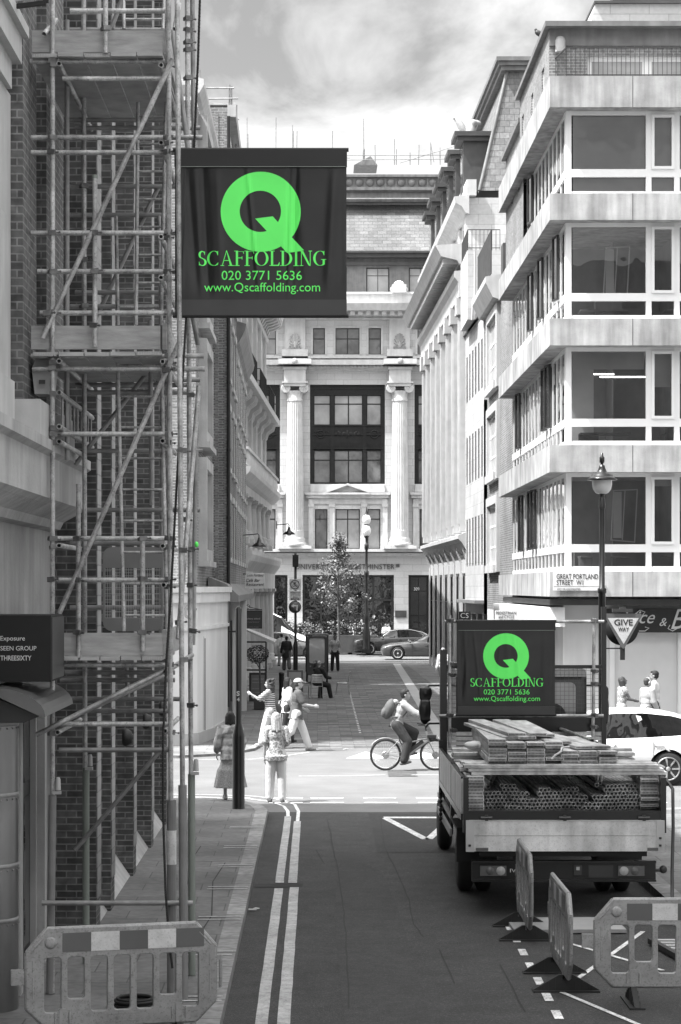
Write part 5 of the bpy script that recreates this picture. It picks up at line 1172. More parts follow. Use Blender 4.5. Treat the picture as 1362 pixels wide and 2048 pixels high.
m = MB(); y0 = UY+1.2; m.quad((XL, y0, z_(500)), (XR, y0, z_(500)), (XR, y0+3.4, z_(383)), (XL, y0+3.4, z_(383))); m.build('slate_roof', slate_f, un)
MR = FRONT(0, UY+4.2)
m = MB(MR); m.prism([(0, z_(385)), (.5, z_(383)), (.6, z_(378)), (.1, z_(372)), (.05, z_(362)), (.35, z_(358)), (.35, z_(352)), (0, z_(352))], 'x', XL, XR); m.build('roof_cornice', lead, un)
m = MB(MR); m.box(XL, XR, -2, .0, z_(352), z_(330)); m.box(XL, XR, -2.1, .2, z_(330), z_(325))
for i in range(70):
    c = 300+i*21.6
    if c < 1230: m.box(x_(c-1), x_(c+1), 0, .08, z_(351), z_(331)); m.lathe([(.001, .12), (.2, .10), (.26, .0)], (x_(c+10.8), 0, z_(341)), 18, R=Matrix.Rotation(-pi/2, 3, 'X'))
m.build('roundel_parapet', lead, un)
# letters, plaque and shopfront
tt = MB; lm = M_('bronze_lettering', .10, .4, .4, var=.1); k = UY/F
text(un, 'UNIVERSITY OF WESTMINSTER', FR(x_(591), UY-.08, z_(1138.5)), 198*k, 10.5*k, lm, thick=.06, spacing=1.05)
m = MB(MU); m.box(x_(792), x_(799), .02, .1, z_(1134), z_(1128)); m.build('crest', lm, un)
a, b = gops[0][0], gops[0][1]
for g in gops:
    if g[0] < x_(500) or g[0] > x_(900): window(un, MU, *g, depth=.35, nx=4, nz=(.6,), fm=dkgrey, gm=g_dark, fw=.12); continue
    f_ = MB(MU); cx0, cx1 = g[0], g[1]
    for px in (605, 640, 678, 745, 783): f_.box(x_(px), x_(px+4), -.45, -.3, .12, z_(1150))
    f_.box(cx0, cx1, -.46, -.28, z_(1202), z_(1198)); f_.box(cx0, cx1, -.45, -.27, z_(1154), z_(1150)); f_.box(cx0, cx1, -.46, -.25, .12, .7)
    fr_ = f_.build('shop_window', dkgrey, un)
    q = MB(MU); q.quad((cx0, -.4, .2), (cx1, -.4, .2), (cx1, -.4, z_(1151)), (cx0, -.4, z_(1151))); q.build('pane', g_dark, fr_)
    q = MB(MU); q.box(x_(650), x_(782), -.42, -.405, .7, z_(1224)); q.build('window_film', M_('film', .09, .35, var=.1), fr_)
for g, n_ in zip(gops2, (1, 2)): window(un, MU, *g, depth=.3, nx=n_, nz=(.45, .78), fm=blackp, gm=g_dark, fw=.15, name='door')
text(un, '309', FR(x_(828), UY+.2, z_(1181)), 11*k, 6*k, sw)
m = MB(MU); m.box(x_(790), x_(813), .02, .08, z_(1235), z_(1221)); m.build('plaque', M_('bronze_plaque', .09, .4, .5, var=.3), un)
m = MB(MU)
for px in (566, 612, 778, 820): m.cbox((x_(px), .9, z_(1095)), (.32, .3, .3))
m.build('floodlight', lgrey, un)
# roof scaffolding
sc_p = [(x, y0, 330) for x, y0 in ((494, 235), (496, 268), (552, 235), (585, 250), (587, 262), (594, 262), (665, 262), (727, 238), (729, 298), (750, 290), (789, 278), (793, 298), (820, 305), (838, 290), (861, 285), (880, 295), (905, 300))]
roofscaf('roof_scaffold', 'thin tube edge scaffold along the flat roof of the university building', sc_p, [(690, 320, 905, 318), (690, 311, 905, 310), (800, 326, 930, 286), (861, 285, 868, 325), (480, 318, 700, 316)], UY+6)
rh = thing('roof_hut', 'small pitched roof hut behind the scaffolding on the university roof', 'roof hut', P(736, 325, UY+7)); m = MB(); Yh = UY+7
m.prism([(PX(708, Yh), PZ(330, Yh)), (PX(755, Yh), PZ(330, Yh)), (PX(741, Yh), PZ(312, Yh))], 'y', Yh, Yh+3); m.box(PX(726, Yh), PX(730, Yh), Yh+.1, Yh+1, PZ(325, Yh), PZ(300, Yh)); m.build('roof', lead, rh)
# regent street lamp
Y = 130; t = thing('globe_street_lamp', 'ornate black street lamp with two stacked white globes in front of the university', 'street lamp', (PX(733, Y), Y, .12)); x = PX(733, Y)
m = MB(); m.box(x-.28, x+.28, Y-.28, Y+.28, .12, .35)
m.lathe([(.26, .35), (.24, .5), (.22, 1.4), (.17, 1.6), (.13, 1.9), (.17, 2.1), (.17, 2.3), (.10, 2.45), (.085, 4.6), (.14, 4.7), (.14, 4.95), (.085, 5.0), (.075, 6.2), (.13, 6.3), (.13, 6.55), (.07, 6.6), (.07, 6.9), (.12, 6.95), (.15, 7.05)], (x, Y, 0), 16); m.build('post', blackp, t)
m = MB(); m.lathe([(.13, 7.05), (.2, 7.12), (.27, 7.3), (.27, 7.45), (.2, 7.6), (.13, 7.66)], (x, Y, 0), 20); m.build('globe', globe, t)
m = MB(); m.lathe([(.14, 7.66), (.14, 7.72)], (x, Y, 0), 14); m.lathe([(.14, 8.27), (.09, 8.35), (.05, 8.5), (.03, 8.6), (.001, 8.8)], (x, Y, 0), 12); m.build('collar', blackp, t)
m = MB(); m.lathe([(.12, 7.72), (.2, 7.8), (.26, 7.95), (.26, 8.08), (.2, 8.2), (.14, 8.27)], (x, Y, 0), 20); m.build('globe', globe, t)
# street tree and planter
Y = 128; t = thing('street_tree', 'young leafy plane tree in front of the university shopfront', 'tree', (PX(676, Y), Y, .1))
m = MB(); b0 = Vector((PX(677, Y), Y, .1)); tp_ = P(676, 1110, Y); m.path([b0, b0+Vector((.02, 0, 1.5)), b0+Vector((-.03, 0, 3)), b0.lerp(tp_, .75), tp_], .07, 8, rf=lambda q: .075*(1-q)+.015)
rnd = random.Random(4); tips = []
for i in range(46):
    f_ = i/45; z = 2.95+f_*4.0; rad = (1.65 if f_ < .25 else 1.65-(f_-.25)*1.9 if f_ < .75 else .70-(f_-.75)*2.2)
    a = i*2.4+rnd.uniform(-.5, .5); l = max(.12, rad*rnd.uniform(.45, 1.05)); s0 = Vector((b0.x, Y, z-.35-.25*l)); e = Vector((b0.x+cos(a)*l, Y+sin(a)*l, z+rnd.uniform(-.12, .12)))
    if s0.z < 5.6: m.path([s0, s0.lerp(e, .5)+Vector((0, 0, .06)), e], .018, 5, rf=lambda q: .02*(1-q)+.005)
    tips += [(e, l)]*3+[(s0.lerp(e, .6), l)]
m.build('trunk', bark, t)
def leaves(tips, n, size, spread, mat, parent, seed, name='crown'):
    rnd = random.Random(seed); m = MB()
    for i in range(n):
        p, l = rnd.choice(tips); p = p+Vector((rnd.gauss(0, spread), rnd.gauss(0, spread), rnd.gauss(0, spread*.8)))
        q = Matrix.Rotation(rnd.uniform(0, 6.28), 3, 'Z') @ Matrix.Rotation(rnd.gauss(0, .8), 3, 'X') @ Matrix.Rotation(rnd.gauss(0, .4), 3, 'Y'); s_ = size*rnd.uniform(.55, 1.25)
        m.add([p+q @ Vector(w_)*s_ for w_ in ((0, -.55, 0), (.42, -.15, .05), (.3, .4, 0), (0, .6, -.06), (-.3, .4, 0), (-.42, -.15, .05))], [(0, 1, 2, 3), (0, 3, 4, 5)])
    return m.build(name, mat, parent)
leaves(tips, 3300, .12, .14, foliage_l, t, 5)
Y = 131; t = thing('steel_planter', 'long dark steel planter filled with shrubs on the far kerb', 'planter', (PX(700, Y), Y, .12))
m = MB(); m.prism([(PX(630, Y), .12), (PX(746, Y), .12), (PX(752, Y), 1.15), (PX(624, Y), 1.15)], 'y', Y, Y+1.6); m.build('box', M_('corten', .10, .5, .2, var=.3), t)
tips = [(Vector((PX(rnd.uniform(560, 748), Y), Y+.8, 1.2+rnd.uniform(0, .5)*rnd.choice((1, .5, 1.4)))), 1) for _ in range(60)]
leaves(tips, 2200, .12, .14, foliage_l, t, 8, 'shrubs')
for k_, (px, py) in enumerate(((628, 1250), (764, 1245))):
    tips = [(P(px+rnd.uniform(-18, 18), py+rnd.uniform(-20, 30), 137), 1) for _ in range(12)]
    tt_ = thing('potted_plant', ('dark leafy plant inside the left end of the university window', 'dark spiky plant behind the parked cars', 'taller spiky plant at the right end of the university window')[k_], 'plant', P(px, 1290, 137)); m = MB(); m.tube(P(px, 1295, 137), P(px, py, 137), .05, n=6); m.build('stem', bark, tt_); leaves(tips, 140, .22, .18, foliage_d, tt_, 9+k_, 'leaves')

# ------------------------------------------------------------------ right far classical building (slightly angled)
def RF(y0, x0, sl): U = Vector((-sl, 1, 0)).normalized(); return FACE((x0, y0, 0), U, (-U.y, U.x, 0))
r1 = thing('cornice_building', 'pale classical building on the right with stepped cornices and a slate mansard roof', 'building', (8, 102, 0))
M1r = RF(90.3, 6.20, .016); LR = 23.8
ops = [(y, y+1.7, z0, z1) for y in (1.2, 4.6, 8.0, 11.4, 14.8, 18.2, 21.2) for z0, z1 in ((6.9, 9.3), (10.1, 12.6), (13.4, 15.3), (18.0, 19.1))]
gop = [(y, y+2.3, .4, 4.6) for y in (.9, 4.3, 7.7, 11.1, 14.5, 17.9, 21.1)]
w = MB(M1r); w.wall(0, LR, 5.6, 20, ops, .4); w.box(.5, LR, -10, -.5, 0, 19.9); w.build('wall', stone, r1)
w = MB(M1r); w.wall(0, LR, 0, 5.6, gop, .12); w.build('ground_floor_wall', stone, r1)
for o_ in ops: window(r1, M1r, *o_, depth=.35, nx=2, nz=(.5,), gm=g_mid)
for o_ in gop: window(r1, M1r, *o_, depth=.03, nx=1, nz=(.7,), fm=blackp, gm=g_dark, fw=.12)
w = MB(FRONT(0, 90.3)); w.wall(6.08, 14, 0, 20, [], .2); w.build('end_wall', stone_s, r1)
m = MB(M1r)
for y in (0.05, 3.35, 6.75, 10.15, 13.55, 16.95, 20.3, 23.2):
    m.box(y, y+.75, 0, .35, 6.3, 15.9); m.box(y-.08, y+.83, 0, .5, 15.2, 15.9); m.box(y+.1, y+.28, .35, .40, 6.6, 15.0); m.box(y+.45, y+.62, .35, .40, 6.6, 15.0); m.box(y, y+.75, 0, .12, 17.9, 19.2)
m.build('giant_pilaster', stone, r1)
m = MB(M1r)
for y in (0.2, 3.5, 6.9, 10.3, 13.7, 17.1, 20.4, 23.0): m.box(y, y+.5, 0, .05, .0, 5.0); m.prism([(0, 5.1), (.06, 5.1), (.2, 5.5), (.26, 5.85), (0, 5.9)], 'x', y+.1, y+.4)
m.build('shop_pilaster', stone, r1)
m = MB(M1r)
for prof in ([(0, 5.4), (.1, 5.5), (.3, 5.85), (.45, 6.0), (.45, 6.15), (0, 6.3)], [(0, 15.9), (.4, 15.9), (.45, 16.5), (.6, 16.7), (.6, 16.95), (0, 17.0)], [(0, 17.2), (.4, 17.25), (.5, 17.4), (1.15, 17.55), (1.25, 17.75), (1.4, 18.0), (0, 18.1)], [(0, 19.3), (.15, 19.35), (.3, 19.6), (.55, 19.75), (.6, 20.0), (0, 20.05)], [(-.3, 20.05), (.1, 20.05), (.1, 20.7), (-.3, 20.7)]):
    m.prism(prof, 'x', -.3, LR+.6)
m.build('cornice', stone, r1)
m = MB(M1r)
for j in range(40): m.box(.1+j*.58, .38+j*.58, .45, 1.05, 17.28, 17.5)
m.build('modillions', stone, r1)
# mansard with hipped end
m = MB(); ya, yb = 91.0, 113; o0 = Vector((6.5, ya, 20.4))
def mp_(d, y): return M1r @ Vector((y, d, 0))
A0 = M1r @ Vector((.6, -.5, 20.4)); B0 = M1r @ Vector((LR, -.5, 20.4)); A1 = M1r @ Vector((1.4, -1.75, 25.6)); B1 = M1r @ Vector((LR-1, -1.75, 25.6)); C0 = Vector((A0.x+7, A0.y, 20.4)); C1 = Vector((A1.x+6, A1.y, 25.6))
m.quad(A0, B0, B1, A1); m.quad(A0, A1, C1, C0); m.build('slate_roof', slate, r1)
m = MB(); m.tube(A0, A1, .08, n=8); m.tube(B0, B1, .08, n=8); m.build('hip_flashing', lead, r1)
m = MB(); 
for k_, (z, d) in enumerate(((25.6, .28), (25.78, .40), (25.95, .5))): a = A1.copy(); a.z = z; b = B1.copy(); b.z = z; m.beam(a, b, d*2, .17); c = C1.copy(); c.z = z; m.beam(a-Vector((d, 0, 0)), c, d*2-.02, .166)
m.build('ridge_cornice', lead, r1)
m = MB(); 
for k_ in range(6):
    y = 1.4+k_*3.9; p = lambda a, d, z: (y+a, d, z); mm_ = MB(M1r)
    mm_.box(y, y+1.5, -1.6, .1, 20.5, 22.6); dm = mm_.build('dormer', lead_d, r1)
    mm_ = MB(M1r); mm_.box(y-.15, y+1.65, -1.7, .35, 22.6, 22.78); mm_.box(y-.25, y+1.75, -1.8, .48, 22.79, 22.98); mm_.build('dormer_cornice', lead_d, dm)
    mm_ = MB(M1r); mm_.box(y+.25, y+1.25, .1, .12, 20.9, 22.4); mm_.build('pane', g_mid, dm)
# statue and urn
def statue(name, label, p, kind):
    t = thing(name, label, 'statue', p)
    m = MB(); x, y, z = p; Q = Matrix.Rotation(.35, 3, 'Y')
    m.ell((x, y, z+.55), (.26, .26, .62), Q); m.ell((x-.25, y, z+.95), (.14, .2, .55), Matrix.Rotation(-.5, 3, 'Y')); m.ell((x+.2, y, z+1.15), (.15, .18, .2)); m.ell((x+.4, y, z+1.2), (.2, .1, .1), Matrix.Rotation(.4, 3, 'Y'))
    m.tube((x-.62, y, z+1.35), (x-.1, y, z+.2), .035, n=6); m.ell((x-.64, y, z+1.38), .07); m.ell((x+.1, y, z+.15), (.3, .3, .2))
    o = link('figure', remesh(m, .05, 2, Vector(p)), stone_d, t); return t
statue('roof_statue', 'weathered winged statue holding a furled flag on the mansard corner', P(937, 300, 96), 0)
Y = 112; t = thing('stone_urn', 'large stone urn standing on the cornice of the classical building', 'urn', P(884, 470, Y)); p = P(884, 470, Y); s = Y/F
m = MB(); m.box(p.x-.32, p.x+.32, Y-.3, Y+.3, p.z-.9, p.z); m.lathe([(.22, 0), (.25, .05), (.12, .2), (.14, .3), (.3, .42), (.42, .75), (.44, 1.15), (.52, 1.25), (.52, 1.32), (.4, 1.34), (.38, 1.2)], p, 20); m.build('urn_body', stone_d, t)

# ------------------------------------------------------------------ tile-faced modern building with slit windows
r2 = thing('tile_faced_building', 'narrow pale modern building with tall slit windows between the classical and brick buildings', 'building', (7, 86, 0))
M2r = RF(82.0, 6.2, .015); ops = [(.5+i*1.35, .5+i*1.35+.62, z0, z1) for i in range(6) for z0, z1 in ((4.85, 6.75), (8.17, 10.08), (11.5, 13.36))]
w = MB(M2r); w.wall(0, 8.4, 3.4, 14.3, ops, .06); w.box(.4, 8.4, -8, -.4, 0, 14.3); w.build('tiled_wall', ashlar_g, r2)
for o_ in ops: window(r2, M2r, *o_, depth=.02, nx=1, nz=(.5,), fm=dkgrey, gm=g_dark)
m = MB(M2r); m.wall(0, 8.4, 0, 3.4, [(.6, 2.6, .3, 3.0), (3.4, 5.2, .3, 3.0), (5.8, 7.8, .3, 3.0)], .3); m.box(-.05, 8.4, 0, .35, 3.4, 3.52); m.build('shop_wall', grey, r2)
for a in (.6, 3.4, 5.8): window(r2, M2r, a, a+1.9, .3, 3.0, depth=.2, nx=2, fm=steel, gm=g_dark)
m = MB(M2r); m.box(0, 8.4, -.3, .1, 14.3, 14.5); m.build('coping', lead, r2)
m = MB(FRONT(0, 82)); m.wall(6.2, 12, 11, 14.3, [], .1); m.build('end_wall', ashlar_g, r2)
# rooftop terrace blocks above it
bk = MB(FRONT(0, 84.5)); tb_ = thing('terrace_block', 'pale stone stair block with railing stepping up behind the slit-window building', 'building', (7, 86, 14.3))
bk.box(PX(935, 84.5), PX(1010, 84.5), -4, 0, 14.3, PZ(500, 84.5)); bk.build('wall', stone_s, tb_)
railing(tb_, [Vector((PX(936, 84.5), 88, 0)), Vector((PX(936, 84.5), 84.5, 0)), Vector((PX(1000, 84.5), 84.5, 0))], PZ(500, 84.5), .78, .14, dkgrey)
m = MB(); m.path([P(950, 502, 84.3), P(950, 590, 84.3), P(946, 602, 84.3), P(944, 640, 84.3)], .05, 6); m.build('downpipe', lgrey, tb_)
for a in range(3): m = MB(FACE((PX(935, 84.5), 84.5, 0), (0, 1, 0), (-1, 0, 0)))

# ------------------------------------------------------------------ brick building with tall white windows
r3 = thing('brick_window_building', 'brown brick building with large white multi-pane windows next to the concrete block', 'building', (7, 76, 0))
M3r = FACE((6.33, 71.2, 0), (0, 1, 0), (-1, 0, 0)); ops = [(5.6, 9.6, 4.8, 6.95), (5.6, 9.6, 8.05, 10.2), (5.6, 9.6, 11.25, 13.6)]
w = MB(M3r); w.wall(0, 10.8, 3.2, 14.0, ops, .25); w.box(0, 10.8, -8, -.35, 0, 14.0); w.build('brick_wall', brick_m, r3)
w = MB(M3r); w.wall(0, 10.8, 0, 3.2, [(1, 4.4, .4, 2.8), (5.4, 10, .4, 2.8)], .25); w.build('shop_wall', white_wall, r3)
for a, b in ((1, 4.4), (5.4, 10)): window(r3, M3r, a, b, .4, 2.8, depth=.2, nx=3, fm=dkgrey, gm=g_dark)
for o_ in ops:
    window(r3, M3r, *o_, depth=.0, nx=6, nz=(.3, .65), gm=g_mid, fw=.1, tw=.07)
    m = MB(M3r); a, b, c, d = o_; m.box(a-.45, a, 0, .12, c-.25, d+.3); m.box(b, b+.4, 0, .12, c-.25, d+.3); m.box(a, b, 0, .13, d, d+.3); m.box(a, b, 0, .2, c-.28, c); m.build('stone_surround', stone, r3)
m = MB(M3r); m.prism([(0, 13.9), (.3, 14.0), (.55, 14.5), (.55, 14.7), (0, 14.8)], 'x', 4.5, 10.9); m.build('cornice', stone, r3)
railing(r3, [M3r @ Vector((4.6, .35, 0)), M3r @ Vector((10.6, .35, 0))], 14.8, 1.5, .3, lead_d, r=.03)
m = MB(M3r); m.add([(4.6, -.6, 14.8), (10.8, -.6, 14.8), (10.8, -1.8, 18.4), (4.6, -1.8, 18.4)], [(0, 1, 2, 3)]); m.build('slate_roof', slate, r3)
m = MB(M3r); 
for y in (5.2, 7.2, 9.2): m.box(y, y+.9, -1.2, -.45, 15.2, 16.6)
m.build('dormer', lead_d, r3)

# ------------------------------------------------------------------ concrete corner block
r4 = thing('concrete_office_block', 'modern corner office block with board-marked concrete bands, ribbon windows and a brick roof storey', 'building', (10, 62, 0))
bands = [(16.14, 16.93), (13.29, 13.96), (10.12, 10.80), (6.92, 7.60), (3.77, 4.40)]
CXr, CYf, YE, XE = 5.87, 55.6, 71.3, 17.0; GX, GY = 6.33, 56.1
for z0, z1 in bands:
    m = MB(); m.prism([(CXr, CYf), (XE, CYf), (XE, CYf+.45), (CXr+.3, CYf+.45), (CXr+.3, YE), (CXr, YE)], 'z', z0, z1)
    m.build('concrete_band', concrete, r4)
    m = MB(); m.box(CXr+.3, XE, CYf+.45, YE, z0+.0, z1-.03); m.build('floor_slab', concrete, r4)
    m = MB()
    for x in (7.96, 10.9, 14.2): m.box(x, x+.015, CYf-.003, CYf, z0, z1)
    m.build('joint', dkgrey, r4)
MG = FRONT(0, GY); MGs = FACE((GX, GY, 0), (0, 1, 0), (-1, 0, 0)); rnd = random.Random(11)
for fi in range(4):
    zb = bands[fi+1][1]; zt = bands[fi][0]; z1 = zb+.14; z2 = zb+.50; z3 = zb+.70; z4 = zt-.10
    m = MB(MG); m.box(GX+.141, XE, -.1, .03, zb, z1); m.box(GX+.141, XE, -.1, .048, z2, z3); m.box(GX+.141, XE, -.1, .03, z4, zt)
    xs = [GX+.12]; x = GX+.13; verts = [0.02]
    cells = []; x = GX+.18
    while x < XE-1:
        cells.append((x, x+1.86, 'fixed')); cells.append((x+2.0, x+2.58, 'vent')); x += 2.72
    m.box(GX, GX+.14, -.12, .05, zb, zt)
    for a, b, kd in cells: m.box(b, b+.14, -.1, .045, zb+.0, zt)
    m.build('window_band_front', white_frame, r4)
    g = MB(MG)
    for a, b, kd in cells: g.quad((a, -.04, z1), (b, -.04, z1), (b, -.04, z2), (a, -.04, z2)); g.quad((a, -.04, z3), (b, -.04, z3), (b, -.04, z4), (a, -.04, z4)) if kd == 'fixed' else None
    g.build('glazing_front', g_see, r4)
    for a, b, kd in cells:
        if kd == 'vent':
            q = MB(MG); e = .07; q.box(a, a+e, -.02, .09, z3, z4); q.box(b-e, b, -.02, .09, z3, z4); q.box(a+e, b-e, -.02, .09, z3, z3+e); q.box(a+e, b-e, -.02, .09, z4-e, z4); f_ = q.build('casement', white_frame, r4)
            q = MB(MG); q.quad((a+e, .03, z3+e), (b-e, .03, z3+e), (b-e, .03, z4-e), (a+e, .03, z4-e)); q.build('pane', g_see, f_)
    # side
    m = MB(MGs); LS = YE-GY; m.box(0.0, LS, -.1, .01, zb, z1); m.box(.0, LS, -.1, .02, z2, z3); m.box(.0, LS, -.1, .01, z4, zt)
    ys = [.15+i*.98 for i in range(16)]
    for y in ys: m.box(y, y+.06, -.1, .012, zb, zt)
    m.build('window_band_side', white_frame, r4)
    g = MB(MGs); g.quad((.2, -.012, z1), (LS, -.012, z1), (LS, -.012, z4), (.2, -.012, z4)); g.build('glazing_side', g_see if fi else g_dark, r4)
    for y in rnd.sample(ys[1:-1], 3):
        q = MB(MGs); q.M = MGs @ Matrix.Translation((y+.07, .06, 0)) @ Matrix.Rotation(.16, 4, 'Z')
        e = .05; b = .5; q.box(0, e, -.02, .04, z3, z4); q.box(b-e, b, -.02, .04, z3, z4); q.box(e, b-e, -.02, .04, z3, z3+e); q.box(e, b-e, -.02, .04, z4-e, z4); f_ = q.build('casement', dkgrey, r4)
        q2 = MB(q.M); q2.quad((e, .01, z3+e), (b-e, .01, z3+e), (b-e, .01, z4-e), (e, .01, z4-e)); q2.build('pane', g_dark, f_)
    # interior
    m = MB(); m.box(GX+.6, XE, 60.5, 60.6, zb, zt); m.box(9.4, 9.6, GY+.6, 60.5, zb, zt); m.box(GX+1.6, GX+1.62, GY+3, YE, zb, zt); m.build('interior_wall', interior if fi != 1 else interior, r4)
    if fi == 0: m = MB(MG); m.box(GX+.2, XE, -.16, -.14, zb, zt); m.build('blind', M_('roller_blind', .46, .8, var=.05), r4); m = MB(MGs); m.box(.2, LS, -.16, -.14, zb, zt); m.build('blind', MATS['roller_blind'], r4)
    if fi in (1, 3):  # window reflection shaped as a leaning pale frame set behind the glass
        m = MB(); x0 = GX+1.05+.1*fi; x1 = x0+.62; za = z3+.15; zb_ = z4-.28; yy = GY+1.6
        for a, b, c, d in ((x0, x0+.035, za, zb_), (x1, x1+.035, za-.06, zb_+.03), (x0+.3, x0+.33, za, zb_)): m.add([(a, yy, c), (b, yy, c), (b+.07, yy, d), (a+.07, yy, d)], [(0, 1, 2, 3)])
        m.beam((x0, yy, za), (x1+.03, yy, za-.06), .02, .03); m.beam((x0+.07, yy, zb_), (x1+.1, yy, zb_+.03), .02, .03); m.box(x0+.08, x0+.3, yy+.02, yy+.03, za+.05, zb_-.03); m.build('reflected_window_outline', interior_l, r4)
    if fi == 2:
        for (a, b, y, z) in ((6.75, 7.9, 58.6, zt-.45), (7.4, 8.8, 57.6, zt-.62), (6.6, 7.1, 59.8, zt-.85), (9.9, 11.2, 58.2, zt-.3)): m = MB(); m.box(a, b, y, y+.06, z, z+.03); m.build('strip_light', lamp_e, r4)
        m = MB(); m.box(GX+.3, GX+.9, 57.6, 57.65, zb, zt); m.build('interior_screen', interior_l, r4)
    if fi in (1, 2, 3):
        m = MB(MG)
        for (a, b, kd) in cells:
            if rnd.random() < .45: dz = rnd.uniform(.15, .9); m.box(a+.02, b-.02, -.22, -.20, zt-.1-dz, zt-.1)
        if m.v: m.build('blind', interior_l, r4)
    m = MB(); 
    for k_ in range(7): x = GX+.4+rnd.uniform(0, 6); y = GY+rnd.uniform(.6, 2.5); m.box(x, x+rnd.uniform(.2, .7), y, y+.4, zb, zb+rnd.uniform(.35, .8))
    for k_ in range(3): x = GX+.5+k_*2.2; m.box(x, x+1.3, GY+1, GY+1.7, zb+.38, zb+.42)
    m.build('office_furniture', grey if fi % 2 else dkgrey, r4)
# brick return of the block against the neighbour
# roof storey
m = MB(FRONT(0, 57.0)); ops = [(7.0, 14.8, 17.0, 17.78)]; m.wall(6.0, XE, 16.9, 18.45, ops, .25); m.build('roof_storey_front', brick_m, r4)
m = MB(FACE((6.0, 57.0, 0), (0, 1, 0), (-1, 0, 0))); ops = [(1.2, 1.9, 16.95, 17.8), (4.2, 4.8, 17.0, 17.8), (7, 7.6, 17.0, 17.8)]; m.wall(0, 8.2, 16.9, 18.45, ops, .1); m.box(.5, 8.2, -6, -.12, 16.9, 18.4); m.build('roof_storey_side', brick_m, r4)
for o_ in ops: window(r4, FACE((6.0, 57.0, 0), (0, 1, 0), (-1, 0, 0)), *o_, depth=.05, nx=1)
m = MB(FACE((6.1, 65.2, 0), (0, 1, 0), (-1, 0, 0))); ops = [(1, 1.6, 16.0, 17.2), (3.4, 4.0, 16.0, 17.2)]; m.wall(0, 6, 14.2, 17.8, ops, .1); m.box(0, 6, -6, -.12, 14.2, 17.8); m.build('roof_storey_side', brick_m, r4)
for o_ in ops: window(r4, FACE((6.1, 65.2, 0), (0, 1, 0), (-1, 0, 0)), *o_, depth=.05, nx=1)
for i in range(5): window(r4, FRONT(0, 57.0), 7.0+i*1.56, 7.0+(i+1)*1.56, 17.0, 17.78, depth=.15, nx=1, gm=g_lite, fw=.12, name='sliding_door')
m = MB(); m.box(5.86, XE, 56.6, 57.4, 18.45, 18.58); m.box(5.86, 6.4, 57.4, 65.3, 18.45, 18.58); m.box(6.0, XE, 56.92, 56.99, 18.02, 18.45); m.box(5.95, 6.4, 65.3, 71.3, 17.8, 17.95); m.build('roof_edge', lead, r4)
railing(r4, [Vector((CXr+.28, 57.1, 0)), Vector((CXr+.45, CYf+.25, 0)), Vector((XE, CYf+.25, 0))], 16.93, .78, .115, dkgrey, r=.008)
m = MB(); m.lathe([(.13, 0), (.13, .3), (.1, .38), (.001, .42)], (6.28, 56.9, 17.85), 14); m.build('roof_light', lgrey, r4)
ph = thing('roof_penthouse', 'pale stone penthouse wall with lead edge set back above the concrete block', 'penthouse', (10, 63, 19.1)); Y = 62
m = MB(); m.prism([(PX(1168, Y), PZ(40, Y)-1), (PX(1190, Y), PZ(8, Y)), (18, PZ(8, Y)), (18, PZ(40, Y)-1)], 'y', Y, Y+5); m.build('wall', stone_s, ph); m = MB(); m.box(PX(1188, Y), 18, Y-.1, Y+5, PZ(8, Y), PZ(3, Y)); m.box(PX(1230, Y), 18, Y+.5, Y+1, PZ(3, Y), PZ(-20, Y)); m.build('coping', lead_d, ph)
pg = thing('pigeon', 'small pigeon perched on the roof edge of the corner block', 'bird', P(1078, 74, 60)); q = P(1078, 74, 60); m = MB(); m.ell((q.x, 60, q.z+.1), (.13, .07, .08), Matrix.Rotation(.5, 3, 'Y')); m.ell((q.x-.09, 60, q.z+.2), .04); m.ell((q.x+.14, 60, q.z+.03), (.09, .04, .025), Matrix.Rotation(.5, 3, 'Y')); m.tube((q.x, 60, q.z+.06), (q.x, 60, q.z-.03), .01, n=5); link('body', remesh(m, .015, 1, q), dkgrey, pg)
# ground floor of the block
m = MB(); m.box(CXr+.25, XE, CYf+1.3, YE, 0, 3.77); m.build('ground_floor_core', white_wall, r4) if False else None
MGF = FRONT(0, 56.9)
m = MB(MGF); m.wall(6.35, XE, .1, 3.77, [(7.55, XE-1, .4, 3.0)], .3); m.build('shop_front_wall', white_wall, r4)
m = MB(FACE((6.35, 56.9, 0), (0, 1, 0), (-1, 0, 0))); m.wall(0, 14.4, 0, 3.77, [(2, 5, .5, 3), (6, 9, .5, 3), (10, 13, .5, 3)], .3); m.build('shop_side_wall', white_wall, r4)
for a in (2, 6, 10): window(r4, FACE((6.35, 56.9, 0), (0, 1, 0), (-1, 0, 0)), a, a+3, .5, 3, depth=.2, nx=2, fm=dkgrey, gm=g_mid)
m = MB(MGF)
for x in (7.55, 9.32): m.box(x, x+.13, -.2, .05, .4, 3.0)
m.box(7.55, XE-1, -.2, .06, 3.0, 3.12); m.box(7.55, XE-1, -.2, .06, .3, .4); m.build('shop_window_frame', white_frame, r4)
q = MB(MGF); q.quad((7.6, -.1, .4), (XE-1, -.1, .4), (XE-1, -.1, 3.0), (7.6, -.1, 3.0)); q.build('shop_glazing', g_shop, r4)
m = MB(); m.box(7.0, XE, 59.2, 59.3, .1, 3.7); m.box(7.0, XE, 57.1, 59.2, .05, .12); m.box(9.36, 9.42, 57.2, 59.2, .1, 3.2); m.build('shop_interior', interior_l, r4)
frost = M_('frosted_film', .62, .35, var=.04)
m = MB(MGF); m.box(7.68, 9.32, -.095, -.06, .4, 3.0); m.build('frosted_panel', frost, r4); m = MB(); m.box(9.45, XE, 57.9, 57.95, .12, 3.2); m.build('display_backdrop', frost, r4)
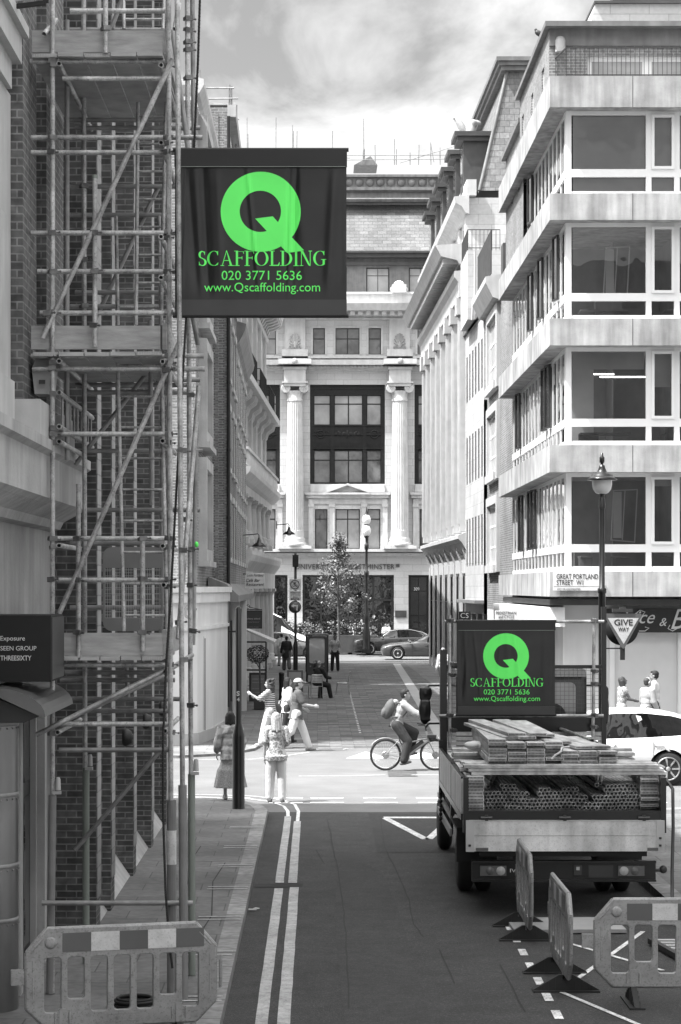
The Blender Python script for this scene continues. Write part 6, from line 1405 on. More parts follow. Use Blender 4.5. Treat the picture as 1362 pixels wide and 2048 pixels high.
m = MB(); m.prism([(5.9, 55.9), (XE, 55.9), (XE, 56.9), (6.35, 56.9), (6.35, 70), (5.9, 70)], 'z', 3.55, 3.7); m.build('soffit', dkgrey, r4)
m = MB(); m.prism([(5.75, 56.2), (6.3, 56.0), (6.34, 70), (5.6, 70)], 'z', 3.0, 3.5); m.build('white_canopy', white_wall, r4)
Y = 56.6; k = Y/F; t = thing('shop_fascia_sign', 'black shop sign with white script reading Juice & B partly behind the give way sign', 'sign', (9, Y, 3))
m = MB(); m.box(PX(1212, Y), PX(1440, Y), Y, Y+.12, PZ(1265, Y), PZ(1217, Y)); m.build('panel', M_('fascia_black', .012, .35, var=.1), t)
text(t, 'Juice', FR(PX(1236, Y), Y-.01, PZ(1255, Y)), 74*k, 34*k, sw, shear=.45); text(t, '&', FR(PX(1319, Y), Y-.01, PZ(1252, Y)), 15*k, 16*k, sw, shear=.3); text(t, 'B', FR(PX(1342, Y), Y-.01, PZ(1258, Y)), 30*k, 40*k, sw, shear=.4)
m = MB(); m.path([P(1340, 1250, Y-.015), P(1336, 1257, Y-.015), P(1345, 1262, Y-.015), P(1356, 1256, Y-.015)], .012, 5); m.path([P(1278, 1262, Y-.015), P(1290, 1262, Y-.015), P(1298, 1256, Y-.015), P(1290, 1254, Y-.015)], .012, 5); m.path([P(1270, 1228, Y-.015), P(1280, 1220, Y-.015), P(1290, 1224, Y-.015), P(1284, 1232, Y-.015)], .014, 5); m.build('flourish', sw, t)
Y = 55.5; k = Y/F; t = thing('street_name_sign', 'white street name plate reading GREAT PORTLAND STREET W1 on the lowest concrete band', 'sign', P(1150, 1180, Y))
m = MB(); m.box(PX(1106, Y), PX(1199, Y), Y-.02, Y+.03, PZ(1181, Y), PZ(1144, Y)); m.build('plate', whs, t)
text(t, 'GREAT PORTLAND', FR(PX(1113, Y), Y-.026, PZ(1158, Y)), 83*k, 10*k, blackm); text(t, 'STREET  W1', FR(PX(1113, Y), Y-.026, PZ(1170, Y)), 53*k, 10*k, blackm); text(t, 'CITY OF WESTMINSTER', FR(PX(1114, Y), Y-.026, PZ(1180, Y)), 47*k, 4*k, grey)
m = MB(); m.box(PX(1107, Y), PX(1198, Y), Y-.024, Y-.02, PZ(1173, Y), PZ(1172.4, Y)); m.build('rule', grey, t)
Y = 66; k = Y/F; t = thing('shop_letter_sign', 'small black sign reading CS hanging beyond the truck headboard', 'sign', P(930, 1240, Y)); m = MB(); m.box(PX(918, Y), PX(940, Y), Y, Y+.08, PZ(1239, Y), PZ(1223, Y)); m.tube(P(941, 1228, Y+.04), P(952, 1228, Y+.04), .02, n=6); m.build('panel', blackm, t); text(t, 'CS', FR(PX(921, Y), Y-.01, PZ(1236, Y)), 16*k, 10*k, sw)
Y = 56; k = Y/F; t = thing('zone_sign', 'white sign reading PEDESTRIAN and CYCLE ZONE showing above the truck headboard', 'road sign', P(1012, 1300, Y)); m = MB(); m.box(PX(990, Y), PX(1035, Y), Y, Y+.03, PZ(1275, Y), PZ(1221, Y)); m.build('plate', whs, t)
text(t, 'PEDESTRIAN', FR(PX(992, Y), Y-.006, PZ(1229, Y)), 40*k, 6*k, blackm); text(t, 'and CYCLE', FR(PX(997, Y), Y-.006, PZ(1236.5, Y)), 31*k, 6*k, blackm); text(t, 'ZONE', FR(PX(999, Y), Y-.006, PZ(1246, Y)), 27*k, 7*k, blackm)
m = MB(); m.tube((PX(1012, Y), Y+.08, .1), (PX(1012, Y), Y+.08, PZ(1221, Y)), .04, n=8); m.build('pole', blackp, t)
# dresses in the shop window
Y = 57.5
for k_, (px, w_, mt) in enumerate(((1326, 22, c_pale), (1347, 26, lgrey), (1368, 26, c_grey))):
    t = thing('dress', ('pale sleeveless dress hanging at the left of the shop window', 'tiered pale dress hanging second in the shop window', 'grey dress hanging at the right edge of the shop window')[k_], 'dress', P(px, 1460, Y), group='dresses hanging in the shop window')
    m = MB(); prof = [(.20, 0), (.17, .35), (.172, .36), (.15, .8), (.10, .95), (.12, 1.15), (.05, 1.3)]; nv = 40; vs = []; z0 = PZ(1470, Y)
    for r_, z in prof:
        for i in range(nv): a = 2*pi*i/nv; rr_ = r_*(1+.10*sin(a*9+k_)*(1.1-z/1.3)); vs.append((PX(px, Y)+rr_*cos(a), Y+rr_*.35*sin(a), z0+z*1.05))
    m.add(vs, [(j*nv+i, j*nv+(i+1) % nv, (j+1)*nv+(i+1) % nv, (j+1)*nv+i) for j in range(len(prof)-1) for i in range(nv)], True); m.build('fabric', mt, t)
    m = MB(); zz = z0+1.42; xx = PX(px, Y); m.path([(xx-.2, Y, zz-.08), (xx, Y, zz+.03), (xx+.2, Y, zz-.08)], .012, 6); m.path([(xx, Y, zz+.03), (xx, Y, zz+.1), (xx+.03, Y, zz+.13)], .006, 5); m.build('hanger', dkgrey, t)
m = MB(); m.tube((9.0, 57.5, z0+1.56), (11, 57.5, z0+1.56), .015, n=6); m.tube((9.0, 57.5, z0+1.56), (9.0, 57.5, .12), .015, n=6); obj_build(m, 'clothes_rail', white_frame, 'thin white clothes rail inside the shop window', 'clothes rail')

# right-hand near building (out of frame, closes the canyon)
r5 = thing('near_right_building', 'stone building on the near right side of the street', 'building', (12, 20, 0))
MN = FACE((7.6, 0, 0), (0, 1, 0), (-1, 0, 0)); ops = [(y, y+1.6, z, z+2) for y in range(2, 36, 3) for z in (4.5, 8, 11.5)]
w = MB(MN); w.wall(-10, 38, 0, 15, ops, .3); w.box(-10, 38, -6, -.4, 0, 15); w.build('wall', stone_d, r5)
g = MB(MN)
for o_ in ops: g.quad((o_[0], -.2, o_[2]), (o_[1], -.2, o_[2]), (o_[1], -.2, o_[3]), (o_[0], -.2, o_[3]))
g.build('glazing', g_dark, r5)
# ------------------------------------------------------------------ flatbed truck
tk = thing('flatbed_truck', 'dark dropside truck seen from behind with tailgate folded down and mesh headboard', 'truck', (3.0, 29.5, 0))
YT, YH = 26.75, 31.75; TL, TR_ = 1.78, 4.22
def tbx(name, mat, *bx, parent=tk):
    m = MB()
    for b in bx: m.box(*b)
    return m.build(name, mat, parent)
tbx('bed_floor', dkgrey, (TL+.02, TR_-.02, YT, YH, 1.16, 1.27))
tg = tbx('tailgate', alu, (1.84, 4.17, YT-.07, YT-.045, .80, .985), (1.84, 4.17, YT-.07, YT-.045, .990, 1.165)); tbx('tailgate_hinge', lgrey, (1.80, 1.90, YT-.078, YT-.04, .795, 1.175), (4.11, 4.21, YT-.078, YT-.04, .795, 1.175), (1.84, 4.17, YT-.076, YT-.044, 1.166, 1.178), parent=tg)
tbx('hinge_bolt', dkgrey, (1.83, 1.86, YT-.09, YT-.078, .86, .885), (4.14, 4.17, YT-.09, YT-.078, .86, .885), (4.14, 4.17, YT-.09, YT-.078, .95, .975), parent=tg)
tbx('marker_light', refl_d, (1.92, 2.07, YT-.086, YT-.07, .81, .845), (4.0, 4.13, YT-.086, YT-.07, .81, .845), parent=tg)
tbx('rear_beam', blackp, (1.78, 4.22, YT-.03, YT+.05, 1.18, 1.285), (2.0, 2.12, YT-.06, YT-.03, 1.19, 1.215), (2.94, 3.06, YT-.06, YT-.03, 1.19, 1.215), (3.9, 4.02, YT-.06, YT-.03, 1.19, 1.215))
for x in (2.05, 3.0, 3.96): m = MB(); m.tube((x-.07, YT-.07, 1.205), (x+.07, YT-.07, 1.205), .018, n=8); m.box(x-.02, x+.02, YT-.08, YT-.05, 1.17, 1.24); m.build('latch', dkgrey, tk)
for x in (1.77, 4.17): tbx('corner_post', blackp, (x, x+.065, YT-.04, YT+.06, 1.02, 1.69))
for (y0, y1) in ((YT+.1, 28.9), (29.0, YH-.05)):
    for x in (1.755, 4.20): sb = tbx('side_board', alu, (x, x+.03, y0, y1, 1.24, 1.665)); tbx('side_board_rail', blackp, (x-.006, x+.036, y0, y1, 1.666, 1.69), (x-.006, x+.036, y0, y1, 1.16, 1.238), parent=sb)
tbx('side_post', blackp, (1.75, 1.80, 28.91, 28.99, 1.0, 1.70), (4.19, 4.24, 28.91, 28.99, 1.0, 1.70), (1.75, 1.80, YH-.04, YH+.02, 1.0, 1.8))
tbx('chassis', blackm, (2.45, 2.57, 27.0, 34.0, .62, .86), (3.43, 3.55, 27.0, 34.0, .62, .86), (1.98, 4.05, 26.95, 27.1, .82, 1.14), (2.1, 3.9, 28.3, 29.9, .86, 1.15), (2.57, 3.43, 28.95, 29.2, .5, .75), (2.0, 4.0, 30.2, 31.6, .8, 1.15))
tbx('spray_board', blackm, (1.98, 4.02, 26.84, 26.87, .72, 1.0))
bp = tbx('bumper', blackp, (1.88, 4.12, 26.80, 26.86, .44, .665), (1.88, 4.12, 26.76, 26.86, .645, .675), (1.88, 4.12, 26.76, 26.86, .42, .445))
for x in (1.98, 3.66):
    m = MB(); m.box(x, x+.32, 26.775, 26.80, .49, .61); lt = m.build('tail_light', refl_d, tk)
    m = MB(); xx = x+(.25 if x < 3 else .07); m.lathe([(.055, 0), (.05, .006), (.001, .008)], (xx, 26.775, .55), 16, R=Matrix.Rotation(pi/2, 3, 'X')); m.build('light_lens', lgrey, lt)
    m = MB(); xx = x+(.12 if x < 3 else .2); m.lathe([(.05, 0), (.045, .006), (.001, .008)], (xx, 26.775, .55), 16, R=Matrix.Rotation(pi/2, 3, 'X')); m.build('light_lens', refl_d, lt)
text(tk, 'IVECO', FR(2.345, 26.795, .53), .26, .045, sw); text(tk, 'AL4', FR(2.98, 26.835, .845), .05, .03, lgrey)
tbx('socket_box', dkgrey, (3.12, 3.22, 26.78, 26.8, .5, .62), (3.3, 3.6, 26.79, 26.8, .47, .62)); tbx('socket', lgrey, (3.15, 3.19, 26.77, 26.78, .56, .60))
m = MB(); m.tube((4.12, 26.85, .55), (4.2, 26.85, .55), .02); m.ell((4.22, 26.85, .56), (.05, .04, .05)); m.build('side_lamp', dkgrey, tk)
for (x, y) in ((1.84, 29.1), (3.90, 29.1), (1.84, 33.7), (3.92, 33.7)):
    for dx in ((0, .24) if (y < 30 and x < 3) else (-.24, 0) if y < 30 else (0,)):
        m = MB(); m.lathe([(.22, 0), (.33, 0), (.39, .03), (.405, .06), (.405, .15), (.39, .18), (.33, .21), (.22, .21)], (x+dx, y, .40), 32, R=Matrix.Rotation(pi/2, 3, 'Y'))
        wh = m.build('wheel', rubber, tk); m = MB(); m.lathe([(.001, .04), (.08, .03), (.1, .06), (.2, .09), (.23, .02)], (x+dx, y, .40), 24, R=Matrix.Rotation(pi/2, 3, 'Y')); m.build('rim', dkgrey, wh)
for x0, x1 in ((1.80, 2.32), (3.66, 4.2)): tbx('mudguard', blackm, (x0, x1, 28.5, 29.7, .86, .89), (x0, x1, 28.48, 28.5, .45, .88))
tbx('side_guard', lgrey, (1.80, 1.83, 29.9, 33.0, .62, .72), (1.80, 1.83, 29.9, 33.0, .86, .94)); tbx('side_guard_post', blackm, (1.83, 1.87, 30.3, 30.4, .6, 1.16), (1.83, 1.87, 32.2, 32.3, .6, 1.16))
m = MB()
for i in range(9): m.ell((1.77, 31.6, .62+i*.062), (.028, .05, .033), n=8, m=6)
m.build('hanging_chain', blackm, tk)
# headboard with mesh and tube rack
tbx('headboard_post', blackp, (1.77, 1.87, YH, YH+.09, 1.1, 3.10), (4.10, 4.17, YH, YH+.09, 1.1, 3.72), (1.77, 1.80, YH+.1, YH+.16, 1.1, 2.7))
tbx('headboard_rail', blackp, (1.87, 4.10, YH+.01, YH+.08, 2.83, 2.88), (1.87, 4.10, YH+.01, YH+.08, 1.92, 2.12), (1.87, 4.10, YH+.01, YH+.08, 1.30, 1.36), (3.35, 3.38, YH+.012, YH+.07, 1.36, 1.92), (2.78, 2.81, YH+.012, YH+.07, 2.12, 2.83))
m = MB()
for i in range(8): m.box(1.87, 4.10, YH+.015, YH+.055, 1.37+i*.07, 1.425+i*.07)
m.build('headboard_slat', alu, tk)
m = MB()
for i in range(36): x = 1.88+i*.0625; m.box(x, x+.004, YH+.03, YH+.035, 2.12, 2.83)
for i in range(12): z = 2.14+i*.06; m.box(1.87, 4.1, YH+.036, YH+.041, z, z+.004)
m.build('wire_mesh', dkgrey, tk)
for p0, p1 in (((1.83, YH-.05, PZ(1243, YH)), (4.13, YH-.05, PZ(1243, YH))), ((1.75, YH-.05, PZ(1431, YH)), (4.12, YH-.05, PZ(1431, YH))), ((1.90, YH-.11, 3.60), (1.90, YH-.11, 1.70)), ((3.98, YH-.11, 3.55), (3.96, YH-.11, 1.85))):
    m = MB(); m.pipe(p0, p1, .0242, .018, 14); m.build('rack_tube', galv, tk)
for x, z in ((1.90, 3.53), (1.90, 2.17), (3.98, 3.53), (3.98, 2.17), (1.93, 2.75), (3.98, 2.8), (3.98, 2.62), (1.94, 1.95), (3.97, 2.0), (1.95, 2.9)):
    o = bpy.data.objects.new('coupler', coupme); COL.objects.link(o); o.parent = tk; o.location = Vector((x, YH-.1, z))-WORLDROOT[tk]; o.rotation_euler = (.3, 0, 1.0)
# cab
cabm = MB(); CY0, CY1 = 32.05, 34.0
prof = [(CY0, .75), (CY0, 2.70), (CY0+.12, 2.80), (CY1-.45, 2.80), (CY1-.15, 2.55), (CY1+.2, 1.8), (CY1+.35, 1.5), (CY1+.35, .5), (CY0+1.9, .5), (CY0+1.3, .75)]
cabm.prism(prof, 'x', 2.02, 3.92); cab = cabm.build('cab', M_('cab_paint', .03, .3, .2, coat=.6), tk)
for a, b in ((2.3, 2.85), (3.36, 3.76)):
    me = curve_mesh([rr(a, 2.05, b, 2.62, .08)], .01); place_mesh(me, FR(0, CY0-.008, 0), 'rear_window', g_lite if a > 3 else g_dark, cab)
m = MB(); m.box(3.05, 3.85, CY0-.012, CY0, 2.66, 2.70); m.build('window_trim', blackm, cab)
m = MB(); m.ell((3.42, CY0-.05, 2.12), (.2, .03, .2)); m.box(3.3, 3.62, CY0-.06, CY0-.02, 1.95, 2.1); m.build('seat_back', blackm, cab)
for sx, xm in ((-1, PX(851, 33)), (1, PX(1212, 33))):
    m = MB(); hw = .10 if sx < 0 else .04
    m.ell((xm, 33, 2.70-.28), (hw*1.05, .06, .11)); m.box(xm-hw*.9, xm+hw*.8, 32.95, 33.05, 2.33, 2.50) ; m.ell((xm+.01*sx, 33, 2.16), (hw*.95, .07, .22)); m.box(xm-hw*.8, xm+hw*.7, 32.94, 33.06, 2.0, 2.30); m.box(xm-.03, xm+.03, 32.97, 33.03, 2.28, 2.36)
    me = remesh(m, .014, 3, WORLDROOT[tk]); link('mirror', me, blackp, tk)
    m = MB(); xc = 2.02 if sx < 0 else 3.92
    for z in (2.53, 1.96): m.path([(xm, 33, z-.06), (xm+.05*-sx, 33, z), (xc, 33.1, z)], .016, 8)
    m.build('mirror_arm', blackp, tk)
m = MB(); m.path([(TR_+.03, YT+.1, 1.66), (TR_+.1, YT-.0, 1.55), (TR_+.08, YT-.15, 1.1), (TR_+.06, YT-.2, .6), (TR_+.02, YT-.45, .2), (TR_-.1, YT-.6, .14)], .022, 6); m.build('ratchet_strap', dkgrey, tk)
# headboard banner
kx = YH-.14; b0x, b1x, b0y, b1y = PX(914, kx), PX(1110, kx), PZ(1429, kx), PZ(1243, kx)
t, dp = banner('truck_banner', 'smaller black banner with a green Q and SCAFFOLDING hung on the truck headboard tubes', b0x, b1x, b0y, b1y, kx, .125, .006, 9)
banner_print(t, dp, b0x, b1x, b0y, b1y, kx, 1, 0)

# ------------------------------------------------------------------ load of tubes and boards
pm = MB(); pm.pipe((0, 0, 0), (0, 4.4, 0), R_T, .0195, 12); pme = pm.mesh('scaffold_tube'); pme.materials.append(M_('used_tube', .42, .45, .4, var=.6, scale=5))
rnd = random.Random(21); npipe = 0
def pipe_at(x, z, dy, rz, rx=0):
    global npipe
    o = bpy.data.objects.new('scaffold_tube', pme); COL.objects.link(o); o.location = (x, 26.98+dy, z); o.rotation_euler = (rx, 0, rz)
    tag(o, 'loose steel tube lying lengthwise under the boards on the truck bed', 'scaffold tube', 'tubes loaded on the truck'); npipe += 1
heights = lambda u: 5 if u < .10 else 7 if u < .21 else 5 if u < .27 else 3 if u < .34 else 6 if u < .44 else 5 if u < .50 else 6 if u < .61 else 4 if u < .65 else 2 if u < .70 else 4 if u < .77 else 7
d = .0492
for row in range(7):
    n = 38
    for i in range(n):
        x = 2.075+i*d*1.012+(d/2 if row % 2 else 0); u = (x-2.06)/1.9
        if x > 3.96 or heights(u) <= row: continue
        g = .028*sin(u*19)+.02
        pipe_at(x, 1.297+row*d*.872, rnd.uniform(-.02, .03)+.05*sin(u*15)+.015*row, rnd.uniform(-.003, .003)+(0 if row == 0 else .012*sin(u*9)+.01), 0)
for (x, z, dy, rz) in ((3.15, 1.60, .6, -.02), (3.2, 1.63, .7, .01), (2.12, 1.53, .3, -.12), (2.16, 1.60, .35, -.13), (3.45, 1.56, .2, -.14), (3.50, 1.58, .25, -.15)): pipe_at(x, z, dy, rz)
for i in range(5): o = bpy.data.objects.new('scaffold_tube', pme); COL.objects.link(o); o.location = (3.66+i*.055, 29.3, 1.96-.03*i); o.rotation_euler = (0, 0, .06); tag(o, 'steel scaffold tube lying on top of the load beside the upper right boards', 'scaffold tube', 'tubes beside the upper boards')
BM = {}
def board(x, y, z, L_, rz, label, grp, rx=0, w=.222, ry=0):
    key = round(L_, 1)
    if key not in BM:
        b = MB(); b.box(-w/2, w/2, 0, L_, 0, .036); e = MB()
        for k in range(12): e.box(-w/2+.012+k*.0168, -w/2+.022+k*.0168, -.003, 0, .008, .028)
        e.box(-w/2-.002, w/2+.002, -.0015, .03, -.001, .0005)
        me = b.mesh('board'); me.materials.append(wood_y); me2 = e.mesh('end_band'); me2.materials.append(dkgrey); BM[key] = (me, me2)
    o = bpy.data.objects.new('scaffold_board', BM[key][0]); COL.objects.link(o); o.location = (x, y, z); o.rotation_euler = (rx, ry, rz); tag(o, label, 'board', grp)
    e = bpy.data.objects.new('end_band', BM[key][1]); COL.objects.link(e); e.parent = o
for k in range(11): board(1.925+rnd.uniform(-.008, .008), 26.9+rnd.uniform(-.02, .03), 1.275+k*.038, 3.9, 0, 'scaffold board in the full-height stack along the left side of the truck bed', 'boards stacked at the left of the bed')
for k in range(11): board(4.075+rnd.uniform(-.008, .008), 26.95+rnd.uniform(-.02, .1), 1.275+k*.038, 3.9, 0, 'scaffold board in the stack along the right side of the truck bed', 'boards stacked at the right of the bed')
for k in range(3):
    for j in range(3): board(1.80+rnd.uniform(-.03, .10), 27.14+j*.26+rnd.uniform(-.035, .035), 1.70+k*.041, 2.4, -pi/2, 'scaffold board laid crosswise over the tubes near the tail of the truck', 'boards laid crosswise on the load')
for s_ in range(4):
    n = 7
    for k in range(n+(1 if s_ in (0,) else 0)): board(2.225+s_*.236+rnd.uniform(-.007, .007), 27.15+rnd.uniform(-.05, .12)+s_*.03, 1.82+k*.038, 3.0, -.0+rnd.uniform(-.004, .004), ['scaffold board in the first upper stack from the left', 'scaffold board in the second upper stack from the left', 'scaffold board in the third upper stack from the left', 'scaffold board in the fourth upper stack from the left'][s_], 'boards in the upper left stacks')
for s_ in range(3):
    for k in range(4): board(3.125+s_*.24+rnd.uniform(-.007, .007), 27.25+rnd.uniform(-.05, .12), 1.82+k*.038, 2.8, .06+rnd.uniform(-.01, .01), ['scaffold board in the leftmost of the three lower right stacks', 'scaffold board in the middle of the three lower right stacks', 'scaffold board in the rightmost of the three lower right stacks'][s_], 'boards in the lower right stacks')
for i, (x, y, z, rz) in enumerate(((2.42, 27.5, 2.10, .10), (2.62, 27.45, 2.105, .11), (2.50, 27.55, 2.142, .105), (2.76, 27.5, 2.144, .08), (2.90, 27.9, 2.105, .03), (3.10, 27.8, 2.02, .06), (3.33, 27.45, 1.985, .12), (3.56, 27.5, 1.985, .20))):
    board(x, y, z, 2.9, rz, 'loose scaffold board lying askew on top, number %s from the left' % ['one', 'two', 'three', 'four', 'five', 'six', 'seven', 'eight'][i], 'loose boards on top of the load')
for k in range(4): board(1.80, 29.2+.25*(k % 2), 1.70+k*.038, 2.4, -pi/2, 'scaffold board laid crosswise farther forward on the bed', 'boards laid crosswise toward the cab')
wr = MB(); rnd2 = random.Random(2)
for i in range(5): wr.ell((2.0+rnd2.uniform(-.06, .08), 28.6+rnd2.uniform(-.2, .2), 1.93+rnd2.uniform(-.02, .04)), (.10, .12, .05), Matrix.Rotation(rnd2.uniform(0, 3), 3, 'Z'))
obj_build(wr, 'white_wrapping', c_white, 'crumpled pale wrapping sheet on the boards at the left of the load', 'wrapping')
st_ = MB(); st_.path([(3.02, 27.2, 2.02), (3.0, 27.1, 1.98), (2.93, 27.08, 1.94), (2.88, 27.07, 1.89)], .012, 6); st_.path([(3.02, 27.2, 2.02), (3.12, 27.25, 2.03)], .012, 6); obj_build(st_, 'white_strap', c_white, 'short white strap end lying across the middle board stacks', 'strap')

# ------------------------------------------------------------------ people
def cap_(mb, p0, p1, r0, r1, n=12, m=6):
    p0 = Vector(p0); p1 = Vector(p1); d = p1-p0; L_ = max(1e-5, d.length); q = d.to_track_quat('Z', 'Y').to_matrix(); pr = []
    for i in range(m+1): a = -pi/2+(pi/2)*i/m; pr.append((max(1e-5, r0*cos(a)), r0*sin(a)))
    for i in range(m+1): a = (pi/2)*i/m; pr.append((max(1e-5, r1*cos(a)), L_+r1*sin(a)))
    mb.lathe(pr, p0, n, R=q)
def person(label, loc, rz, H=1.72, lean=0, hip=((8, 0), (-8, 0)), knee=(5, 5), sh=((0, 8), (0, 8)), el=(12, 12), inward=(0, 0), head=(0, 0), top=None, topm=None, sleeve=.5, bottom='trousers', botm=None, shoe=c_dk, hair='short', hairm=h_dk, sk=skin,
           seat=None, hold=None, vox=.011, loose=.022, wide=1.0, group=None, toe=(0, 0), foot_lift=None, length=None, cap=None, curl=.6, coat=0, twist=0):
    k = H/1.75; t = thing('person', label, 'person', loc, rz, group, world=False)
    def leg(i):
        s_ = -1 if i == 0 else 1; f, ab = radians(hip[i][0]), radians(hip[i][1]); kn = radians(knee[i]); h = Vector((s_*.088, 0, 0))
        d1 = Vector((s_*sin(ab), sin(f)*cos(ab), -cos(f)*cos(ab))); d2 = Vector((s_*sin(ab)*.6, sin(f-kn), -cos(f-kn)))
        K = h+d1*.44; A = K+d2*.43; return h, K, A, f-kn
    lg = [leg(0), leg(1)]
    hz = max(-(l[2].z) for l in lg)+.085
    if seat is not None: hz = seat/k
    base = Vector((0, 0, hz)); ln = radians(lean); up = Vector((0, sin(ln), cos(ln))); fw = Vector((0, cos(ln), -sin(ln)))
    B = lambda x, y, z: base+Vector((x, 0, 0))+fw*y+up*z
    neck = B(0, -.01, .53); tw = radians(twist); shd = [base+Vector((s_*.175*wide*cos(tw), s_*.175*sin(tw), 0))+up*.475 for s_ in (-1, 1)]
    body = MB(); cloth = MB(); legs_ = MB(); q0 = Matrix.Rotation(-ln, 3, 'X')
    for mb, e in ((body, 0), (cloth, loose)):
        if mb is cloth and top is None: continue
        if mb is body or not coat or True:
            mb.ell(B(0, 0, .02), (.155*wide+e, .115+e, .13+e), q0); mb.ell(B(0, .0, .19), (.135*wide+e, .105+e, .15+e), q0); mb.ell(B(0, .005, .36), (.16*wide+e, .115+e, .17+e), q0)
            cap_(mb, shd[0].lerp(shd[1], .12)+up*.0, shd[1].lerp(shd[0], .12), .062+e*.7, .062+e*.7); cap_(mb, B(0, 0, .44), neck+up*.02, .07+e*.4, .055+e*.2)
    hd, tl = radians(head[0]), radians(head[1]); Rh = Matrix.Rotation(hd, 3, 'Z') @ Matrix.Rotation(-tl, 3, 'X'); C = neck+up*.02+Vector((0, .02, .135)); HP = lambda x, y, z: C+Rh @ Vector((x, y, z))
    cap_(body, neck-up*.03, HP(0, -.02, -.04), .055, .052)
    body.ell(HP(0, -.012, .025), (.076, .094, .092), Rh); body.ell(HP(0, .03, -.04), (.056, .062, .072), Rh); body.ell(HP(0, .055, -.085), (.028, .025, .022), Rh)
    cap_(body, HP(0, .080, .012), HP(0, .105, -.022), .010, .015, 8, 3); body.ell(HP(0, .085, -.05), (.022, .010, .009), Rh); body.ell(HP(0, .072, .035), (.05, .016, .010), Rh)
    for s_ in (-1, 1): body.ell(HP(s_*.078, -.008, -.01), (.010, .02, .032), Rh)
    hands = []
    for i, s_ in ((0, -1), (1, 1)):
        f, ab = radians(sh[i][0]+lean*.0), radians(sh[i][1]); e = radians(el[i]); inn = radians(inward[i])
        d1 = Vector((s_*sin(ab), sin(f)*cos(ab), -cos(f)*cos(ab))); f2 = f+e; d2 = Vector((s_*(sin(ab)*.4-sin(inn)), sin(f2)*cos(inn), -cos(f2)*cos(inn))).normalized()
        S = shd[i]; E = S+d1*.29; Wr = E+d2*.25; cap_(body, S, E, .048, .038); cap_(body, E, Wr, .038, .026)
        # hand: flattened palm, four fingers of different length, thumb from the side
        side = d2.cross(Vector((s_, .0, .15))).normalized(); pn = side.cross(d2).normalized()
        if pn.x*s_ > 0: pn = -pn
        Pm = Wr+d2*.05; Q = Matrix((side, pn, d2)).transposed(); body.ell(Pm, (.040, .018, .055), Q)
        for j, (o_, L2) in enumerate(((-.030, .058), (-.010, .070), (.011, .066), (.030, .052))):
            b0 = Wr+d2*.088+side*o_; c1 = curl; b1 = b0+(d2*cos(c1*.7)+pn*sin(c1*.7))*L2*.55; b2 = b1+(d2*cos(c1*1.8)+pn*sin(c1*1.8))*L2*.5; cap_(body, b0-d2*.02, b1, .0095, .009, 8, 3); cap_(body, b1, b2, .009, .0075, 8, 3)
        sgn = 1 if side.y > 0 else -1
        tb0 = Wr+d2*.03+side*.03*sgn; tb1 = tb0+(d2*.7+side*sgn*.6+pn*.3).normalized()*.035; cap_(body, tb0, tb1, .012, .010, 8, 3); cap_(body, tb1, tb1+(d2*.9+pn*.35).normalized()*.028, .010, .008, 8, 3)
        hands.append(Wr+d2*.1)
        if top is not None:
            r = .018+loose*.5; cap_(cloth, S, S.lerp(E, min(1, sleeve*2)), .050+r, (.042+r*(1.2 if sleeve <= .5 else 1)))
            if sleeve > .5: cap_(cloth, E, E.lerp(Wr, (sleeve-.5)*2*.97), .040+r, .030+r)
    for i in range(2):
        h, K, A, sa = lg[i]; h = base+h; K = base+K; A = base+A; s_ = -1 if i == 0 else 1
        cap_(body, h, K, .078, .050); cap_(body, K+(A-K)*.02, A, .050, .034); cap_(body, K.lerp(A, .28)+Vector((0, -.02*cos(sa), 0)), K.lerp(A, .5), .048, .036)
        fp = radians(toe[i]); fd = Vector((s_*.12, cos(sa*.5+fp), sin(sa*.5+fp))).normalized() if abs(sa) > .6 else Vector((s_*.12, cos(fp), sin(fp))).normalized()
        down = Vector((0, -sin(fp), -cos(fp)))
        sole = A+Vector((0, 0, -.045)); cap_(body, sole-fd*.045, sole+fd*.10, .034, .028)
        sm = MB(); cap_(sm, sole-fd*.055, sole+fd*.04, .043, .044); cap_(sm, sole+fd*.03, sole+fd*.145, .042, .030); cap_(sm, sole-fd*.03+Vector((0, 0, .02)), A+Vector((0, 0, -.0)), .042, .045); sm.box(-.001, .001, -.001, .001, -.001, .001) if False else None
        sm.v = [(v[0]*k, v[1]*k, max(v[2]*k, .004 if seat is None else -9)) for v in sm.v]
        link('shoe', remesh(sm, vox, 2), shoe, t)
        if bottom == 'trousers': cap_(legs_, h, K, .094+loose, .068+loose*1.1); cap_(legs_, K, K.lerp(A, .95 if length is None else length), .066+loose*1.1, .050+loose*1.3)
        elif bottom == 'shorts': cap_(legs_, h, h.lerp(K, .85), .098+loose, .085+loose)
    if bottom in ('trousers', 'shorts'): legs_.ell(base+Vector((0, 0, .0)), (.165*wide+loose*.5, .122+loose*.5, .13+loose*.3)); legs_.ell(B(0, 0, .07), (.15*wide+loose*.3, .11+loose*.3, .08), q0)
    if bottom in ('skirt', 'coat_skirt'):
        zb = length if length is not None else .25; prof = []; nv = 48; vs = []
        lv = [(.13*wide, hz+.12), (.175*wide, hz-.02), (.20, hz-.25), (.26, (hz+zb)/2), (.33, zb), (.32, zb+.004), (.001, zb+.02)]
        for r_, z in lv:
            for j in range(nv): a = 2*pi*j/nv; w_ = 1+.07*sin(a*7+1)*min(1, max(0, (hz-z))/.5); vs.append((r_*w_*cos(a), r_*.78*w_*sin(a)+.0, z))
        legs_.add(vs, [(q*nv+j, q*nv+(j+1) % nv, (q+1)*nv+(j+1) % nv, (q+1)*nv+j) for q in range(len(lv)-1) for j in range(nv)]); legs_.add(vs[:nv], [tuple(range(nv-1, -1, -1))])
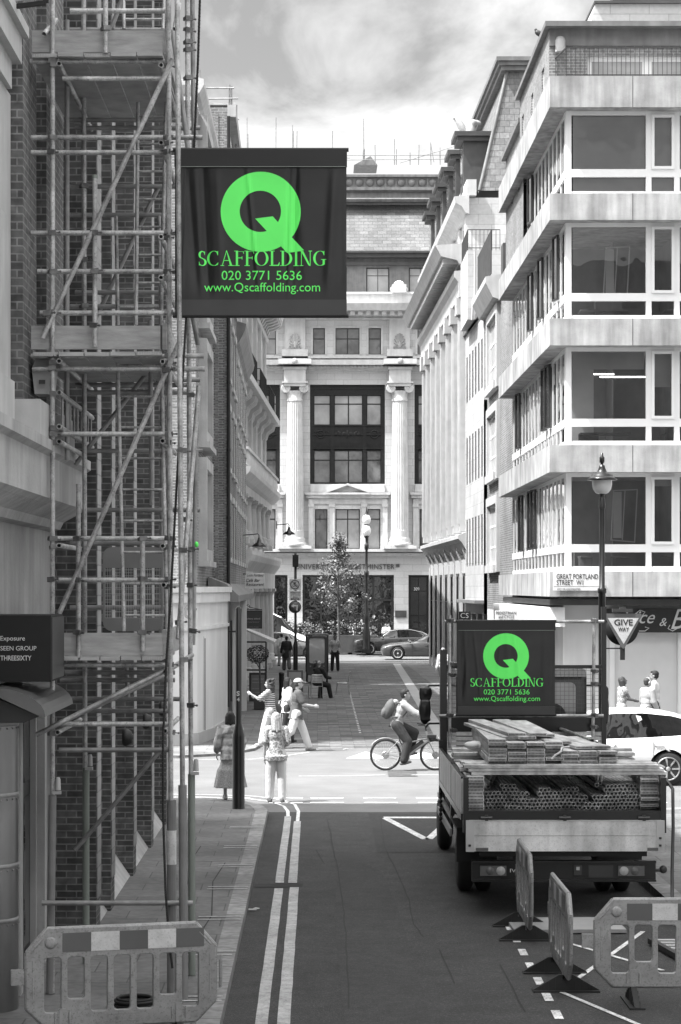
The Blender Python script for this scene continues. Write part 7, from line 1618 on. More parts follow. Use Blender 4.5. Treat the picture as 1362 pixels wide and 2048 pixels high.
    if coat: # longer top hem
        nv = 40; vs = []
        for r_, z in ((.15, .2), (.185, .0), (.21, -.15), (.23, -coat), (.001, -coat)):
            for j in range(nv): a = 2*pi*j/nv; w_ = 1+.05*sin(a*5)*(1 if z < 0 else 0); p = B(r_*wide*w_*cos(a), r_*.82*w_*sin(a), z); vs.append(p)
        cloth.add(vs, [(q*nv+j, q*nv+(j+1) % nv, (q+1)*nv+(j+1) % nv, (q+1)*nv+j) for q in range(4) for j in range(nv)]); cloth.add(vs[:nv], [tuple(range(nv-1, -1, -1))])
    hm = MB()
    if hair != 'none':
        hm.ell(HP(0, -.022, .045), (.086, .100, .088), Rh)
        if hair == 'short': hm.ell(HP(0, -.045, -.005), (.078, .072, .075), Rh); hm.ell(HP(0, .045, .088), (.06, .045, .03), Rh)
        if hair in ('bob', 'long', 'curly', 'braids', 'bun'):
            hm.ell(HP(0, -.05, -.02), (.090, .075, .10), Rh)
            if hair != 'bun':
                L3 = {'bob': .14, 'long': .27, 'curly': .22, 'braids': .36}[hair]
                for j in range(9): a = -1.9+j*3.8/8; x, y = .078*sin(a), -.03-.062*cos(a); cap_(hm, HP(x, y, .02), HP(x*1.15, y-.015, -L3+.04*abs(sin(a*2))), .03, .022 if hair != 'curly' else .034, 8, 3)
            else: hm.ell(HP(0, -.12, .03), .045)
        if hair == 'curly':
            rr2 = random.Random(5)
            for j in range(60): a = rr2.uniform(0, 6.28); hm.ell(HP(.098*sin(a), -.035-.095*abs(cos(a)), rr2.uniform(-.22, .12)), rr2.uniform(.026, .042), n=7, m=5)
    for mb in (body, cloth, legs_, hm): mb.v = [(v[0]*k, v[1]*k, v[2]*k) for v in mb.v]
    link('body', remesh(body, min(vox, .0085), 2), sk, t)
    if top is not None: link(top, remesh(cloth, vox, 3), topm, t)
    if bottom: link({'trousers': 'trousers', 'shorts': 'shorts'}.get(bottom, 'skirt'), remesh(legs_, vox, 3), botm, t)
    if hm.v: # cut the face free
        Cn = C*k; hv = remesh(hm, vox, 2); fr_ = Rh @ Vector((0, 1, 0))
        import bmesh
        b = bmesh.new(); b.from_mesh(hv); 
        dl = [v for v in b.verts if (v.co-Cn).dot(fr_) > .035*k and (v.co.z-Cn.z) < .065*k]
        bmesh.ops.delete(b, geom=dl, context='VERTS'); b.to_mesh(hv); b.free(); link('hair', hv, hairm, t)
    for s_ in (-1, 1):
        e = MB(); e.ell(HP(s_*.028, .079, .012), (.010, .007, .006), Rh, 8, 6); e.v = [(v[0]*k, v[1]*k, v[2]*k) for v in e.v]; e.build('eye', blackm, t)
    if cap:
        m = MB(); m.ell(HP(0, -.01, .05), (.09, .107, .088), Rh); m.v = [v for v in m.v]; cm2 = MB(); pts = []
        zc = .040
        nv = 28; vs = []
        for q in range(7):
            a = pi/2*q/6
            for j in range(nv): b_ = 2*pi*j/nv; vs.append(HP(.099*cos(a)*cos(b_), -.015+.118*cos(a)*sin(b_), zc+.094*sin(a)))
        cm2.add(vs, [(q*nv+j, q*nv+(j+1) % nv, (q+1)*nv+(j+1) % nv, (q+1)*nv+j) for q in range(6) for j in range(nv)], True)
        pk = [HP(.078*cos(a), .05+.155*max(0, sin(a)), zc+.006-.02*max(0, sin(a))) for a in [pi*i/12 for i in range(13)]]
        cm2.add([p for p in pk]+[p+Vector((0, 0, .006)) for p in pk], [tuple(range(13)), tuple(range(25, 12, -1))]+[(i, i+1, 14+i, 13+i) for i in range(12)])
        cm2.v = [(v[0]*k, v[1]*k, v[2]*k) for v in cm2.v]; cm2.build('cap', cap, t)
    t['hands'] = [list(h_*k) for h_ in hands]; return t, [h_*k for h_ in hands], (lambda x, y, z: B(x, y, z)*k), HP
def held(parent_t, name, mb, mat, label, cat, group=None):
    """a thing held or carried: top-level, placed in world space from the person's local frame"""
    Mw = Matrix.Translation(parent_t.location) @ Matrix.Rotation(parent_t.rotation_euler.z, 4, 'Z')
    mb.v = [tuple(Mw @ Vector(v)) for v in mb.v]; return obj_build(mb, name, mat, label, cat, group)
def at(px, Y): return PX(px, Y)
R90 = pi/2
# woman in jacket and long skirt on the corner
person('woman with dark bob, patterned loose jacket and long skirt beside the black S 4 post', (at(461, 40.3), 40.2, .122), radians(8), 1.60, lean=4, hip=((3, 1), (-3, 1)), knee=(3, 3), sh=((-4, 16), (6, 16)), el=(25, 30), inward=(5, 10), top='jacket', topm=c_batik, sleeve=.85, bottom='skirt', botm=c_linen, length=.24, hair='bob', hairm=h_dk, sk=skin_l, loose=.05, coat=.16, shoe=c_pale, vox=.012)
# woman in white trousers
t, hn, Bf, HPf = person('woman with long blond hair, floral blouse and white trousers standing at the kerb', (at(552, 40.9), 40.95, 0), radians(4), 1.66, lean=2, hip=((2, 3), (-2, 3)), knee=(2, 3), sh=((-5, 8), (-5, 12)), el=(8, 70), inward=(0, 30), head=(5, 10), top='blouse', topm=c_floral, sleeve=.4, bottom='trousers', botm=c_white, hair='long', hairm=h_bl, sk=skin_l, loose=.024, coat=.03, shoe=c_mid, vox=.0095)
# walking pair and companion
t, hn, Bf, HPf = person('woman with curly brown hair, striped T-shirt and white trousers walking left with both hands raised', (at(541, 54.6), 54.6, .06), radians(78), 1.68, lean=4, hip=((17, 2), (-12, 2)), knee=(5, 16), sh=((50, 8), (34, 10)), el=(72, 78), inward=(10, 14), head=(0, 2), top='striped_shirt', topm=c_stripe, sleeve=.42, bottom='trousers', botm=c_white, hair='curly', hairm=h_br, sk=skin_l, loose=.03, coat=.17, shoe=c_white, vox=.0095)
m = MB(); m.ell(Bf(.22, -.12, .02), (.05, .13, .14)); m.path([Bf(.2, -.1, .12), Bf(.17, -.05, .4), Bf(.05, .03, .52)], .012, 6); held(t, 'shoulder_bag', m, c_mid, 'small grey shoulder bag worn by the striped-shirt woman', 'bag')
t, hn, Bf, HPf = person('man in pale baseball cap, grey T-shirt and cream trousers striding right', (at(592, 53.8), 53.8, 0), radians(-84), 1.83, lean=6, hip=((24, 2), (-16, 2)), knee=(5, 36), sh=((-14, 8), (20, 8)), el=(78, 62), inward=(4, 8), head=(0, 0), top='t_shirt', topm=c_mid, sleeve=.36, bottom='trousers', botm=c_white, hair='short', hairm=h_br, sk=skin_l, cap=c_pale, shoe=c_pale, loose=.026, vox=.0095, toe=(0, -40), coat=.13)
t, hn, Bf, HPf = person('woman in white striped wrap half hidden behind the striped-shirt woman and man in cap', (at(572, 56.6), 56.6, 0), radians(-70), 1.70, lean=5, hip=((14, 2), (-12, 2)), knee=(4, 22), sh=((10, 8), (-10, 10)), el=(50, 30), top='blouse', topm=c_stripe2, sleeve=.45, bottom='trousers', botm=c_dk, hair='long', hairm=h_dk, sk=skin, loose=.03, coat=.12, vox=.012)
m = MB(); m.box(-.02, .16, -.28, .0, .42, .76); m.path([(.07, -.26, .76), (.07, -.2, 1.1), (.12, -.06, 1.1), (.1, -.02, .76)], .012, 6); held(t, 'tote_bag', m, c_bag, 'dark tote bag with white stripes hanging beside the man in the cap', 'bag')
# standing man with hands in pockets
person('man in pale shirt and black trousers, hands in pockets, beside the cargo trike', (at(670, 105), 105, 0), radians(176), 1.72, hip=((3, 5), (-2, 5)), knee=(3, 3), sh=((-8, 16), (-8, 16)), el=(32, 32), inward=(12, 12), top='shirt', topm=c_pale, sleeve=.98, bottom='trousers', botm=c_black, hair='short', hairm=h_dk, sk=skin_d, shoe=c_black, vox=.013)
t, hn, Bf, HPf = person('woman in short black coat with pale shoulder bag walking away past the sign pole', (at(573, 106), 106, 0), radians(10), 1.66, hip=((14, 1), (-12, 1)), knee=(4, 20), sh=((14, 10), (-12, 10)), el=(20, 15), top='coat', topm=c_black, sleeve=.98, bottom='trousers', botm=c_mid, hair='short', hairm=h_dk, sk=skin, shoe=c_dk, coat=.28, loose=.04, vox=.013)
m = MB(); m.ell(Bf(.24, .0, .02), (.06, .14, .2)); m.path([Bf(.22, 0, .2), Bf(.19, 0, .5)], .02, 6); held(t, 'tote_bag', m, c_white, 'pale shoulder bag carried by the woman in the black coat', 'bag')
person('person in white top and pale trousers walking behind the woman in the black coat', (at(563, 112), 112, 0), radians(20), 1.65, hip=((10, 1), (-12, 1)), knee=(4, 20), top='shirt', topm=c_white, sleeve=.5, bottom='trousers', botm=c_pale, hair='short', hairm=h_dk, vox=.014)
for i, (px, Y, lb, rz, tm) in enumerate(((599, 133.5, 'person in white shirt walking behind the planter, left of the tree', 80, c_white), (608, 134.4, 'dark-haired person in pale top just behind the one in the white shirt', -60, c_pale), (708, 134, 'person with dark hair partly hidden by the shrubs near the globe lamp', -80, c_white), (772, 135, 'person with cap in white top behind the rear dark car, left one of two', 170, c_white), (778, 134.5, 'person in white shirt behind the rear dark car, right one of two', 100, c_white))):
    person(lb, (at(px, Y), Y, .12), radians(rz), 1.7, hip=((10, 1), (-10, 1)), top='shirt', topm=tm, sleeve=.5, bottom='trousers', botm=c_mid, vox=.016)
person('person in pale headscarf and white top by the right-hand facade, partly behind the truck', (at(886, 85), 85, 0), radians(150), 1.66, head=(10, 5), sh=((20, 12), (5, 8)), el=(95, 20), top='top', topm=c_white, sleeve=.9, bottom='trousers', botm=c_mid, hair='bob', hairm=c_pale, vox=.012)
t, hn, Bf, HPf = person('woman with long braids looking at her phone in front of the pale shop window', (at(1243, 55.2), 55.2, .1), radians(-80), 1.66, lean=3, sh=((22, 6), (28, 8)), el=(58, 50), inward=(6, 10), head=(0, -18), top='top', topm=c_floral, sleeve=.12, bottom='trousers', botm=c_pale, hair='braids', hairm=h_br, sk=skin_d, vox=.010)
m = MB(); hc = hn[1]; m.cbox(hc+Vector((0, .04, .03)), (.07, .012, .14), Matrix.Rotation(-.9, 3, 'X')); held(t, 'phone', m, blackm, 'dark phone held by the woman with braids', 'phone')
t, hn, Bf, HPf = person('man with headphones and dark glasses in light jacket in front of the shop window', (at(1292, 54.3), 54.3, .1), radians(-55), 1.66, lean=6, sh=((5, 10), (5, 10)), el=(20, 20), head=(-10, -5), top='jacket', topm=c_pale, sleeve=.98, bottom='trousers', botm=c_mid, hair='short', hairm=h_br, sk=skin, loose=.035, vox=.010)
m = MB(); m.torus(HPf(0, -.01, .03)*(1.66/1.75), .098, .010, Matrix.Rotation(R90, 3, 'X'), 24, 6, 0, pi); 
for s_ in (-1, 1): m.ell(HPf(s_*.095, -.01, .0)*(1.66/1.75), (.02, .035, .04))
held(t, 'headphones', m, lgrey, 'pale over-ear headphones on the man in the light jacket', 'headphones')
m = MB(); m.box(-.07, .07, .115, .125, 1.49, 1.515)
person('tall dark-haired man in white T-shirt standing behind the man with headphones', (at(1309, 55.3), 55.3, .1), radians(75), 1.80, sh=((5, 8), (5, 8)), el=(30, 25), head=(-5, 0), top='t_shirt', topm=c_white, sleeve=.45, bottom='trousers', botm=c_dk, hair='short', hairm=h_dk, sk=skin, loose=.03, vox=.010)
# seated man and chairs
def chair(label, x, y, rz):
    t = thing('metal_chair', label, 'chair', (x, y, 0), rz, 'aluminium cafe chairs', world=False)
    m = MB(); 
    for i in range(6): m.box(-.2, .2, -.2+i*.068, -.15+i*.068, .44, .455)
    m.build('seat', alu, t); m = MB()
    for i in range(4): m.box(-.19, .19, -.235-i*.012, -.225-i*.012, .58+i*.075, .63+i*.075)
    m.build('backrest', alu, t)
    for sx in (-1, 1):
        m = MB(); m.path([(sx*.22, -.27, 0), (sx*.21, -.2, .42), (sx*.2, -.24, .62), (sx*.19, -.29, .87)], .013, 8); m.build('leg', steel, t)
        m = MB(); m.path([(sx*.22, .24, 0), (sx*.21, .2, .44), (sx*.21, -.2, .44)], .013, 8); m.build('leg', steel, t)
    m = MB(); m.tube((-.19, -.29, .87), (.19, -.29, .87), .013, n=8); m.build('top_rail', steel, t); return t
chair('aluminium chair with slatted back that the seated man uses, seen from behind', at(631, 79.2), 79.2, radians(12))
chair('empty aluminium chair standing sideways alone on the brick paving', at(685, 82), 82, radians(85))
person('bald seated man in black holding one arm up, on the slatted chair', (at(635, 79.35), 79.35, 0), radians(-40), 1.76, lean=8, hip=((82, 12), (76, 10)), knee=(84, 66), sh=((75, 35), (20, 20)), el=(110, 60), inward=(10, 10), head=(10, 5), top='jacket', topm=c_black, sleeve=.98, bottom='trousers', botm=c_black, hair='none', sk=skin, seat=.56, shoe=c_black, vox=.011)
# ------------------------------------------------------------------ cyclist
BYY, BX0, BX1 = 48.1, at(771, 48.1), at(771, 48.1)+1.09
t = thing('bicycle', 'electric bicycle with mudguards ridden to the right across the junction', 'bicycle', ((BX0+BX1)/2, BYY, 0)); WR = .345
QX = Matrix.Rotation(R90, 3, 'X')
for x in (BX0, BX1):
    m = MB(); m.torus((x, BYY, WR), WR-.022, .023, QX, 48, 8); wh = m.build('wheel', rubber, t)
    m = MB(); m.torus((x, BYY, WR), WR-.052, .010, QX, 48, 6); m.build('rim', alu, wh)
    m = MB()
    for i in range(28): a = 2*pi*i/28; m.tube((x+.02*cos(a+.8), BYY+(.02 if i % 2 else -.02), WR+.02*sin(a+.8)), (x+(WR-.05)*cos(a), BYY, WR+(WR-.05)*sin(a)), .0022, n=4)
    m.tube((x, BYY-.05, WR), (x, BYY+.05, WR), .03, n=12); m.lathe([(.06, 0), (.08, .001), (.08, .004), (.06, .005)], (x, BYY-.05, WR), 20, R=QX); m.build('spokes', steel, wh)
    m = MB(); m.torus((x, BYY, WR), WR+.018, .016, QX, 30, 6, .15 if x == BX0 else .9, 2.5 if x == BX0 else 2.75); m.build('mudguard', galv, t)
fr_m = M_('bike_frame', .32, .35, .3, var=.1)
BBx, BBz = BX0+.44, .30; ST = Vector((BX0+.26, BYY, .80)); HT = Vector((BX1-.20, BYY, .86)); HB = Vector((BX1-.15, BYY, .66)); BB = Vector((BBx, BYY, BBz))
m = MB(); m.tube(BB, ST, .018); m.tube(BB, HB, .034); m.tube(ST.lerp(BB, .45), HB+Vector((-.02, 0, .04)), .02); m.tube(HT, HB, .022)
for s_ in (-1, 1): m.tube(BB+Vector((0, s_*.03, 0)), (BX0, BYY+s_*.06, WR), .010); m.tube(ST.lerp(BB, .25)+Vector((0, s_*.02, 0)), (BX0, BYY+s_*.06, WR), .009); m.tube(HB+Vector((0, s_*.04, -.01)), (BX1, BYY+s_*.055, WR), .014)
m.build('frame', fr_m, t)
m = MB(); m.beam(BB.lerp(HB, .2)+Vector((-.02, 0, .05)), BB.lerp(HB, .8)+Vector((-.02, 0, .06)), .07, .07); m.build('battery', dkgrey, t)
m = MB(); m.tube(ST, ST+Vector((-.04, 0, .15)), .014); m.build('seat_post', steel, t); m = MB(); m.ell(ST+Vector((-.06, 0, .17)), (.14, .075, .035)); m.build('saddle', blackm, t)
m = MB(); m.tube(HT, HT+Vector((-.02, 0, .12)), .016); hb0 = HT+Vector((-.02, 0, .12)); m.path([hb0+Vector((-.16, .3, .03)), hb0+Vector((-.03, .15, .02)), hb0, hb0+Vector((-.03, -.15, .02)), hb0+Vector((-.16, -.3, .03))], .012, 8); m.build('handlebar', blackm, t)
m = MB(); m.box(HT.x+.02, HT.x+.22, BYY-.09, BYY+.09, .72, .78); m.ell((HT.x+.13, BYY, .70), (.09, .07, .05)); m.build('front_light', dkgrey, t)
m = MB(); m.lathe([(.085, 0), (.095, .002), (.095, .006), (.085, .008)], BB+Vector((0, -.06, 0)), 28, R=QX); m.tube(BB+Vector((0, -.07, 0)), BB+Vector((-.05, -.07, -.15)), .010); m.tube(BB+Vector((0, .07, 0)), BB+Vector((.05, .07, .15)), .010); m.box(BB.x-.09, BB.x-.01, BYY-.14, BYY-.06, BB.z-.17, BB.z-.15); m.box(BB.x+.01, BB.x+.09, BYY+.06, BYY+.14, BB.z+.14, BB.z+.16); m.tube(BB+Vector((0, -.06, .09)), (BX0, BYY-.05, WR+.05), .004, n=4); m.tube(BB+Vector((0, -.06, -.09)), (BX0, BYY-.05, WR-.05), .004, n=4); m.build('crank', steel, t)
# rider: local +y is ahead (world +x)
sz = .97
t2, hn, Bf, HPf = person('young man with dark hair in pale hooded jacket and dark trousers riding the bicycle', (BX0+.24, BYY, 0), -R90, 1.74, lean=20, hip=((66, 4), (34, 6)), knee=(80, 46), sh=((52, 6), (52, 10)), el=(16, 16), head=(0, -6), top='hooded_jacket', topm=M_('grey_marl', .30, .85, var=.12, bump=.014, bscale=11), sleeve=.98, bottom='trousers', botm=c_dk, hair='short', hairm=h_dk, sk=skin, seat=1.0, shoe=c_grey, loose=.032, vox=.0095, toe=(0, 10))
m = MB(); m.ell(Bf(0, -.20, .46), (.09, .08, .06)); m.v = list(m.v); Mo = MB(); Mo.add(m.v, m.f, True); Mo.build('hood', MATS['grey_marl'], t2)
m = MB(); q0 = Matrix.Rotation(-.35, 3, 'X'); m.ell(Bf(0, -.27, .27), (.15, .12, .24), q0); m.ell(Bf(0, -.33, .18), (.12, .09, .13), q0); m.ell(Bf(0, -.25, .46), (.04, .05, .04), q0)
for s_ in (-1, 1): m.path([Bf(s_*.12, -.16, .45), Bf(s_*.13, .02, .52), Bf(s_*.13, .13, .40), Bf(s_*.15, .06, .22), Bf(s_*.13, -.16, .12)], .018, 6)
held(t2, 'backpack', m, c_mid, 'grey backpack worn by the cyclist', 'backpack')

# ------------------------------------------------------------------ vehicles
def car(name, label, cat, x_front, y_c, W_, L_, st, mat, wheels, R_=.34, dirx=1, spokes=10, group=None, glass=g_black, clad=None):
    """st: rows (x from the nose, sill z, belt z, roof z, half width factor, glazed 0/1); dirx=1: nose at low x facing -X"""
    t = thing(name, label, cat, (x_front+dirx*L_/2, y_c, 0), 0, group); hw = W_/2
    def ring(r):
        x, zs, zb, zr, wf, gz = r; X = x_front+dirx*x; h = hw*wf; tr = .80
        side = [(h*.86, zs), (h*.97, zs+.10), (h, (zs+zb)*.5+.05), (h*.965, zb-.03), (h*.93, zb)]
        if zr-zb > .12: side += [(h*(.93-(.93-tr)*.45), zb+(zr-zb)*.5), (h*tr, zr-.06), (h*tr*.85, zr-.008)]
        else: side += [(h*.86, zb+(zr-zb)*.35), (h*.70, zb+(zr-zb)*.75), (h*.5, zr-.004)]
        return [(X, y_c-a, z) for a, z in side]+[(X, y_c, zr)]+[(X, y_c+a, z) for a, z in reversed(side)]
    rows = []  # refine
    for i in range(len(st)-1):
        n = 3
        for k in range(n):
            q = k/n; qq = q*q*(3-2*q); rows.append([st[i][j]+(st[i+1][j]-st[i][j])*(q if j == 0 else qq*.5+q*.5) for j in range(5)]+[st[i][5] if st[i][5] == st[i+1][5] or True else 0])
    rows.append(list(st[-1])); V = []; m = 17; n = len(rows)
    for r in rows: V += ring(r)
    bf, gf, wf_ = [], [], []
    for i in range(n-1):
        slope = abs(rows[i+1][3]-rows[i][3])/max(.01, abs(rows[i+1][0]-rows[i][0])); gz = rows[i][5]
        for j in range(m-1):
            f = (i*m+j, i*m+j+1, (i+1)*m+j+1, (i+1)*m+j)
            tallen = min(rows[i][3]-rows[i][2], rows[i+1][3]-rows[i+1][2]) > .16
            if gz == 1 and j in (4, 5, 10, 11) and tallen: gf.append(f)
            elif gz == 2 and j in (7, 8, 6, 9, 5, 10): wf_.append(f)
            else: bf.append(f)
        bf.append((i*m+m-1, i*m, (i+1)*m, (i+1)*m+m-1))
    bf += [tuple(range(m-1, -1, -1)), tuple(range((n-1)*m, n*m))]
    allm = MB(); allm.add(V, bf+gf+wf_, True); off = WORLDROOT[t]; me = allm.mesh('b', off)
    me.materials.append(mat); me.materials.append(glass)
    nb, ng = len(bf), len(gf)+len(wf_)
    if len(me.polygons) == nb+ng:
        for i in range(nb, nb+ng): me.polygons[i].material_index = 1
    o = bpy.data.objects.new('tmp', me); COL.objects.link(o); cut = MB()
    for wx in wheels:
        for s_ in (-1, 1): cut.tube((x_front+dirx*wx-off.x, y_c-off.y+s_*(hw+.1), R_), (x_front+dirx*wx-off.x, y_c-off.y+s_*(hw-.30), R_), R_+.05, n=32)
    co = bpy.data.objects.new('cut', cut.mesh('cut')); COL.objects.link(co)
    bm_ = o.modifiers.new('x', 'BOOLEAN'); bm_.operation = 'DIFFERENCE'; bm_.object = co; bm_.solver = 'EXACT'
    me2 = evalmesh(o); bpy.data.objects.remove(o); bpy.data.objects.remove(co)
    if len(me2.polygons) < 20: me2 = me
    # split the glazing off as its own part
    import bmesh
    def part(idx, nm, mt):
        b = bmesh.new(); b.from_mesh(me2); bmesh.ops.delete(b, geom=[f for f in b.faces if f.material_index != idx], context='FACES'); r = bpy.data.meshes.new(nm); b.to_mesh(r); b.free()
        for p in r.polygons: p.material_index = 0
        return link(nm, r, mt, t)
    part(0, 'body', mat); part(1, 'windows', glass)
    for wx in wheels:
        for s_ in (-1, 1):
            X = x_front+dirx*wx; yo = y_c+s_*(hw-.03); q = Matrix.Rotation(R90*s_, 3, 'X')
            mm = MB(); mm.lathe([(R_*.62, .0), (R_*.90, -.01), (R_, .03), (R_, .20), (R_*.7, .22)], (X, yo, R_), 36, R=q if s_ < 0 else Matrix.Rotation(-R90*-1, 3, 'X') if False else Matrix.Rotation(-R90 if s_ < 0 else R90, 3, 'X')); wh = mm.build('wheel', rubber, t)
            mm = MB(); yy = yo+s_*.005; mm.torus((X, yy-s_*.01, R_), R_*.66, .018, QX, 32, 6)
            for i in range(spokes):
                a = 2*pi*i/spokes; mm.beam((X+.05*cos(a), yy-s_*.03, R_+.05*sin(a)), (X+R_*.66*cos(a), yy-s_*.012, R_+R_*.66*sin(a)), .02 if spokes > 8 else .045, .035)
            mm.ell((X, yy-s_*.02, R_), (.06, .025, .06)); mm.build('rim', alu if mat is not carw else galv, wh)
    if clad:
        mm = MB()
        for s_ in (-1, 1):
            for wx in wheels: mm.torus((x_front+dirx*wx, y_c+s_*(hw-.02), R_), R_+.06, .03, QX, 24, 6, -.1, pi+.1)
        mm.build('wheel_arch_trim', clad, t)
    mm = MB()  # handles, mirrors, lower trim
    for s_ in (-1, 1):
        for hx in (.50, .72): mm.beam((x_front+dirx*L_*hx, y_c+s_*(hw+.003), .80*st[4][2]/.95+.06), (x_front+dirx*(L_*hx+.18), y_c+s_*(hw+.003), .80*st[4][2]/.95+.06), .02, .03)
    mm.build('door_handle', mat if mat is carw else chrome, t)
    mm = MB()
    for s_ in (-1, 1): mm.ell((x_front+dirx*(L_*.335), y_c+s_*(hw+.10), st[4][2]+.08), (.06, .11, .075))
    mm.build('mirror', mat, t); mm = MB()
    for hx in (.36, .535, .715):
        for s_ in (-1, 1): mm.box(*sorted((x_front+dirx*L_*hx, x_front+dirx*L_*hx+.006)), *sorted((y_c+s_*(hw+.001), y_c+s_*(hw*.97))), st[4][1]+.12, st[4][2]-.03)
    mm.build('door_gap', blackm, t)
    return t
hatch = [(0, .45, .55, .60, .72, 0), (.12, .25, .70, .76, .90, 0), (.45, .2, .80, .88, .97, 0), (1.0, .2, .90, .98, 1, 2), (1.35, .2, .93, 1.06, 1, 2), (1.85, .2, .94, 1.42, 1, 1), (2.3, .2, .95, 1.51, 1, 1), (2.9, .2, .97, 1.52, 1, 1), (3.45, .2, 1.0, 1.47, 1, 1), (3.75, .22, 1.02, 1.40, .98, 2), (4.05, .25, 1.03, 1.12, .95, 0), (4.25, .3, .95, 1.0, .90, 0), (4.33, .45, .7, .8, .78, 0)]
XF = at(1335, 44.3)-3.38
t = car('white_hatchback', 'glossy white crossover car with dark windows on the cross street behind the truck', 'car', XF, 45.2, 1.82, 4.33, hatch, carw, (.85, 3.40), .345, 1, 7, clad=None)
m = MB(); m.prism([(XF+3.2, 1.50), (XF+3.75, 1.40), (XF+3.72, 1.36), (XF+3.2, 1.45)], 'y', 44.6, 45.8); m.build('spoiler', carw, t)
m = MB()
for s_ in (-1, 1): m.beam((XF+4.0, 45.2+s_*.86, .99), (XF+4.26, 45.2+s_*.78, .96), .04, .08)
m.build('tail_light', dkgrey, t)
for s_, nm in ((-1, 'c'), (1, 'd')): m = MB(); m.add([(XF+2.92, 45.2+s_*.835, .97), (XF+3.02, 45.2+s_*.835, .97), (XF+2.86, 45.2+s_*.755, 1.40), (XF+2.76, 45.2+s_*.757, 1.42)], [(0, 1, 2, 3)]); m.build('roof_pillar', carw, t)
coupe = [(0, .5, .58, .64, .7, 0), (.12, .22, .72, .80, .9, 0), (.6, .18, .82, .92, .98, 0), (1.3, .18, .90, .97, 1, 0), (1.75, .18, .93, 1.0, 1, 2), (2.1, .18, .94, 1.18, 1, 2), (2.55, .18, .95, 1.36, 1, 1), (3.1, .18, .96, 1.40, 1, 1), (3.7, .18, .98, 1.33, 1, 1), (4.1, .2, .99, 1.15, .99, 0), (4.6, .25, .98, 1.0, .95, 0), (4.8, .4, .75, .85, .85, 0)]
car('grey_coupe', 'dark grey grand tourer with multi-spoke wheels, front car on the far road at the right', 'car', at(762, 121.5), 122.4, 1.95, 4.8, coupe, carg, (.93, 3.75), .36, 1, 20)
limo = [(0, .5, .6, .7, .74, 0), (.1, .25, .85, .95, .92, 0), (.6, .22, .95, 1.04, .98, 0), (1.3, .22, 1.0, 1.06, 1, 0), (1.6, .22, 1.01, 1.1, 1, 2), (2.1, .22, 1.02, 1.42, 1, 1), (2.7, .22, 1.03, 1.54, 1, 1), (3.4, .22, 1.04, 1.53, 1, 1), (4.1, .22, 1.05, 1.40, 1, 1), (4.6, .22, 1.05, 1.15, .99, 0), (5.1, .25, 1.0, 1.05, .95, 0), (5.3, .4, .8, .9, .86, 0)]
t = car('black_saloon', 'long black saloon with chrome window line, parked behind the globe lamp', 'car', at(706, 130), 130.9, 1.98, 5.3, limo, card, (.98, 4.15), .37, 1, 20)
m = MB(); xf = at(706, 130); m.path([(xf+1.75, 130.9-.90, 1.12), (xf+2.15, 130.9-.86, 1.42), (xf+2.7, 130.9-.80, 1.52), (xf+3.4, 130.9-.80, 1.51), (xf+4.15, 130.9-.86, 1.33), (xf+4.6, 130.9-.93, 1.08)], .02, 6); m.build('chrome_trim', chrome, t)
t = car('dark_estate_car', 'dark estate car facing right behind the sign pole and cargo trike', 'car', at(652, 123), 123.2, 1.9, 4.7, [(a*4.7/4.33, b, c, d_, e, g_) for a, b, c, d_, e, g_ in hatch], carg, (.9, 3.7), .35, -1, 12)
van = [(0, .5, .7, .8, .8, 0), (.15, .3, 1.05, 1.15, .94, 0), (.7, .25, 1.2, 1.35, 1, 2), (1.1, .25, 1.25, 1.75, 1, 2), (1.6, .25, 1.27, 2.30, 1, 1), (2.2, .25, 1.28, 2.55, 1, 0), (3.5, .25, 1.3, 2.6, 1, 0), (5.4, .25, 1.3, 2.6, 1, 0), (5.6, .3, 1.3, 2.5, .98, 0)]
car('white_van', 'tall white van facing right behind the columns at the left end of the street', 'van', at(618, 128), 128.2, 2.05, 5.6, van, carw, (.95, 4.5), .36, -1, 6)
# cargo trike with cabin
Y = 91.5; t = thing('cargo_trike', 'narrow cargo trike cabin with glazed rear panel standing on the brick street', 'cargo trike', (at(634, Y), Y, 0)); a, b = at(611, Y), at(657, Y)
X = lambda u: a+(b-a)*u
me = curve_mesh([rr(a+.06, .35, b-.06, 1.98, .12), rr(a+.16, .85, b-.16, 1.90, .08)], .05); place_mesh(me, FR(0, Y, 0), 'rear_frame', dkgrey, t)
m = MB(); 
for x0, x1 in ((a, a+.08), (b-.08, b)): m.prism([(Y+.1, .5), (Y+.0, 1.2), (Y+.05, 1.95), (Y+.3, 2.05), (Y+1.8, 2.0), (Y+2.0, .5)], 'x', x0, x1)
m.build('side_panel', blackp, t)
m = MB(); m.box(a, b, Y+.1, Y+1.8, 2.0, 2.05); m.build('roof', dkgrey, t); m = MB(); m.box(a+.15, b-.15, Y+.01, Y+.02, .84, 1.91); m.build('rear_window', g_lite, t)
m = MB(); m.prism([(a+.18, 1.35), (a+.3, 1.42), (X(.5), 1.56), (b-.3, 1.42), (b-.18, 1.35), (b-.18, 1.05), (a+.3, 1.02), (a+.18, 1.1)], 'y', Y-.005, Y+.008); m.build('window_reflection_panel', lgrey, t) if False else None
m = MB(); m.box(a+.1, b-.1, Y+.2, Y+1.9, .35, .7); m.box(X(.5)-.12, X(.5)+.12, Y-.04, Y+.0, .62, .95); m.build('body', dkgrey, t)
for x in (a+.02, b-.10): m = MB(); m.lathe([(.12, 0), (.27, 0), (.3, .02), (.3, .06), (.27, .08), (.12, .08)], (x, Y+.4, .30), 24, R=Matrix.Rotation(R90, 3, 'Y')); m.build('wheel', rubber, t)
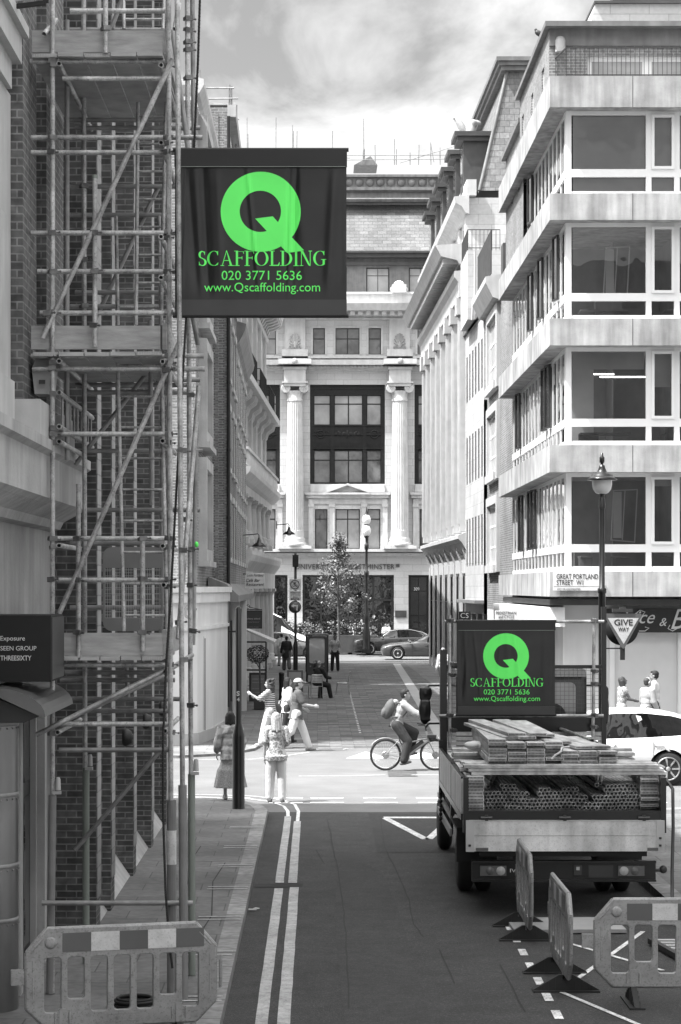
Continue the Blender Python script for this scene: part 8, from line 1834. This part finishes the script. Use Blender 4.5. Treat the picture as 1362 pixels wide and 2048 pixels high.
for x in (a+.2, b-.2): m = MB(); m.lathe([(.04, 0), (.03, .02), (.001, .025)], (x, Y-.02, .72), 12, R=QX); m.build('tail_light', refl_d, t)
# small rubbish on the road
rnd = random.Random(3)
for i, (px, py) in enumerate(((505, 1822), (328, 1418), (418, 1423), (608, 1419), (690, 1500))):
    p = G(px, py, .0); m = MB(); m.cbox((p.x, p.y, .02 if px > 450 else .075 if p.y > 52 else .14), (.10, .05, .012), Matrix.Rotation(i, 3, 'Z')); m.cbox((p.x+.05, p.y+.02, .03 if px > 450 else .085), (.05, .06, .01), Matrix.Rotation(i+1, 3, 'Z'))
    if p.y < 50 or True: obj_build(m, 'paper_scrap', c_white, ['white paper scrap on the road edge by the kerb', 'white scrap near the white shop', 'pale scrap beside the A-board', 'scrap of paper by the seated man', 'small white scrap at the edge of the paving'][i], 'paper scrap')
print('tubes', npipe)
# ------------------------------------------------------------------ separate pieces of a repeated part become parts of their own
def split_pieces(o, eps=.004):
    me = o.data; n = len(me.vertices); par = list(range(n))
    def find(a):
        while par[a] != a: par[a] = par[par[a]]; a = par[a]
        return a
    for p in me.polygons:
        v = list(p.vertices)
        for q in v[1:]: par[find(q)] = find(v[0])
    isl = {}
    for i in range(n): isl.setdefault(find(i), []).append(i)
    bb = []
    for k, vs in isl.items():
        c = [me.vertices[i].co for i in vs]; bb.append([k, [min(q[j] for q in c)-eps for j in range(3)], [max(q[j] for q in c)+eps for j in range(3)]])
    g = list(range(len(bb)))
    def fg(a):
        while g[a] != a: a = g[a]
        return a
    for i in range(len(bb)):
        for j in range(i):
            if all(bb[i][1][q] < bb[j][2][q] and bb[j][1][q] < bb[i][2][q] for q in range(3)): g[fg(i)] = fg(j)
    gid = {bb[i][0]: fg(i) for i in range(len(bb))}
    groups = sorted(set(gid.values()))
    if len(groups) < 2 or len(groups) > 100: return
    base = o.name.split('.')[0]
    for q in groups:
        keep = {}; vs = []; fs = []; sm = []
        for p in me.polygons:
            if gid[find(p.vertices[0])] != q: continue
            f = []
            for i in p.vertices:
                if i not in keep: keep[i] = len(vs); vs.append(tuple(me.vertices[i].co))
                f.append(keep[i])
            fs.append(f); sm.append(p.use_smooth)
        m2 = bpy.data.meshes.new(base); m2.from_pydata(vs, [], fs); m2.polygons.foreach_set('use_smooth', sm)
        for mt in me.materials: m2.materials.append(mt)
        c = bpy.data.objects.new(base, m2); COL.objects.link(c); c.parent = o.parent; c.location = o.location; c.rotation_euler = o.rotation_euler
        if q == groups[0]:
            for ch in list(o.children): ch.parent = c
        for kk in o.keys():
            if kk in ('label', 'category', 'group', 'kind'): c[kk] = o[kk]
    bpy.data.objects.remove(o)
NAMES = {'shop_pilaster', 'giant_pilaster', 'headboard_post', 'headboard_rail', 'batten', 'stone_block', 'corner_post', 'side_post', 'pilaster', 'bracket', 'dormer', 'hinge_bolt', 'marker_light', 'mudguard', 'side_guard', 'side_guard_post',
         'door_handle', 'mirror', 'floodlight', 'pier', 'window_surround', 'console', 'strip_light', 'office_furniture', 'parapet_ornament', 'door_gap', 'tail_light', 'spokes', 'rail', 'tailgate', 'spray_board', 'mirror_arm', 'side_board_rail', 'roof_storey_front', 'wheel_arch_trim', 'shop_window_frame', 'hip_flashing', 'pale_brick_strip', 'joint', 'light_lens', 'socket_box', 'tailgate_hinge', 'hook', 'foot_socket', 'chassis', 'latch', 'frame_side', 'modillions', 'trim'}
NAMES |= {'sill', 'flourish'}
NAMES -= {'tailgate', 'spokes', 'bracket' if False else 'spokes'}
for o in [o for o in bpy.data.objects if o.type == 'MESH' and o.parent is not None and o.name.split('.')[0] in NAMES and len(o.data.vertices) < 6000]: split_pieces(o)
